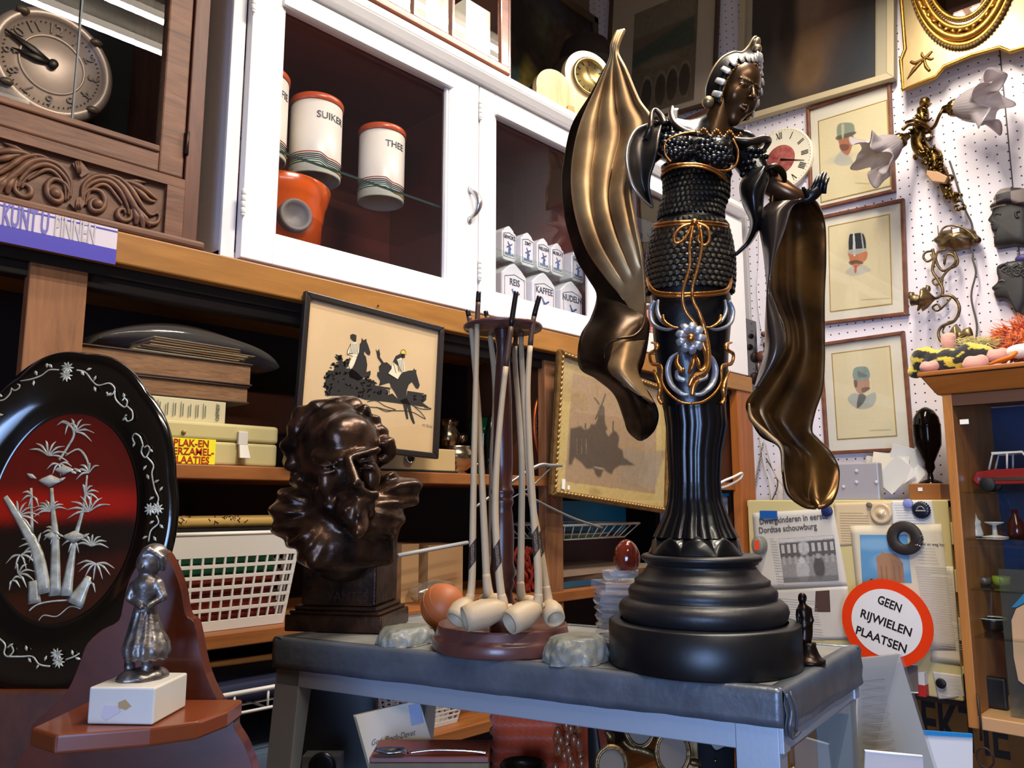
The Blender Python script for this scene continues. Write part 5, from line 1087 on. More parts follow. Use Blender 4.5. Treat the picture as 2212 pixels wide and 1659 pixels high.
both([(1414,650,-.034),(1406,672,-.030),(1412,700,-.038),(1440,712,-.054),(1462,706,-.062)],(5,7,6,5,2),sv_);both([(1422,648,-.036),(1420,672,-.038),(1430,694,-.05),(1448,706,-.058)],(3,5,4,2),sv_)
both([(1432,680,-.050),(1434,694,-.052),(1450,706,-.059),(1466,708,-.063)],(3,5,4,1.5),cv_)
both([(1464,762,-.062),(1450,775,-.056),(1443,800,-.052),(1450,830,-.055),(1472,850,-.062),(1488,852,-.064)],(2,6,8,8,7,5),sv_);both([(1462,800,-.062),(1464,815,-.064),(1480,822,-.066)],(3,6,5),sv_)
both([(1464,765,-.064),(1462,785,-.066),(1472,800,-.068),(1478,796,-.068)],(2,5,6,3),cv_);cv_.tube([S(1500,765,-.066),S(1494,790,-.070),S(1488,808,-.068)],[rad(2),rad(7),rad(4)],6,flat=.5);cv_.tube([S(1502,765,-.066),S(1508,785,-.070),S(1512,800,-.068)],[rad(2),rad(6),rad(3)],6,flat=.5)
both([(1408,740,-.030),(1420,744,-.044),(1416,756,-.046),(1404,765,-.03),(1408,785,-.034),(1428,792,-.05),(1430,825,-.052),(1445,850,-.056),(1470,868,-.060),(1494,872,-.062)],(3,5,4,4,4,4,3,3,3,3),cv_);both([(1412,800,-.032),(1426,835,-.046),(1424,860,-.044),(1430,872,-.046)],(3,6,5,5),cv_)
sv_.build('silver_scroll',silverp,st_);cv_.build('copper_scroll',copperg,st_)
# winged sleeves: lofted ribbons between traced left and right edges
def ribbon(L_,R_,n=60,m=14,dl=None,folds=None,th=.003,nm='x',mat_=None,bow=.0,parent=None,bowf=None):
 A=smooth_path([(a[0],a[1],a[2]) for a in L_],12);B_=smooth_path([(a[0],a[1],a[2]) for a in R_],12);t=np.linspace(0,1,n)
 ia=lambda Q_:np.stack([np.interp(t,np.linspace(0,1,len(Q_)),Q_[:,k]) for k in range(3)],1);A,B_=ia(A),ia(B_);G=np.zeros((n,m,3))
 for i in range(n):
  for j in range(m):
   s_=j/(m-1);q=A[i]*(1-s_)+B_[i]*s_;d=q[2]-(bowf(t[i]) if bowf else bow)*math.sin(PI*s_)
   if folds:d-=folds(s_,t[i])
   G[i,j]=S(q[0],q[1],d)
 return G
fold=lambda s,t:(.010*(abs(math.sin(PI*3.2*s+.3))**.7)-.004)*math.sin(PI*min(1,t*1.15))**.6
L1=[(1333,68,.0),(1322,95,.0),(1318,128,.01),(1290,190,.02),(1258,260,.02),(1240,330,.02),(1236,400,.015),(1246,470,.01),(1270,540,.0),(1310,600,-.01),(1350,650,-.02),(1378,700,-.03)]
R1=[(1350,64,.0),(1338,90,.0),(1334,115,.0),(1352,150,-.005),(1380,215,-.012),(1408,262,-.016),(1385,330,-.02),(1362,400,-.03),(1370,470,-.04),(1385,540,-.04),(1392,600,-.035),(1396,690,-.035)]
G=ribbon(L1,R1,90,44,folds=fold)
MB().grid(G).build('sleeve_lining',goldin,st_,solid=.004)
L2=[(1318,128,.02),(1280,200,.03),(1238,270,.035),(1222,340,.04),(1216,400,.04),(1224,480,.03),(1248,560,.02),(1270,600,.01),(1290,640,.0),(1278,690,-.01),(1256,730,-.015),(1254,790,-.02),(1290,815,-.02),(1330,850,-.02),(1350,900,-.02),(1360,930,-.02),(1380,948,-.02)]
R2=[(1334,118,.01),(1300,190,.024),(1262,270,.024),(1245,340,.024),(1242,400,.02),(1250,470,.014),(1275,545,.004),(1315,605,-.006),(1358,660,-.02),(1398,690,-.034),(1398,730,-.036),(1388,780,-.036),(1376,820,-.036),(1398,850,-.036),(1418,890,-.036),(1412,925,-.03),(1390,948,-.024)]
G=ribbon(L2,R2,110,20,bowf=lambda t:.035*max(0,math.sin(PI*min(1,max(0,(t-.5)/.5)))))
MB().grid(G).build('sleeve_outer',bronze,st_,solid=.005)
L3=[(1318,742,-.05),(1312,770,-.055),(1316,800,-.062),(1345,828,-.066),(1370,845,-.066)]
R3=[(1392,735,-.048),(1384,765,-.052),(1376,800,-.056),(1392,840,-.056),(1412,872,-.050)]
MB().grid(ribbon(L3,R3,40,14,bow=.012)).build('sleeve_fold',goldin,st_,solid=.003)
sw=MB();sw.tube([S(*p) for p in((1394,650,-.046),(1390,700,-.052),(1370,725,-.060),(1335,732,-.064),(1310,748,-.060),(1306,780,-.056),(1318,812,-.060),(1350,835,-.068),(1392,868,-.060))],[rad(x) for x in(1,3,3.4,3,2.6,2.4,2.6,2.6,1)],8,smoothp=7);sw.build('fold_edge',bronze,st_)
G=ribbon([(1412,265,-.02),(1375,280,-.03),(1356,315,-.036),(1354,355,-.04),(1366,400,-.04),(1388,430,-.036),(1410,448,-.03)],[(1430,270,-.03),(1425,290,-.04),(1420,320,-.046),(1414,350,-.044),(1404,380,-.04),(1402,410,-.036),(1410,448,-.03)],40,12,bow=-.012)
MB().grid(G).build('shoulder_cap',mat('worn_cap','#4b443e',.32,.7,var=.4,vscale=20,col2='#2a2624'),st_,solid=.003)
eg_=MB();eg_.tube(G[:,0],[rad(x) for x in(2,4,4.5,4,3,1.5)],8);eg_.build('cap_edge',mat('bright_silver_edge','#aaa49c',.3,.8),st_)
hk_=MB();hk_.tube([S(*p) for p in((1395,300,-.03),(1405,275,-.036),(1408,245,-.03),(1416,238,-.026),(1428,252,-.026),(1436,268,-.03))],[rad(x) for x in(8,8,5,5,7,8)],8,smoothp=5);hk_.build('shoulder_horn',mat('collar_patina','#4a4038',.3,.8),st_)
G=ribbon([(1650,360,-.03),(1620,372,-.03),(1600,400,-.03),(1606,440,-.026),(1622,480,-.02),(1612,520,-.01),(1588,550,-.01)],[(1652,362,-.046),(1658,385,-.05),(1648,420,-.05),(1645,455,-.046),(1640,490,-.036),(1620,525,-.02),(1590,551,-.01)],50,12,bow=.02)
MB().grid(G).build('sleeve_cap',black_pat,st_,solid=.003)
eg_=MB();eg_.tube(G[:42,-1],[rad(x) for x in(3,3.5,3.5,3,2)],8);eg_.build('cap_edge',mat('bright_silver_edge','#aaa49c',.3,.8),st_)
kn_=MB();kn_.ball(S(1668,372,-.04),(rad(16),rad(14),rad(12)));kn_.tube([S(*p) for p in((1652,368,-.05),(1672,360,-.054),(1690,372,-.05),(1696,392,-.044))],[rad(x) for x in(6,8,8,4)],8,smoothp=4);kn_.build('elbow_knot',bronze,st_)
ar=MB();ar.tube([S(*p) for p in((1645,385,-.02),(1675,402,-.03),(1705,418,-.036),(1735,428,-.036))],[rad(x) for x in(26,26,20,14)],20,smoothp=5);ar.build('forearm',mat('arm_patina','#6a4a32',.28,.75),st_)
hn=MB();hn.tube([S(*p) for p in((1726,430,-.036),(1742,428,-.04),(1756,418,-.042),(1766,408,-.042))],[rad(x) for x in(11,13,15,14)],14,smoothp=4,flat=.6,up=FH)
for k,(u,v,L_) in enumerate(((1757,404,1.0),(1766,401,1.1),(1775,401,1.05),(1783,406,.85))):
 hn.tube([S(u-6+k*1.0,v+12,-.042),S(u+4-k*1.5,v-8*L_,-.046),S(u+10-k*2,v-20*L_,-.044),S(u+14-k*2.5,v-25*L_,-.038)],[rad(x) for x in(5.2,4.8,4.2,3)],8,smoothp=4)
hn.tube([S(1744,424,-.046),S(1738,412,-.054),S(1734,404,-.056)],[rad(x) for x in(5,4.6,3.4)],8,smoothp=3);hn.build('hand',black_pat,st_)
L4=[(1668,400,-.03),(1665,440,-.035),(1662,500,-.03),(1660,580,-.03),(1664,640,-.03),(1690,700,-.03),(1694,750,-.03),(1672,790,-.03),(1640,835,-.03),(1615,870,-.03),(1622,900,-.03),(1645,940,-.03),(1685,965,-.03),(1692,1020,-.03),(1702,1065,-.03),(1735,1092,-.03),(1760,1097,-.03)]
R4=[(1735,425,-.03),(1765,440,-.02),(1782,480,.0),(1785,560,.0),(1782,640,.0),(1782,720,.0),(1782,780,.0),(1778,840,.0),(1762,890,.0),(1755,930,.0),(1770,950,.0),(1795,975,.0),(1812,1010,.0),(1812,1050,-.01),(1800,1080,-.02),(1785,1092,-.03),(1768,1097,-.03)]
br_v=mat('sleeve_dark_gold','#2a1c12',.28,.75,bump=.1,var=.6,vscale=14,col2='#6e4c22')
G=ribbon(L4,R4,130,26,bowf=lambda t:-.018,folds=lambda s,t:.012*math.exp(-((s-.28)/.10)**2)*math.sin(PI*t)+.010*math.exp(-((s-.62)/.2)**2))
MB().grid(G).build('hanging_sleeve',br_v,st_,solid=.004)
L5=[(1662,440,-.034),(1640,470,-.034),(1650,540,-.034),(1658,620,-.034),(1655,700,-.034),(1654,760,-.034),(1640,810,-.034),(1632,838,-.034)]
R5=[(1730,430,-.05),(1706,450,-.055),(1690,500,-.056),(1668,570,-.052),(1662,620,-.05),(1684,690,-.056),(1692,750,-.056),(1640,836,-.036)]
G=ribbon(L5,R5,70,12,bow=.014);MB().grid(G).build('sleeve_front',mat('sleeve_front_patina','#5c5048',.28,.75,var=.4,vscale=12),st_,solid=.003)
e5=MB();e5.tube(G[:52,-1],[rad(x) for x in(2,4,3,2,1.5)],8);e5.build('sleeve_edge',mat('pale_edge','#8f8a94',.25,.8),st_)
e6=MB();e6.tube([S(*p) for p in((1618,872,-.034),(1624,905,-.036),(1660,940,-.045),(1688,968,-.05),(1690,1020,-.046))],[rad(x) for x in(2,6,6,4,2)],8,smoothp=6);e6.build('sleeve_edge',goldin,st_)
# right pegboard wall
def wpic(pts,X,fw,dep,fm,name,lab,cat='picture',mat_w=None,matm=None,glass=True,cvfn=None,inner=None,nx=130,grp=None,bev=.002,gm=None):
 c=[np.array(Rp(u,v,X)) for u,v in pts];o2=sum(c)/4
 w=(np.linalg.norm(c[1]-c[0])+np.linalg.norm(c[2]-c[3]))/2;h=(np.linalg.norm(c[0]-c[3])+np.linalg.norm(c[1]-c[2]))/2
 ang=(math.atan2(*(c[1]-c[0])[::-1])+math.atan2(*(c[2]-c[3])[::-1]))/2
 M=frame((X,-o2[0],o2[1]),(0,-math.cos(ang),math.sin(ang)),(0,math.sin(ang),math.cos(ang)),(-1,0,0))
 t=thing(name,lab,cat,(X,-o2[0],o2[1]-h/2),grp);picture_frame(M,w,h,fw,dep,fm,t,bev=bev)
 Mi=np.linalg.inv(M)
 def loc(u,v):q=Mi@np.append(onP(u,v,M[:3,3],M[:3,2]),1);return q[0],q[1]
 if matm:MB(M).box(-w/2+fw*.8,w/2-fw*.8,-h/2+fw*.8,h/2-fw*.8,-dep*.35,-dep*.25).build('mount',matm,t)
 if cvfn:
  if inner:a=loc(*inner[0]);b=loc(*inner[1]);x0,x1,y0,y1=min(a[0],b[0]),max(a[0],b[0]),min(a[1],b[1]),max(a[1],b[1])
  else:x0,x1,y0,y1=-w/2+fw*.8,w/2-fw*.8,-h/2+fw*.8,h/2-fw*.8
  cv=Canvas(x1-x0,y1-y0,'#d9c9a4',nx);L_=lambda u,v:((loc(u,v)[0]-x0)/(x1-x0),(loc(u,v)[1]-y0)/(y1-y0));cvfn(cv,L_)
  mm=MB(M);cv.add_to(mm,x0,y0,-dep*.18);mm.build('print',mat('printed_picture','#ffffff',.6,vcol=True),t,vcol=True)
  if inner:
   g_=MB(M)
   for(a0,b0,a1,b1) in((x0-.003,y0-.003,x1+.003,y0),(x0-.003,y1,x1+.003,y1+.003),(x0-.003,y0,x0,y1),(x1,y0,x1+.003,y1)):g_.box(a0,a1,b0,b1,-dep*.25,-dep*.15)
   g_.build('inner_edge',gm or mat('gold_slip','#b8964a',.4,.6),t)
 if glass:MB(M).box(-w/2+fw*.9,w/2-fw*.9,-h/2+fw*.9,h/2-fw*.9,dep*.1,dep*.18).build('glass_pane',m_glass,t)
 return t,M,w,h,loc
brf=mat('thin_brown_frame','#7a4a32',.45,col2='#5a3322',var=.3,vscale=40);mount=mat('pale_mount','#cfc6b6',.8)
def soldier(kind):
 def f(cv,L_):
  cv.C[:]=np.array(lin('#cdbd98'));cv.rnd=True
  z=lambda x,y:L_(1700+x/(2.963 if kind==0 else 2.766),y/(2.963) if kind==0 else 480+y/2.766)
  if kind==0:
   cv.blob(z(345,1010),(.22,.05),'#a8a49c',.5,.8);cv.poly([z(*p) for p in((300,1030),(350,960),(400,1000),(420,1045),(340,1060))],'#9a9a98',.7,6)
   cv.poly([z(*p) for p in((325,890),(345,880),(420,860),(415,930),(390,990),(350,970),(335,930))],'#9c6246',1,2);cv.poly([z(*p) for p in((335,925),(395,925),(385,960),(345,960))],'#5a3a30',.8,3)
   cv.poly([z(*p) for p in((318,810),(350,785),(420,790),(428,850),(375,870),(325,885))],'#7c8272',1,2);cv.poly([z(*p) for p in((318,870),(428,840),(428,860),(325,895))],'#4a4a40',.9,1);cv.poly([z(*p) for p in((345,800),(365,800),(360,880),(350,880))],'#b8b090',.7,1)
  elif kind==1:
   cv.poly([z(*p) for p in((345,300),(385,262),(400,240),(450,250),(500,285),(470,300),(400,320))],'#a9a49a',.8,4)
   cv.poly([z(*p) for p in((370,175),(470,170),(475,215),(450,240),(410,270),(385,255),(370,215))],'#b8704a',1,2);cv.poly([z(*p) for p in((368,235),(415,225),(455,240),(440,250),(410,245),(380,255))],'#5a4030',.9,1)
   cv.poly([z(*p) for p in((370,80),(395,68),(455,70),(468,165),(405,190),(368,175))],'#20262e',1,1);cv.poly([z(*p) for p in((392,75),(402,75),(408,190),(394,190))],'#c8c4bc',1);cv.poly([z(*p) for p in((440,70),(446,70),(460,165),(452,168))],'#a8a49c',1);cv.poly([z(*p) for p in((368,165),(470,155),(470,172),(405,192),(368,184))],'#b0aca0',.9,1);cv.poly([z(*p) for p in((400,262),(415,262),(412,300),(402,300))],'#a83828',.9,1)
  else:
   cv.poly([z(*p) for p in((360,1060),(400,1020),(460,1040),(520,1015),(530,1060),(500,1105),(420,1115))],'#8e9490',.8,3);cv.poly([z(*p) for p in((430,1025),(470,1040),(450,1085),(415,1110))],'#454844',.9,2)
   cv.poly([z(*p) for p in((400,935),(480,930),(490,985),(470,1010),(430,1025),(405,990))],'#a87c62',1,2);cv.poly([z(*p) for p in((445,990),(490,985),(490,1000),(450,1020))],'#4e4038',.8,2);cv.poly([z(*p) for p in((400,935),(415,935),(418,980),(402,985))],'#3a3430',.8,2)
   cv.poly([z(*p) for p in((395,880),(430,862),(480,870),(488,935),(400,940))],'#78857a',1,1);cv.poly([z(*p) for p in((420,890),(450,900),(480,920),(430,925))],'#4c5258',.7,3)
  b={0:((440,1170),(520,1175)),1:((455,462),(600,455)),2:((500,1245),(610,1240))}[kind];cv.poly([z(b[0][0],b[0][1]-4),z(b[1][0],b[1][1]-4),z(b[1][0],b[1][1]+4),z(b[0][0],b[0][1]+4)],'#9c8a60',.6)
  cv.noise(.05,2)
 return f
PX=XW-.012
wpic([(1721,242),(1915,180),(1945,411),(1772,452)],PX,.011,.016,brf,'soldier_print','framed soldier portrait with green cap, top of three, behind the glass lamp shade',matm=mount,cvfn=soldier(0),nx=200,inner=((1768,262),(1922,400)),grp='framed soldier portraits')
wpic([(1752,470),(1948,432),(1968,678),(1776,704)],PX,.011,.016,brf,'soldier_print','framed soldier portrait with tall black shako, middle of three',matm=mount,cvfn=soldier(1),nx=200,inner=((1790,490),(1925,655)),grp='framed soldier portraits')
wpic([(1772,742),(1956,714),(1973,974),(1780,982)],PX,.011,.016,brf,'soldier_print','framed soldier portrait with soft grey cap, lowest of three',matm=mount,cvfn=soldier(2),nx=200,inner=((1797,765),(1935,940)),grp='framed soldier portraits')
cream_f=mat('cream_wide_frame','#b7a888',.5);bigm=mat('brown_mount','#b5a28c',.8)
def dark_port(cv,L_):
 cv.C[:]=np.array(lin('#3a322e'));cv.blob(L_(1760,60),(.26,.30),'#7a5c4a',.9,.9).blob(L_(1745,20),(.12,.16),'#8c705c',.8,.6).blob(L_(1740,120),(.16,.20),'#80603f',.8,.8).blob(L_(1850,110),(.25,.2),'#2a3038',.7,.9).blob(L_(1750,150),(.08,.08),'#6e5234',.7,.6).blob(L_(1700,60),(.08,.3),'#1c1816',.8,.8);cv.noise(.1,6)
wpic([(1588,-100),(1925,-240),(1943,162),(1612,268)],XW-.03,.022,.03,cream_f,'portrait_painting','large dark painting in cream mount high on the pegboard wall',matm=mat('cream_mount','#b0a48c',.8),cvfn=dark_port,inner=((1626,-90),(1890,165)),gm=cream_f)
def hills(cv,L_):
 cv.C[:]=np.array(lin('#6a5a48'));cv.poly([L_(*p) for p in((1360,120),(1500,30),(1500,90),(1360,150))],'#3c4c40',.8,6);cv.poly([L_(*p) for p in((1360,-60),(1500,-100),(1500,30),(1360,90))],'#7d7260',.8,8)
 for k,u in enumerate((1395,1425,1450,1477)):cv.blob(L_(u,200-k*11),(.10,.16),'#8a7860',.7,.1);cv.blob(L_(u,204-k*11),(.085,.145),'#3a2e24',.9,.1)
 cv.blob(L_(1420,130),(.3,.05),'#80705a',.5,.8);cv.noise(.2,3)
wpic([(1296,-20),(1545,-130),(1560,215),(1330,285)],XW-.03,.012,.02,mat('dark_thin_frame','#4a3628',.5),'landscape_print','dim landscape print with dark arches in a brown mount behind the statue head',matm=bigm,cvfn=hills,inner=((1370,30),(1498,215)),gm=bigm)
wpic([(1330,330),(1500,262),(1620,440),(1420,520)],XW-.016,.012,.016,brf,'hidden_print','brown framed print mostly hidden behind the statue waist and shoulders',matm=mount)
MB().box(XW-.02,XW-.004,onX(1600,600,XW)[1]-.0,onX(1560,600,XW)[1]+.20,onX(1580,740,XW)[2],onX(1580,478,XW)[2]).build('foam_board',mat('white_board','#cfc9c4',.4),bevel=.003);tag(bpy.data.objects['foam_board'],'white rigid panel leaning flat on the wall behind the statue','panel')
sp=MB();y_=onX(1622,600,XW)[1];sp.box(XW-.035,XW-.021,y_-.008,y_+.03,onX(1622,738,XW)[2],onX(1615,475,XW)[2]);sp.build('grey_rail',mat('grey_plastic_rail','#a8a4a4',.4),bevel=.003);tag(bpy.data.objects['grey_rail'],'narrow grey vertical rail on the pegboard right of the statue waist','rail')
kb_=onX(1590,760,XW-.10);y0=onX(1616,800,XW-.1)[1];y1_=onX(1560,800,XW-.1)[1]
MB().box(XW-.10,XW-.022,y0,y1_,onX(1590,855,XW-.1)[2],onX(1590,690,XW-.1)[2]).build('glossy_black_box',mat('glossy_black','#0d0d0f',.08,coat=.6),bevel=.003);tag(bpy.data.objects['glossy_black_box'],'glossy black box standing on the shelf end behind the statue','box')
ww=MB()
for(u,v,r_) in((1645,770,.02),(1632,795,.024),(1650,815,.022),(1625,825,.02),(1640,845,.018),(1655,745,.012),(1650,722,.010)):ww.ball(onX(u,v,XW-.02),(.012,r_,r_),12,8)
ww.build('x_',mat('carved_dark_wood','#5a3426',.45,coat=.2));bpy.data.objects['x_'].name='carved_ornament';tag(bpy.data.objects['carved_ornament'],'reddish carved wooden ornament hanging beside the hanging sleeve','ornament')
cc=onX(1686,345,XW-.03);R_=.145;r1_=onX(1755,345,XW-.03)
Rk=abs(onX(1622,350,XW-.03)[1]-onX(1757,335,XW-.03)[1])/2
ct=roman_clock(frame((XW-.03,cc[1],cc[2]),(0,-1,0),ZU,(-1,0,0)),Rk,'round cream clock dial with roman numerals and red centre on the pegboard',name='clock_dial',th=.025)
MB(frame((XW-.03,cc[1],cc[2]),(0,-1,0),ZU,(-1,0,0))).tube([(0,0,.002),(Rk*.75,-Rk*.25,.002)],[.004,.001],6,flat=.3).build('hand',mat('black_hand','#2a2420',.4,.5),ct)
wr=MB();wr.tube([onX(1612,245,XW-.02),onX(1613,300,XW-.02),onX(1616,330,XW-.02)],.0015,6);tag(wr.build('picture_cord',mat('white_cord','#d8d4cc',.7)),'thin white hanging cord above the roman clock','cord')
cwr=MB();cwr.tube([onX(u,v,XW-.008) for u,v in((1640,500),(1640,560),(1636,620),(1640,680),(1650,740),(1654,800))],.002,6,smoothp=5);tag(cwr.build('white_flex',mat('white_cord','#d8d4cc',.7)),'thin white flex running down the pegboard behind the sleeve','cord')
mx_=XW-.056;gold_b=mat('gold_leaf_board','#a8936a',.36,.6,bump=.05,var=.2,vscale=5);gold_o=mat('gold_ornament','#a87c34',.35,.85,bump=.2,bscale=150)
mp_=lambda u,v:Rp(u,v,mx_)
mt=thing('gilt_mirror','large gilt mirror with oval opening in the top right corner','mirror',(mx_,onX(2080,60,mx_)[1],onX(1955,190,mx_)[2]))
oc=np.array(mp_(2083,-60));q1=np.array(mp_(1957,193));
side=[mp_(1955,195),mp_(2020,176),mp_(2050,150),mp_(2090,128),mp_(2170,100),mp_(2225,108),mp_(2330,60),mp_(2310,-160)]
out=[(-q[0],q[1]) for q in side]
hx=oc[0];BL=np.array(mp_(1953,196));M_m=frame((mx_,0,0),(0,-1,0),ZU,(-1,0,0))
half=[np.array(mp_(*p)) for p in((1953,196),(2030,170),(2050,148),(2075,136))];lw=hx-BL[0];b0=BL[1]
yb=np.array(mp_(2110,118));arch=b0+.030
poly=[(hx-lw,b0),(hx-lw+.095,b0+.006),(hx-lw+.12,b0+.030),(hx,b0+.036),(hx+lw-.12,b0+.030),(hx+lw-.095,b0+.006),(hx+lw,b0),(hx+lw,b0+.10),(hx+lw-.02,b0+.13),(hx+lw-.02,b0+.62),(hx+lw,b0+.66),(hx+lw,b0+.75),(hx-lw,b0+.75),(hx-lw,b0+.66),(hx-lw+.015,b0+.62),(hx-lw+.015,b0+.13),(hx-lw,b0+.10)]
MB(M_m).prism(poly,-.008,.008).build('gilt_board',gold_b,mt,bevel=.003)
rm=MB(M_m);rm.tube([(p[0],p[1],.009) for p in poly],.006,8,closed=True);rm.build('rope_edge',gold_o,mt)
oy=b0+.375;rx=lw*.78;ry=.30
bt_=np.array(mp_(2075,112));ry=oy-bt_[1] if oy-bt_[1]>.1 else.28
ell=lambda k,z:[(hx+rx*k*math.cos(a),oy+ry*k*math.sin(a),z) for a in np.linspace(0,2*PI,90,endpoint=False)]
fr1=MB(M_m)
for k,z,r in((.97,.014,.010),(.90,.020,.012),(.80,.016,.010),(.70,.012,.008)):fr1.tube(ell(k,z),r,8,closed=True)
fr1.build('oval_moulding',gold_o,mt)
be=MB(M_m)
for a in np.linspace(0,2*PI,110,endpoint=False):be.ball((hx+rx*1.0*math.cos(a),oy+ry*1.0*math.sin(a),.018),.0055,6,4)
be.build('beading',gold_b,mt);be=MB(M_m)
for a in np.linspace(0,2*PI,110,endpoint=False):be.ball((hx+rx*.74*math.cos(a),oy+ry*.74*math.sin(a),.020),.0035,6,4)
be.build('beading',gold_b,mt)
lf=MB(M_m)
for k,a in enumerate(np.linspace(0,2*PI,44,endpoint=False)):c0=(hx+rx*.87*math.cos(a),oy+ry*.85*math.sin(a));d_=a+PI/2+.5*(-1)**k;lf.tube([(c0[0]-.014*math.cos(d_),c0[1]-.014*math.sin(d_),.026),(c0[0],c0[1],.034),(c0[0]+.014*math.cos(d_),c0[1]+.014*math.sin(d_),.026)],(.001,.006,.001),6,flat=.6)
lf.build('carved_leaves',gold_o,mt)
P=ell(.68,.010);MB(M_m).prism([(p[0],p[1]) for p in P],.008,.010).build('mirror_glass',mat('mirror_glass','#5a4a44',.03,1.0),mt)
fd=MB(M_m);fz_=lambda x,y:mp_(1700+x/2.963,y/2.963)
for pts,r in(([(775,515),(820,450),(870,400)],(.0005,.007,.004)),([(870,400),(900,370),(935,335)],(.004,.005,.003)),([(880,380),(830,410),(798,400)],(.003,.005,.004)),([(885,385),(895,430),(920,460)],(.003,.005,.004)),([(890,380),(870,360),(870,342)],(.003,.004,.002)),([(895,375),(925,385),(945,378)],(.003,.004,.002))):fd.tube([(*fz_(*p),.010) for p in pts],r,8,flat=.5,smoothp=4)
fd.build('leaf_ornament',mat('dark_gilt','#6a4a1c',.4,.7),mt)
# brass wall lamp with two frosted shades
brass=mat('antique_brass','#8a6c38',.28,.95,bump=.3,bscale=90,var=.5,vscale=40,col2='#3c2a14');frost=mat('frosted_glass','#bdb4b8',.35,trans=.0,var=.1,coat=.1)
MATS['frosted_glass'].node_tree.nodes['Principled BSDF'].inputs['Transmission Weight'].default_value=.5
LX=XW-.05
wl=thing('wall_lamp','ornate brass wall lamp with two frosted frilled glass shades','lamp',onX(2020,400,XW-.02));z7=lambda x,y,d=.05:onX(1700+x/2.963,y/2.963,XW-d)
bb_=MB();rs=random.Random(11)
bb_.ball(z7(882,655,.07),.016,12,8)
spine=[(860,690),(870,730),(860,790),(850,860),(850,930),(890,980),(940,1000),(950,1060),(990,1110),(1010,1180),(1030,1230),(1060,1270),(1085,1300)]
bb_.tube([z7(x,y,.045) for x,y in spine],[.014,.018,.022,.026,.024,.022,.024,.02,.018,.016,.014,.010,.004],12,smoothp=4)
for k in range(46):
 x,y=spine[min(len(spine)-1,int(rs.random()*len(spine)))];x+=rs.uniform(-55,55)*(1.2 if 850<y<1050 else.7);y+=rs.uniform(-40,40);a=rs.uniform(0,6.3);r=rs.uniform(14,34);bb_.tube([z7(x+r*math.cos(a+q)*(1-q/7),y+r*math.sin(a+q)*(1-q/7),.055+rs.uniform(0,.03)) for q in np.linspace(0,4.5,7)],(.002,.006,.003),6)
bb_.build('brass_body',brass,wl)
am=MB();am.tube([z7(920,830,.06),z7(950,800,.10),z7(975,740,.12),z7(1010,690,.12),z7(1050,670,.12)],(.006,.005,.005,.006),8,smoothp=5);am.tube([z7(900,830,.06),z7(840,800,.10),z7(780,800,.12),z7(740,830,.13)],(.006,.005,.005,.006),8,smoothp=5);am.tube([z7(760,785,.1),z7(830,770,.11),z7(900,810,.09),z7(920,850,.07)],.005,8,smoothp=5);am.build('arms',brass,wl)
b2=MB(frame((XW-.075,0,0),(0,-1,0),ZU,(-1,0,0)));b2.prism([Rp(1700+x/2.963,y/2.963,XW-.075) for x,y in((905,1100),(975,1108),(1040,1140),(1020,1180),(940,1170),(903,1130))],0,.018);b2.build('terminal_block',mat('tan_block','#a8805c',.5),wl,bevel=.002)
MB().box(*[v for pr in zip(z7(905,870,.09)-np.array([.004,.006,.004]),z7(905,870,.09)+np.array([.001,.006,.004])) for v in pr]).build('price_tag',mat('white_tag','#e8e4e0',.5),wl)
def shade(c,axis,L_,R_,lab,seed):
 ax=nz(axis);s_=nz(np.cross(ax,ZU));u_=np.cross(s_,ax);M=frame(c,s_,u_,ax);n=96;A=np.linspace(0,2*PI,n,endpoint=False);G=[]
 for i,t in enumerate(np.linspace(0,1,22)):
  r=R_*(.30+.42*math.sin(min(1,t*1.6)*PI/2)+.55*max(0,t-.5)**1.6*1.9);fr=.30*max(0,t-.60)/.40;rr=r*(1+fr*np.sin(5*A+seed)+fr*.4*np.sin(11*A))+.0010*np.sin(36*A)*(1-t*.5);zz=L_*t-.035*fr*2*np.cos(5*A+seed)+.012*fr*np.sin(9*A)
  G.append(np.stack([rr*np.cos(A),rr*np.sin(A),zz],1))
 o=MB(M).grid(np.array(G),wv=True).build('glass_shade',frost,wl,solid=.0015)
 h_=MB(M);h_.lathe([(.010,-.035),(.013,-.02),(.022,-.012),(R_*.36,-.002),(R_*.36,.012),(R_*.30,.012)],32,fl=lambda A,i:.08*np.cos(10*A));h_.build('shade_holder',brass,wl)
shade(z7(1075,690,.12),(-.15,-.85,-.22),.105,.068,'',0.5)
shade(z7(715,905,.13),(-.55,.60,-.50),.105,.066,'',1.2)
fx=MB();fx.tube([z7(x,y,.03) for x,y in((1040,1030),(1070,1120),(1100,1220),(1140,1340),(1185,1440),(1180,1530),(1190,1640))]+[onX(u,v,XW-.03) for u,v in((2101,560),(2108,590),(2098,640),(2110,700),(2108,735))],.0028,8,smoothp=5);fx.build('lamp_cord',mat('grey_flex','#4a4744',.5),wl)
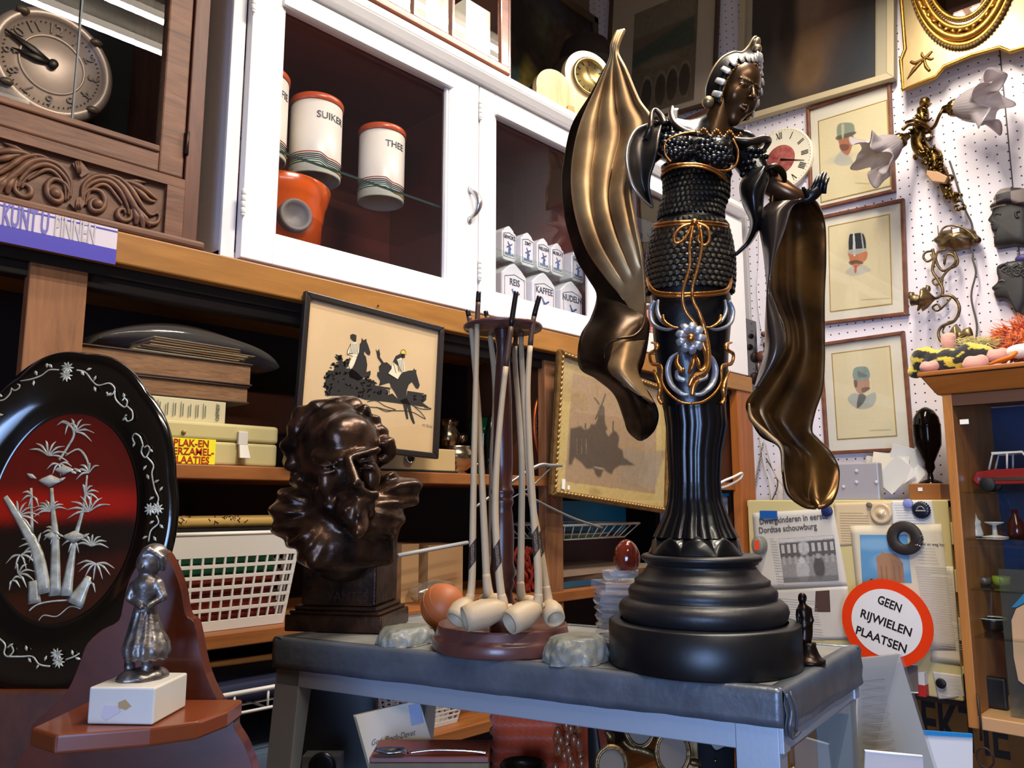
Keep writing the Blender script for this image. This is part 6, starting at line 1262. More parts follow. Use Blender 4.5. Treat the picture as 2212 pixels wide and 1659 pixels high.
# wrought candle sconces
wrm=mat('wrought_brown','#4a3c30',.4,.8,var=.5,vscale=50,col2='#8a7450');z8=lambda x,y,d=.05:onX(1700+x/2.766,480+y/2.766,XW-d)
s1=thing('ceiling_rose','dark oval metal lamp mount with wire handle hung on the pegboard','lamp mount',z8(1010,120,.02));c_=z8(1010,100,.03)
M_=frame(c_,(0,-.98,-.18),(0,-.18,.98),(-1,0,0))
MB(M_).lathe([(1.0,-.01),(1.0,.0),(.8,.012),(.55,.018),(.3,.028),(0,.03)],40,sx=.060,sy=.034,fl=lambda A,i:.06*np.cos(8*A),caps=False).build('mount_plate',wrm,s1)
h_=MB();h_.tube([z8(x,y,.06) for x,y in((905,90),(930,40),(975,20),(1040,30),(1090,60),(1130,105))],.003,8,smoothp=5);h_.tube([z8(900,20,.05),z8(905,75,.05)],.0012,6);h_.build('wire',wrm,s1);MB().ball(z8(1130,110,.04),(.012,.014,.012)).build('knob',wrm,s1)
MB().box(*[v for pr in zip(z8(1010,50,.075)-np.array([.002,.009,.006]),z8(1010,50,.075)+np.array([.002,.009,.006])) for v in pr]).build('price_tag',mat('white_tag','#e8e4e0',.5),s1)
s2=thing('candle_sconce','scrolled bronze candle sconce with two cups hanging over the spotted plush','sconce',z8(930,400,.02))
w=MB()
for pts,r in(([(870,160),(880,220),(870,290),(900,340),(930,400),(920,440),(870,460)],.0045),([(950,165),(900,180),(890,230),(930,290),(990,260),(1010,220),(980,190),(950,200),(940,250)],.004),([(880,170),(830,180),(815,210),(840,235),(870,215),(860,190)],.0035),([(1000,180),(1020,230),(1010,260),(970,280),(930,330),(925,380)],.004),([(900,330),(870,350),(890,375),(930,350),(910,330)],.003),([(920,440),(980,440),(1020,480),(1030,530),(1000,590),(930,620),(905,660),(920,710),(960,720),(1000,690)],.0045),([(980,450),(950,490),(900,530),(870,510),(900,490),(920,520)],.003),([(1000,590),(960,600),(930,650),(950,670)],.0025)):w.tube([z8(x,y,.045) for x,y in pts],r,8,smoothp=5)
w.build('scroll_work',wrm,s2)
for(x,y,dr,c2) in((820,460,(0,1,.1),wrm),(1020,680,(0,-1,.12),mat('worn_brass','#8f7c54',.4,.8))):
 c_=z8(x,y,.06);ax=nz(dr);s_=np.array([1.,0,0]);u_=np.cross(ax,s_);M=frame(c_,s_,u_,ax)
 MB(M).lathe([(.004,-.03),(.012,-.022),(.030,-.004),(.034,.004),(.03,.006),(.012,0),(.010,.012),(.016,.02),(.018,.036),(.016,.037),(.014,.02),(0,.018)],28,caps=False,fl=lambda A,i:.10*np.cos(8*A)*(1<i<5)).build('candle_cup',c2,s2)
cap=MB();cap.tube([z8(760,440,.06)]+[z8(735,445,.06)],(.012,.015),14);cap.build('cup_rim',wrm,s2)
MB().tube([z8(x,y,.05) for x,y in((780,530),(800,490),(840,400),(835,380))],(.002,.008,.010,.002),8,smoothp=3).build('leaf',wrm,s2)
# plaster profile heads
pl_b=mat('black_plaster','#242323',.5,bump=.1,bscale=60)
def profile(name,pts,X,lab,extra,dep=.035):
 P=[Rp(u,v,X) for u,v in pts];o2=np.mean(P,0);t=thing(name,lab,'wall plaque',(X,-o2[0],min(p[1] for p in P)))
 b=MB(frame((X,0,0),(0,-1,0),ZU,(-1,0,0)));sp=smooth_path(np.array(P),4,True);k=len(sp);c=sp.mean(0);rings=[]
 for s_,z in((1,0),(.985,.35),(.94,.7),(.84,.93),(.66,1.0),(.4,1.04),(.12,1.05),(.001,1.05)):rings.append(np.concatenate([c+(sp-c)*s_,np.full((k,1),z*dep)],1))
 b.grid(np.array(rings),wv=True);o=b.build('head',pl_b,t);extra(t,X,o);return t
zz7=lambda x,y:(1700+x/2.963,y/2.963)
def ex1(t,X,o):
 a=MB(frame((X-.020,0,0),(0,-1,0),ZU,(-1,0,0)));P=smooth_path(np.array([Rp(*zz7(*p),X-.02) for p in((1305,1335),(1335,1300),(1330,1280),(1370,1225),(1450,1210),(1550,1225),(1570,1300),(1540,1330),(1440,1310),(1370,1320))]),4,True);c=P.mean(0);k=len(P)
 a.grid(np.array([np.concatenate([c+(P-c)*s_,np.full((k,1),z)],1) for s_,z in((1,0),(.98,.018),(.85,.028),(.5,.034),(.1,.035),(.001,.035))]),wv=True);cp=a.build('cap',mat('check_cap','#57504e',.6),t)
 nt=MATS['check_cap'].node_tree;ck=nt.nodes.new('ShaderNodeTexChecker');ck.inputs['Scale'].default_value=26;ck.inputs[1].default_value=(*lin('#7a706c'),1);ck.inputs[2].default_value=(*lin('#322e30'),1);tc=nt.nodes.new('ShaderNodeTexCoord');nt.links.new(tc.outputs['Object'],ck.inputs[0]);nt.links.new(ck.outputs[0],nt.nodes['Principled BSDF'].inputs['Base Color'])
 MB().tube([onX(*zz7(x,y),X-.035) for x,y in((1303,1338),(1350,1318),(1400,1312))],.003,6,smoothp=4).build('peak_edge',mat('beige_peak','#a09080',.6),t)
 MB().tube([onX(*zz7(x,y),X-.037) for x,y in((1330,1372),(1348,1366),(1368,1374))],.0022,6,smoothp=4).build('eyelid',pl_b,t);e_=MB();e_.tube([onX(*zz7(x,y),X-.036) for x,y in((1490,1350),(1465,1360),(1470,1390),(1485,1385))],.004,8,smoothp=4);e_.build('ear',pl_b,t)
profile('head_plaque',[zz7(*p) for p in((1330,1340),(1322,1375),(1297,1415),(1303,1428),(1318,1436),(1312,1450),(1322,1460),(1318,1475),(1330,1500),(1370,1500),(1400,1500),(1350,1530),(1337,1560),(1345,1595),(1400,1590),(1460,1580),(1560,1570),(1570,1400),(1560,1260),(1400,1240))],XW-.006,'black plaster head plaque with a checked flat cap',ex1)
zz8=lambda x,y:(1700+x/2.766,480+y/2.766)
def ex2(t,X,o):
 h_=MB()
 for k in range(7):h_.tube([onX(*zz8(x+k*24-30,y+(k%3)*14),X-.034) for x,y in((1300,270),(1330,250),(1355,275),(1335,300),(1315,285))],.0035,8,smoothp=4)
 h_.tube([onX(*zz8(x,y),X-.034) for x,y in((1385,255),(1345,275),(1350,310),(1385,320),(1395,290),(1370,285))],.0045,8,smoothp=4);h_.build('hair_curls',pl_b,t)
 e_=MB();e_.tube([onX(*zz8(x,y),X-.037) for x,y in((1268,352),(1285,346),(1302,354))],.0025,6,smoothp=4);e_.build('eyelid',mat('grey_lid','#5a5858',.5),t)
 MB().ball(onX(*zz8(1410,215),X-.02),(.01,.02,.012)).build('violet_ribbon',mat('violet_ribbon','#3a3470',.5),t);MB().tube([onX(*zz8(1378,185),X-.02),onX(*zz8(1380,215),X-.02)],.002,6).build('ring',wrm,t)
profile('head_plaque',[zz8(*p) for p in((1270,262),(1262,300),(1272,345),(1262,372),(1232,400),(1240,415),(1252,422),(1245,440),(1262,470),(1310,472),(1350,500),(1375,545),(1395,572),(1412,560),(1450,480),(1460,350),(1450,240),(1400,230),(1330,240))],XW-.006,'black plaster head plaque with curly hair below the capped one',ex2)
# right hand display cabinet
DX=2.20
dw=mat('honey_wood','#a8672c',.4,wood='y',col2='#8a4f1e',vscale=16,coat=.15);dwz=mat('honey_wood_upright','#b87a3c',.45,wood='z',col2='#98602a',vscale=18)
yL=onX(2062,1200,DX)[1];yT=onX(2000,830,DX)[1];ztop=onX(2100,800,DX)[2];zb=onX(2130,1550,DX)[2]
dc=thing('display_cabinet','honey brown wooden display cabinet with glass door at the right edge','cabinet',(DX+.15,yL-.3,zb-.03))
yR=-1.25
for q0_,q1_ in((yL-.022,yL),(yR,yR+.02)):MB().box(DX,XW-.02,q0_,q1_,zb-.03,ztop-.045).build('side_panel',dwz,dc,bevel=.002)
tp_=MB();tp_.box(DX-.035,XW-.01,yR-.03,yL+.045,ztop-.008,ztop+.004);tp_.hexa([(DX-.004,yR,ztop-.055),(XW-.012,yR,ztop-.055),(DX-.004,yL+.010,ztop-.055),(XW-.012,yL+.010,ztop-.055),(DX-.03,yR-.02,ztop-.009),(XW-.012,yR-.02,ztop-.009),(DX-.03,yL+.038,ztop-.009),(XW-.012,yL+.038,ztop-.009)]);tp_.build('cornice',dw,dc,bevel=.003)
MB().box(DX,XW-.02,yR+.02,yL-.022,zb-.03,zb).build('bottom_board',mat('pale_sill','#c09468',.5),dc,bevel=.002)
MB().box(DX,DX+.02,yR+.02,yL-.022,ztop-.085,ztop-.0555).build('top_rail',mat('dark_rail','#4a2c1c',.5),dc)
MB().box(XW-.03,XW-.022,yR+.02,yL-.022,zb,ztop-.06).build('back_panel',mat('navy_back','#22406e',.5,var=.6,vscale=4,col2='#101c30'),dc)
MB().box(DX+.004,DX+.007,yR+.02,yL-.022,zb,ztop-.085).build('glass_door',m_glass,dc)
gsz=[onX(2150,v,DX+.02)[2] for v in(1062,1165,1275,1378)]
for z in gsz:MB().box(DX+.012,XW-.035,yR+.025,yL-.026,z-.004,z).build('glass_shelf',glass_mat('green_glass','#dfeee8',1.2),dc)
MB(frame((DX+.0035,0,0),(0,-1,0),ZU,(-1,0,0))).box(*(lambda a:(a[0]-.010,a[0]+.010,a[1]-.006,a[1]+.006))(Rp(2083,911,DX+.0035)),0,.0006).build('price_sticker',mat('white_tag','#e8e4e0',.5),dc)
kx=DX+.13
def kp(u,v,X=None):return onX(u,v,X or kx)
car=thing('toy_car','red toy car with a white roof frame on the top glass shelf','toy car',(kx,kp(2170,1050)[1],gsz[0]))
cm=frame((kx,kp(2190,1050)[1],gsz[0]+.0005),(0,-1,0),ZU,(-1,0,0));cw=.075
bd_=MB(cm);bd_.prism([(-cw,.018),(-cw-.01,.03),(-cw,.05),(-.035,.056),(cw,.058),(cw,.018)],-.035,.035);bd_.build('car_body',mat('car_red','#8a1c1c',.3,coat=.4),car,bevel=.004,seg=3)
rf=MB(cm)
for z in(-.030,.030):
 rf.tube([(-.045,.056,z),(-.034,.095,z),(.03,.098,z),(.055,.058,z)],.003,6);rf.tube([(-.005,.057,z),(-.002,.096,z)],.0025,6)
rf.box(-.036,.032,.095,.100,-.032,.032);rf.build('roof_frame',mat('car_white','#d8d4cc',.35),car)
for x in(-.05,.05):
 for z in(-.032,.032):MB(cm).cyl(.018,z-.006,z+.006,(x,.0185,0),20).build('wheel',mat('rubber_black','#141414',.6),car)
MB(cm).box(-.070,.06,.028,.036,.0352,.037).build('side_trim',chrome,car)
def lathe_thing(name,prof,p,m,lab,cat,n=28,fl=None,grp=None):o=MB(T(*p)).lathe(prof,n,fl=fl).build(name,m);return tag(o,lab,cat,grp)
pp_=kp(2107,1160);porc=mat('white_porcelain','#b8b4ae',.25,coat=.4)
fg=MB(T(kx,pp_[1],gsz[1]+.0005));sculpt(fg,lambda P:smin(smin(sd_cap(P,(0,0,.008),(0,0,.03),.020,.014),sd_cap(P,(0,0,.035),(0,0,.052),.012,.007),.008),smin(sd_ell(P,(0,.002,.062),.0075),sd_cap(P,(0,-.012,.038),(-.01,-.004,.03),.004),.003),.004)+.0007*wob(P,220),(-.03,-.03,0),(.03,.03,.075),.0022)
tag(fg.build('porcelain_lady',porc),'small white porcelain seated lady on the second glass shelf','figurine')
lathe_thing('glass_stand',[(.03,0),(.03,.002),(.006,.006),(.005,.03),(.022,.036),(.022,.039)],(kx,kp(2150,1160)[1],gsz[1]+.0005),porc,'small stemmed dish beside the white porcelain lady','dish')
lathe_thing('dark_bottle',[(.018,0),(.02,.01),(.02,.035),(.008,.055),(.007,.07)],(kx+.03,kp(2190,1160)[1],gsz[1]+.0005),mat('dark_red_glass','#3a0c0c',.15,coat=.5),'dark red bottle on the second glass shelf','bottle')
lathe_thing('pale_cup',[(.016,0),(.022,.004),(.034,.026),(.036,.030),(.033,.028),(.02,.006)],(kx,kp(2148,1378)[1],gsz[3]+.0005),mat('black_bowl','#15151a',.2,coat=.5),'dark bowl with a pale rim on the lowest glass shelf','bowl')
MB(T(kx,kp(2148,1378)[1],gsz[3]+.0305)).lathe([(.033,0),(.037,.001),(.037,.003),(.033,.003),(.033,0)],28,caps=False).build('bowl_rim_ring',porc);tag(bpy.data.objects['bowl_rim_ring'],'pale ring lying on the dark bowl','ring')
for k,(u,h,r,c,lab) in enumerate(((2100,.035,.014,'#b8b4ac','small white cup standing on the third glass shelf'),(2128,.02,.018,'#4a4038','low brown pot on the third glass shelf'),(2165,.025,.02,'#7a8a30','small yellow green dish on the third glass shelf'))):lathe_thing('trinket_pot',[(r*.7,0),(r,h*.3),(r,h),(r*.9,h)],(kx,kp(u,1275)[1],gsz[2]+.0005),mat('trinket%d'%k,c,.3,coat=.3),lab,'pot')
MB(T(kx-.02,kp(2135,1480)[1],zb+.0005)).box(-.01,.01,-.045,.05,0,.075).build('black_wallet',mat('black_leather','#121214',.4,coat=.2),bevel=.005);tag(bpy.data.objects['black_wallet'],'black leather case standing at the bottom of the display cabinet','case')
po=kp(2190,1350,DX+.05)
t=thing('glass_tile','tall clear plastic panel with a pale painted shape at the right edge','panel',(DX+.05,po[1],zb));pz=kp(2190,1230,DX+.05)[2];y0=kp(2172,1400,DX+.05)[1]
MB().box(DX+.045,DX+.048,y0-.16,y0,zb+.0005,pz).build('sheet',glass_mat('case_glass','#e2e8e6',1.0,dens=0.10,dcol='#a09a90'),t)
P_o=[Rp(u,v,DX+.044) for u,v in((2185,1340),(2195,1315),(2240,1290),(2240,1500),(2200,1470),(2190,1420))];MB(frame((DX+.0445,0,0),(0,-1,0),ZU,(-1,0,0))).prism(P_o,0,.001).build('peach_shape',mat('peach_print','#c9a07c',.6),t)
P_o=[Rp(u,v,DX+.044) for u,v in((2185,1312),(2240,1250),(2240,1288),(2195,1312))];MB(frame((DX+.0445,0,0),(0,-1,0),ZU,(-1,0,0))).prism(P_o,0,.001).build('blue_shape',mat('blue_print','#2a78a8',.6),t)
pz_=ztop+.0045;plush=mat('yellow_plush','#ccb840',.95,bump=.6,bscale=260,sheen=.5,vcol=True);z9=lambda x,y,X=DX+.06:onX(1880+x/3.605,620+y/3.605,X)
pk_=mat('pink_plush','#d09a8c',.9,bump=.4,bscale=260,sheen=.4)
pt=thing('spotted_plush_toy','yellow plush toy with black spots and pink paws lying on the display cabinet','plush toy',(DX+.06,z9(650,650)[1],pz_))
segs=[((400,560),(350,660),.022,.018),((390,545),(440,530),.024,.022),((500,580),(600,570),.030,.032),((620,600),(760,560),.034,.036),((780,520),(880,540),.030,.028),((580,630),(640,630),.020,.018)]
caps_=[(z9(*a),z9(*b2),r,r2) for a,b2,r,r2 in segs]
spots=[(340,690),(370,610),(400,530),(360,520),(440,570),(575,515),(490,540),(560,640),(650,520),(690,570),(740,550),(800,510),(860,510),(620,650),(700,470),(870,590),(540,600)]
spw=np.array([z9(*s_,DX+.03) for s_ in spots])
def plf(P):
 d=None
 for a,b2,r,r2 in caps_:q=sd_cap(P,a,b2,r,r2);d=q if d is None else smin(d,q,.010)
 return d+.0015*wob(P,180)
def plc(V):
 d=np.min(np.linalg.norm((V[:,None,1:]-spw[None,:,1:])*np.array([.75,1.2]),axis=2),1)+.003*wob(V,120);c=np.where((d<.0125)[:,None],np.array(lin('#15130f')),np.array(lin('#c9b23c')));return c
lo_=np.minimum.reduce([np.minimum(a,b2) for a,b2,r,r2 in caps_])-.05;hi_=np.maximum.reduce([np.maximum(a,b2) for a,b2,r,r2 in caps_])+.05
sb_=MB();V,F=surface(plf,lo_,hi_,.004);sb_.add(V,F,True,plc(V));sb_.build('body',plush,pt,vcol=True)
for(x,y,a,r,X) in((460,625,(.0,.024,.014),.018,DX+.03),(820,600,(.0,.030,.020),.022,DX+.02),(990,540,(0,.028,.018),.020,DX+.05),(610,430,(0,.018,.026),.018,DX+.07)):
 c_=z9(x,y,X);q=MB(T(*c_));sculpt(q,lambda P:smin(smin(sd_ell(P,(0,0,0),(r,a[1],a[2])),sd_ell(P,(-.004,-a[1]*.5,a[2]*.5),r*.55),.006),sd_ell(P,(-.004,a[1]*.4,a[2]*.5),r*.5),.006),(-.035,-.045,-.04),(.035,.045,.045),.0035);q.build('paw',pk_,pt)
fur=MB();rs=random.Random(6)
for k in range(120):p=z9(700+rs.random()*300,430+rs.random()*50,DX+.07+rs.uniform(-.01,.02));fur.tube([p,p+np.array([rs.uniform(-.01,.01),rs.uniform(-.02,.02),.012]),p+np.array([rs.uniform(-.015,.015),rs.uniform(-.03,.03),.016])],(.0016,.001,.0003),4)
o=fur.build('fluffy_fur',mat('pale_yellow_fur','#cfc070',.95,sheen=.5),pt,stuff=True)
ot=thing('orange_plush_toy','bright orange furry plush toy with a white glove at the right edge','plush toy',(DX+.10,z9(1200,560)[1],pz_));oc_=z9(1250,440,DX+.12);oc_[2]=max(oc_[2],pz_+.055)
q=MB(T(*oc_));sculpt(q,lambda P:sd_ell(P,(0,0,0),(.05,.075,.05)),(-.06,-.08,-.06),(.06,.08,.06),.008);q.build('body',mat('orange_plush','#d8661a',.95,sheen=.4,bump=.5,bscale=200),ot)
fur=MB();rs=np.random.RandomState(4)
for k in range(420):
 d_=rs.randn(3);d_[0]=-abs(d_[0]);d_=nz(d_);p=oc_+d_*np.array([.05,.075,.05]);fur.tube([p,p+d_*.014+rs.randn(3)*.003,p+d_*.024+rs.randn(3)*.008],(.0022,.0014,.0003),4)
fur.build('orange_fur',mat('orange_plush','#e8701c',.95),ot,stuff=True)
gl_=MB(T(*z9(1165,500,DX+.05)));sculpt(gl_,lambda P:smin(sd_ell(P,(0,0,0),(.018,.03,.018)),smin(sd_cap(P,(0,.02,.0),(0,.042,-.012),.009,.008),sd_cap(P,(0,-.02,.01),(0,-.03,.03),.010,.012),.006),.008),(-.03,-.06,-.035),(.03,.06,.05),.0035);gl_.build('white_glove',mat('white_plush','#d8cfcc',.9),ot)
sc2=MB();sc2.tube([z9(930,600,DX+.01),z9(1000,575,DX+.01),z9(1090,545,DX+.01),z9(1120,520,DX+.02)],(.006,.010,.012,.012),8,smoothp=4,flat=.5);sc2.build('orange_ribbon',mat('orange_satin','#d8741a',.5),ot)
# filing cabinet side with clippings
FX=2.42;cr_m=mat('yellowed_enamel','#cdbd84',.4,coat=.2)
fa,fb,fc_,fd_=onX(1614,1088,FX),onX(2052,1070,FX),onX(2112,1520,FX),onX(1640,1500,FX)
y1_,y0_=fa[1],(fb[1]+fc_[1])/2;zt_=(fa[2]+fb[2])/2;zbt=onX(2095,1518,FX)[2]
y0_=max(y0_,yL+.004)
pn=thing('notice_board','yellowed metal board covered with newspaper clippings and magnets','board',(FX+.02,(y0_+y1_)/2,zbt))
MB().box(FX,FX+.03,y0_+.02,y1_,zbt,zt_).build('metal_panel',cr_m,pn,bevel=.004)
for k in range(4):MB().box(FX-.002,FX+.025,y0_+.004,y0_+.018,zbt+.03+k*(zt_-zbt)/4.2,zbt+.09+k*(zt_-zbt)/4.2).build('hinge_leaf',cr_m,pn,bevel=.002)
MB().box(FX+.001,XW-.02,y0_+.02,y1_,zt_-.02,zt_-.002).build('top_plate',cr_m,pn)
sb=MB().box(FX+.03,XW-.03,y0_+.02,y1_,zbt-.02,zbt-.001);sb.build('bottom_rail',mat('dark_under','#3a2418',.6),pn)
ink_=mat('newsprint_ink','#55504c',.8);newsp=mat('newsprint','#cfc8bc',.85,var=.08,vscale=10)
def zf(x,y,X=FX):return Rp(1600+x/2.34,950+y/2.34,X)
def sheet(name,pts,m,z,lab,cat,bow=.0,cvfn=None,nx=110):
 M=frame((FX,0,0),(0,-1,0),ZU,(-1,0,0));P=[np.array(zf(*p)) for p in pts];n=16;G=np.zeros((n,n,3))
 for i in range(n):
  for j in range(n):
   a,b2=i/(n-1),j/(n-1);q=P[0]*(1-a)*(1-b2)+P[1]*a*(1-b2)+P[2]*a*b2+P[3]*(1-a)*b2;G[i,j]=(q[0],q[1],z+bow*math.sin(a*5)*b2*b2)
 c_=sum(P)/4;t=thing(name,lab,cat,(FX-z,-c_[0],min(p[1] for p in P)));MB(M).grid(G).build('paper',m,t,solid=.0004);return t,M
def lines(mb,a,b_,n,w,z,h=.0012,rs=random.Random(1)):
 A=np.array(zf(*a));B_=np.array(zf(*b_))
 for k in range(n):q=A+(B_-A)*k/(n-1);ww_=w*(1 if rs.random()>.15 else rs.uniform(.4,.9));mb.box(q[0],q[0]+ww_,q[1]-h/2,q[1]+h/2,z,z+.0003)
t,M=sheet('newspaper_clipping',((470,320),(780,310),(760,520),(475,540)),mat('old_newsprint','#d0b890',.85),.0008,'yellowed clipping pinned behind the clear round magnet','clipping');m_=MB(M);lines(m_,(500,370),(510,510),12,.085,.0014);m_.build('print_lines',mat('faded_ink','#a48a68',.8),t)
t,M=sheet('newspaper_clipping',((760,310),(965,305),(985,430),(765,430)),mat('white_newsprint','#d8d4ce',.85),.0010,'small white clipping under the bottle cap magnet','clipping');m_=MB(M);lines(m_,(775,330),(800,420),8,.07,.0016,.0008);m_.build('print_lines',mat('faded_ink2','#a8a4a0',.8),t)
t,M=sheet('newspaper_clipping',((150,760),(540,740),(580,1010),(200,1010)),newsp,.0012,'worn newspaper page below the headline clipping','clipping');m_=MB(M);lines(m_,(190,800),(230,990),16,.12,.0018,.001);m_.build('print_lines',mat('faded_ink2','#a8a4a0',.8),t)
m_=MB(M);P=[zf(*p) for p in((380,765),(450,760),(455,870),(375,870))];m_.prism(P,.0016,.0020);m_.build('dark_photo',mat('brown_photo','#4e3830',.7),t)
t,M=sheet('newspaper_clipping',((60,370),(470,345),(540,740),(90,755)),newsp,.0022,'newspaper clipping headed Dwergkinderen in eerste Dordtse schouwburg','clipping',bow=.002)
ang_=math.atan2(zf(430,385)[1]-zf(90,415)[1],zf(430,385)[0]-zf(90,415)[0])
for(w_,x,y,s_) in(('Dwergkinderen in eerste',265,400,.026),('Dordtse schouwburg',237,448,.026)):
 tx=MB(M);c_=zf(x,y);V,F=text_geo(w_,s_,.0002,.0004);L0=np.ptp(V[:,0]);tgt=(np.linalg.norm(np.array(zf(432,385))-np.array(zf(90,415))) if 'Dwerg' in w_ else np.linalg.norm(np.array(zf(382,430))-np.array(zf(92,460))));V[:,0]*=tgt/L0;ca,sa=math.cos(ang_),math.sin(ang_)
 tx.add(np.stack([V[:,0]*ca-V[:,1]*sa+c_[0],V[:,0]*sa+V[:,1]*ca+c_[1],V[:,2]+.0046],1),F,False);tx.build('headline',ink_,t)
m_=MB(M);lines(m_,(150,500),(190,730),18,.022,.0046,.001);m_.build('print_lines',mat('faded_ink3','#8e8a86',.8),t)
cv=Canvas(1,1,'#8f8b88',120);Pq=[np.array(zf(*p)) for p in((195,500),(475,480),(500,705),(222,722))]
cv.poly([(0,.55),(1,.55),(1,.9),(0,.88)],'#5c5856');cv.poly([(0,.9),(1,.92),(1,1),(0,1)],'#c4c0bc')
for k in range(9):x=.03+k*.11;cv.poly([(x,.66),(x+.06,.66),(x+.06,.85),(x,.85)],'#b8b4b0');cv.poly([(x,.4),(x+.05,.4),(x+.05,.58),(x,.58)],'#a8a4a0',.8)
cv.blob((.38,.25),(.12,.26),'#b8b4b2',.9,.3).blob((.38,.47),(.05,.07),'#c8c4c0',.9,.3).blob((.68,.3),(.10,.26),'#4a4644',.9,.3).blob((.68,.55),(.045,.06),'#a8a4a0',.9,.3).blob((.44,.75),(.1,.16),'#bdb9b5',.8,.3);cv.poly([(0,0),(1,0),(1,.1),(0,.12)],'#6c6866',.8,4);cv.noise(.3,1)
X_,Y_=cv.X[...,None],cv.Y[...,None];G2=Pq[3]*(1-X_)*(1-Y_)+Pq[2]*X_*(1-Y_)+Pq[1]*X_*Y_+Pq[0]*(1-X_)*Y_;MB(M).grid(np.concatenate([G2,np.full(X_.shape,.0050)],-1),False,cols=cv.C).build('news_photo',mat('printed_picture','#ffffff',.6,vcol=True),t,vcol=True)
t,M=sheet('magazine_page',((555,435),(1015,425),(1090,1065),(620,1060)),mat('cream_page','#d9ccb0',.7,var=.08,vscale=6),.0036,'large magazine page with a blue sky tower photo','clipping',bow=.0015)
m_=MB(M);lines(m_,(885,545),(905,620),6,.05,.0056,.0008);lines(m_,(885,640),(955,1040),34,.088,.0056,.0011);m_.build('print_lines',mat('faded_ink2','#a8a4a0',.8),t)
tx=MB(M);c_=zf(975,528);add_text(tx,'eel en weg her',(*c_,.0056),.010,extrude=.0002,bold=.0001);tx.build('heading',ink_,t)
cv=Canvas(1,1,'#5a90b8',120);Pq=[np.array(zf(*p)) for p in((605,480),(845,480),(868,720),(618,718))]
cv.blob((.3,.8),(.5,.12),'#8ab0c8',.6,.8).blob((.7,.4),(.4,.2),'#a0bccc',.6,.8);cv.poly([(.33,0),(.33,.42),(.31,.45),(.34,.55),(.42,.58),(.46,.66),(.5,.62),(.72,.6),(.8,.5),(.86,.4),(.86,0)],'#a07858');cv.poly([(.6,0),(.62,.5),(.86,.4),(.86,0)],'#8c6a50',.7,2)
for x in(.4,.5,.66,.76):cv.poly([(x,.05),(x+.03,.05),(x+.03,.34),(x,.34)],'#7a5a44',.6,1)
cv.poly([(.1,0),(.2,.08),(.3,0)],'#4a4038')
X_,Y_=cv.X[...,None],cv.Y[...,None];G2=Pq[3]*(1-X_)*(1-Y_)+Pq[2]*X_*(1-Y_)+Pq[1]*X_*Y_+Pq[0]*(1-X_)*Y_;MB(M).grid(np.concatenate([G2,np.full(X_.shape,.0058)],-1),False,cols=cv.C).build('tower_photo',mat('printed_picture','#ffffff',.6,vcol=True),t,vcol=True)
t,M=sheet('magazine_page',((1015,640),(1075,640),(1112,1140),(960,1120)),mat('cream_page','#d9ccb0',.7),.0018,'edge of a second page behind the large magazine page','clipping')
t,M=sheet('paper_slip',((970,1170),(1115,1190),(1130,1300),(1000,1310)),newsp,.0026,'curled paper slip under the small black magnet','paper slip',bow=.004);m_=MB(M);lines(m_,(1000,1200),(1020,1290),6,.05,.0075,.0008);m_.build('print_lines',mat('faded_ink2','#a8a4a0',.8),t)
MG=frame((FX,0,0),(0,-1,0),ZU,(-1,0,0))
def magnet(name,x,y,fn,m,lab):c_=zf(x,y);b=MB(frame((FX-.0062,-c_[0],c_[1]),(0,-1,0),ZU,(-1,0,0)));fn(b);tag(b.build(name,m),lab,'magnet','magnets on the board')
magnet('blue_magnet',148,378,lambda b:b.box(-.028,.028,-.012,.012,0,.007),mat('mag_blue','#1a56a0',.4),'blue rectangular magnet over the newspaper headline')
magnet('round_magnet',443,360,lambda b:b.cyl(.017,0,.008),mat('mag_navy','#20285a',.4),'navy round magnet at the end of the headline')
magnet('round_magnet',655,330,lambda b:b.cyl(.008,0,.006),mat('mag_grey','#6a5c58',.4),'tiny grey round magnet at the top of the board')
magnet('round_magnet',852,322,lambda b:b.cyl(.013,0,.008),mat('mag_lilac','#8088c0',.4),'pale blue round magnet at the top of the board')
magnet('round_magnet',1020,1228,lambda b:b.cyl(.013,0.004,.010),mat('mag_black','#17171a',.4),'small black round magnet holding the curled slip')
c_=zf(917,355);t=thing('bottle_cap_magnet','dark blue crown cap magnet with a pale emblem','magnet',(FX-.005,-c_[0],c_[1]-.02),'magnets on the board');Mc=frame((FX-.0058,-c_[0],c_[1]),(0,-1,0),ZU,(-1,0,0))
MB(Mc).lathe([(.024,0),(.0235,.004),(.019,.007),(0,.007)],84,fl=lambda A,i:.05*np.cos(21*A)*(i<2),caps=False).build('cap',mat('cap_navy','#141a2c',.3,coat=.4),t)
e_=MB(Mc);e_.box(-.013,.013,-.003,.0,.0071,.0076);e_.tube([(-.010,.002,.0073),(-.004,.009,.0073),(.004,.009,.0073),(.010,.002,.0073)],.0012,4,smoothp=4);e_.build('emblem',mat('emblem_pale','#a8a498',.4),t)
c_=zf(715,372);t=thing('clear_magnet','clear round glass magnet with raised knob','magnet',(FX-.005,-c_[0],c_[1]-.02),'magnets on the board');Mc=frame((FX-.0062,-c_[0],c_[1]),(0,-1,0),ZU,(-1,0,0));amb=mat('amber_clear','#cdb38c',.15,coat=.5)
MB(Mc).lathe([(.030,0),(.030,.003),(.026,.007),(.021,.004),(.012,.004),(.008,.010),(0,.012)],40,caps=False).build('disc',amb,t)
c_=zf(838,496);t=thing('ring_magnet','large dark speaker ring magnet holding a paperclip','magnet',(FX-.01,-c_[0],c_[1]-.045),'magnets on the board');Mc=frame((FX-.0075,-c_[0],c_[1]),(0,-1,0),ZU,(-1,0,0))
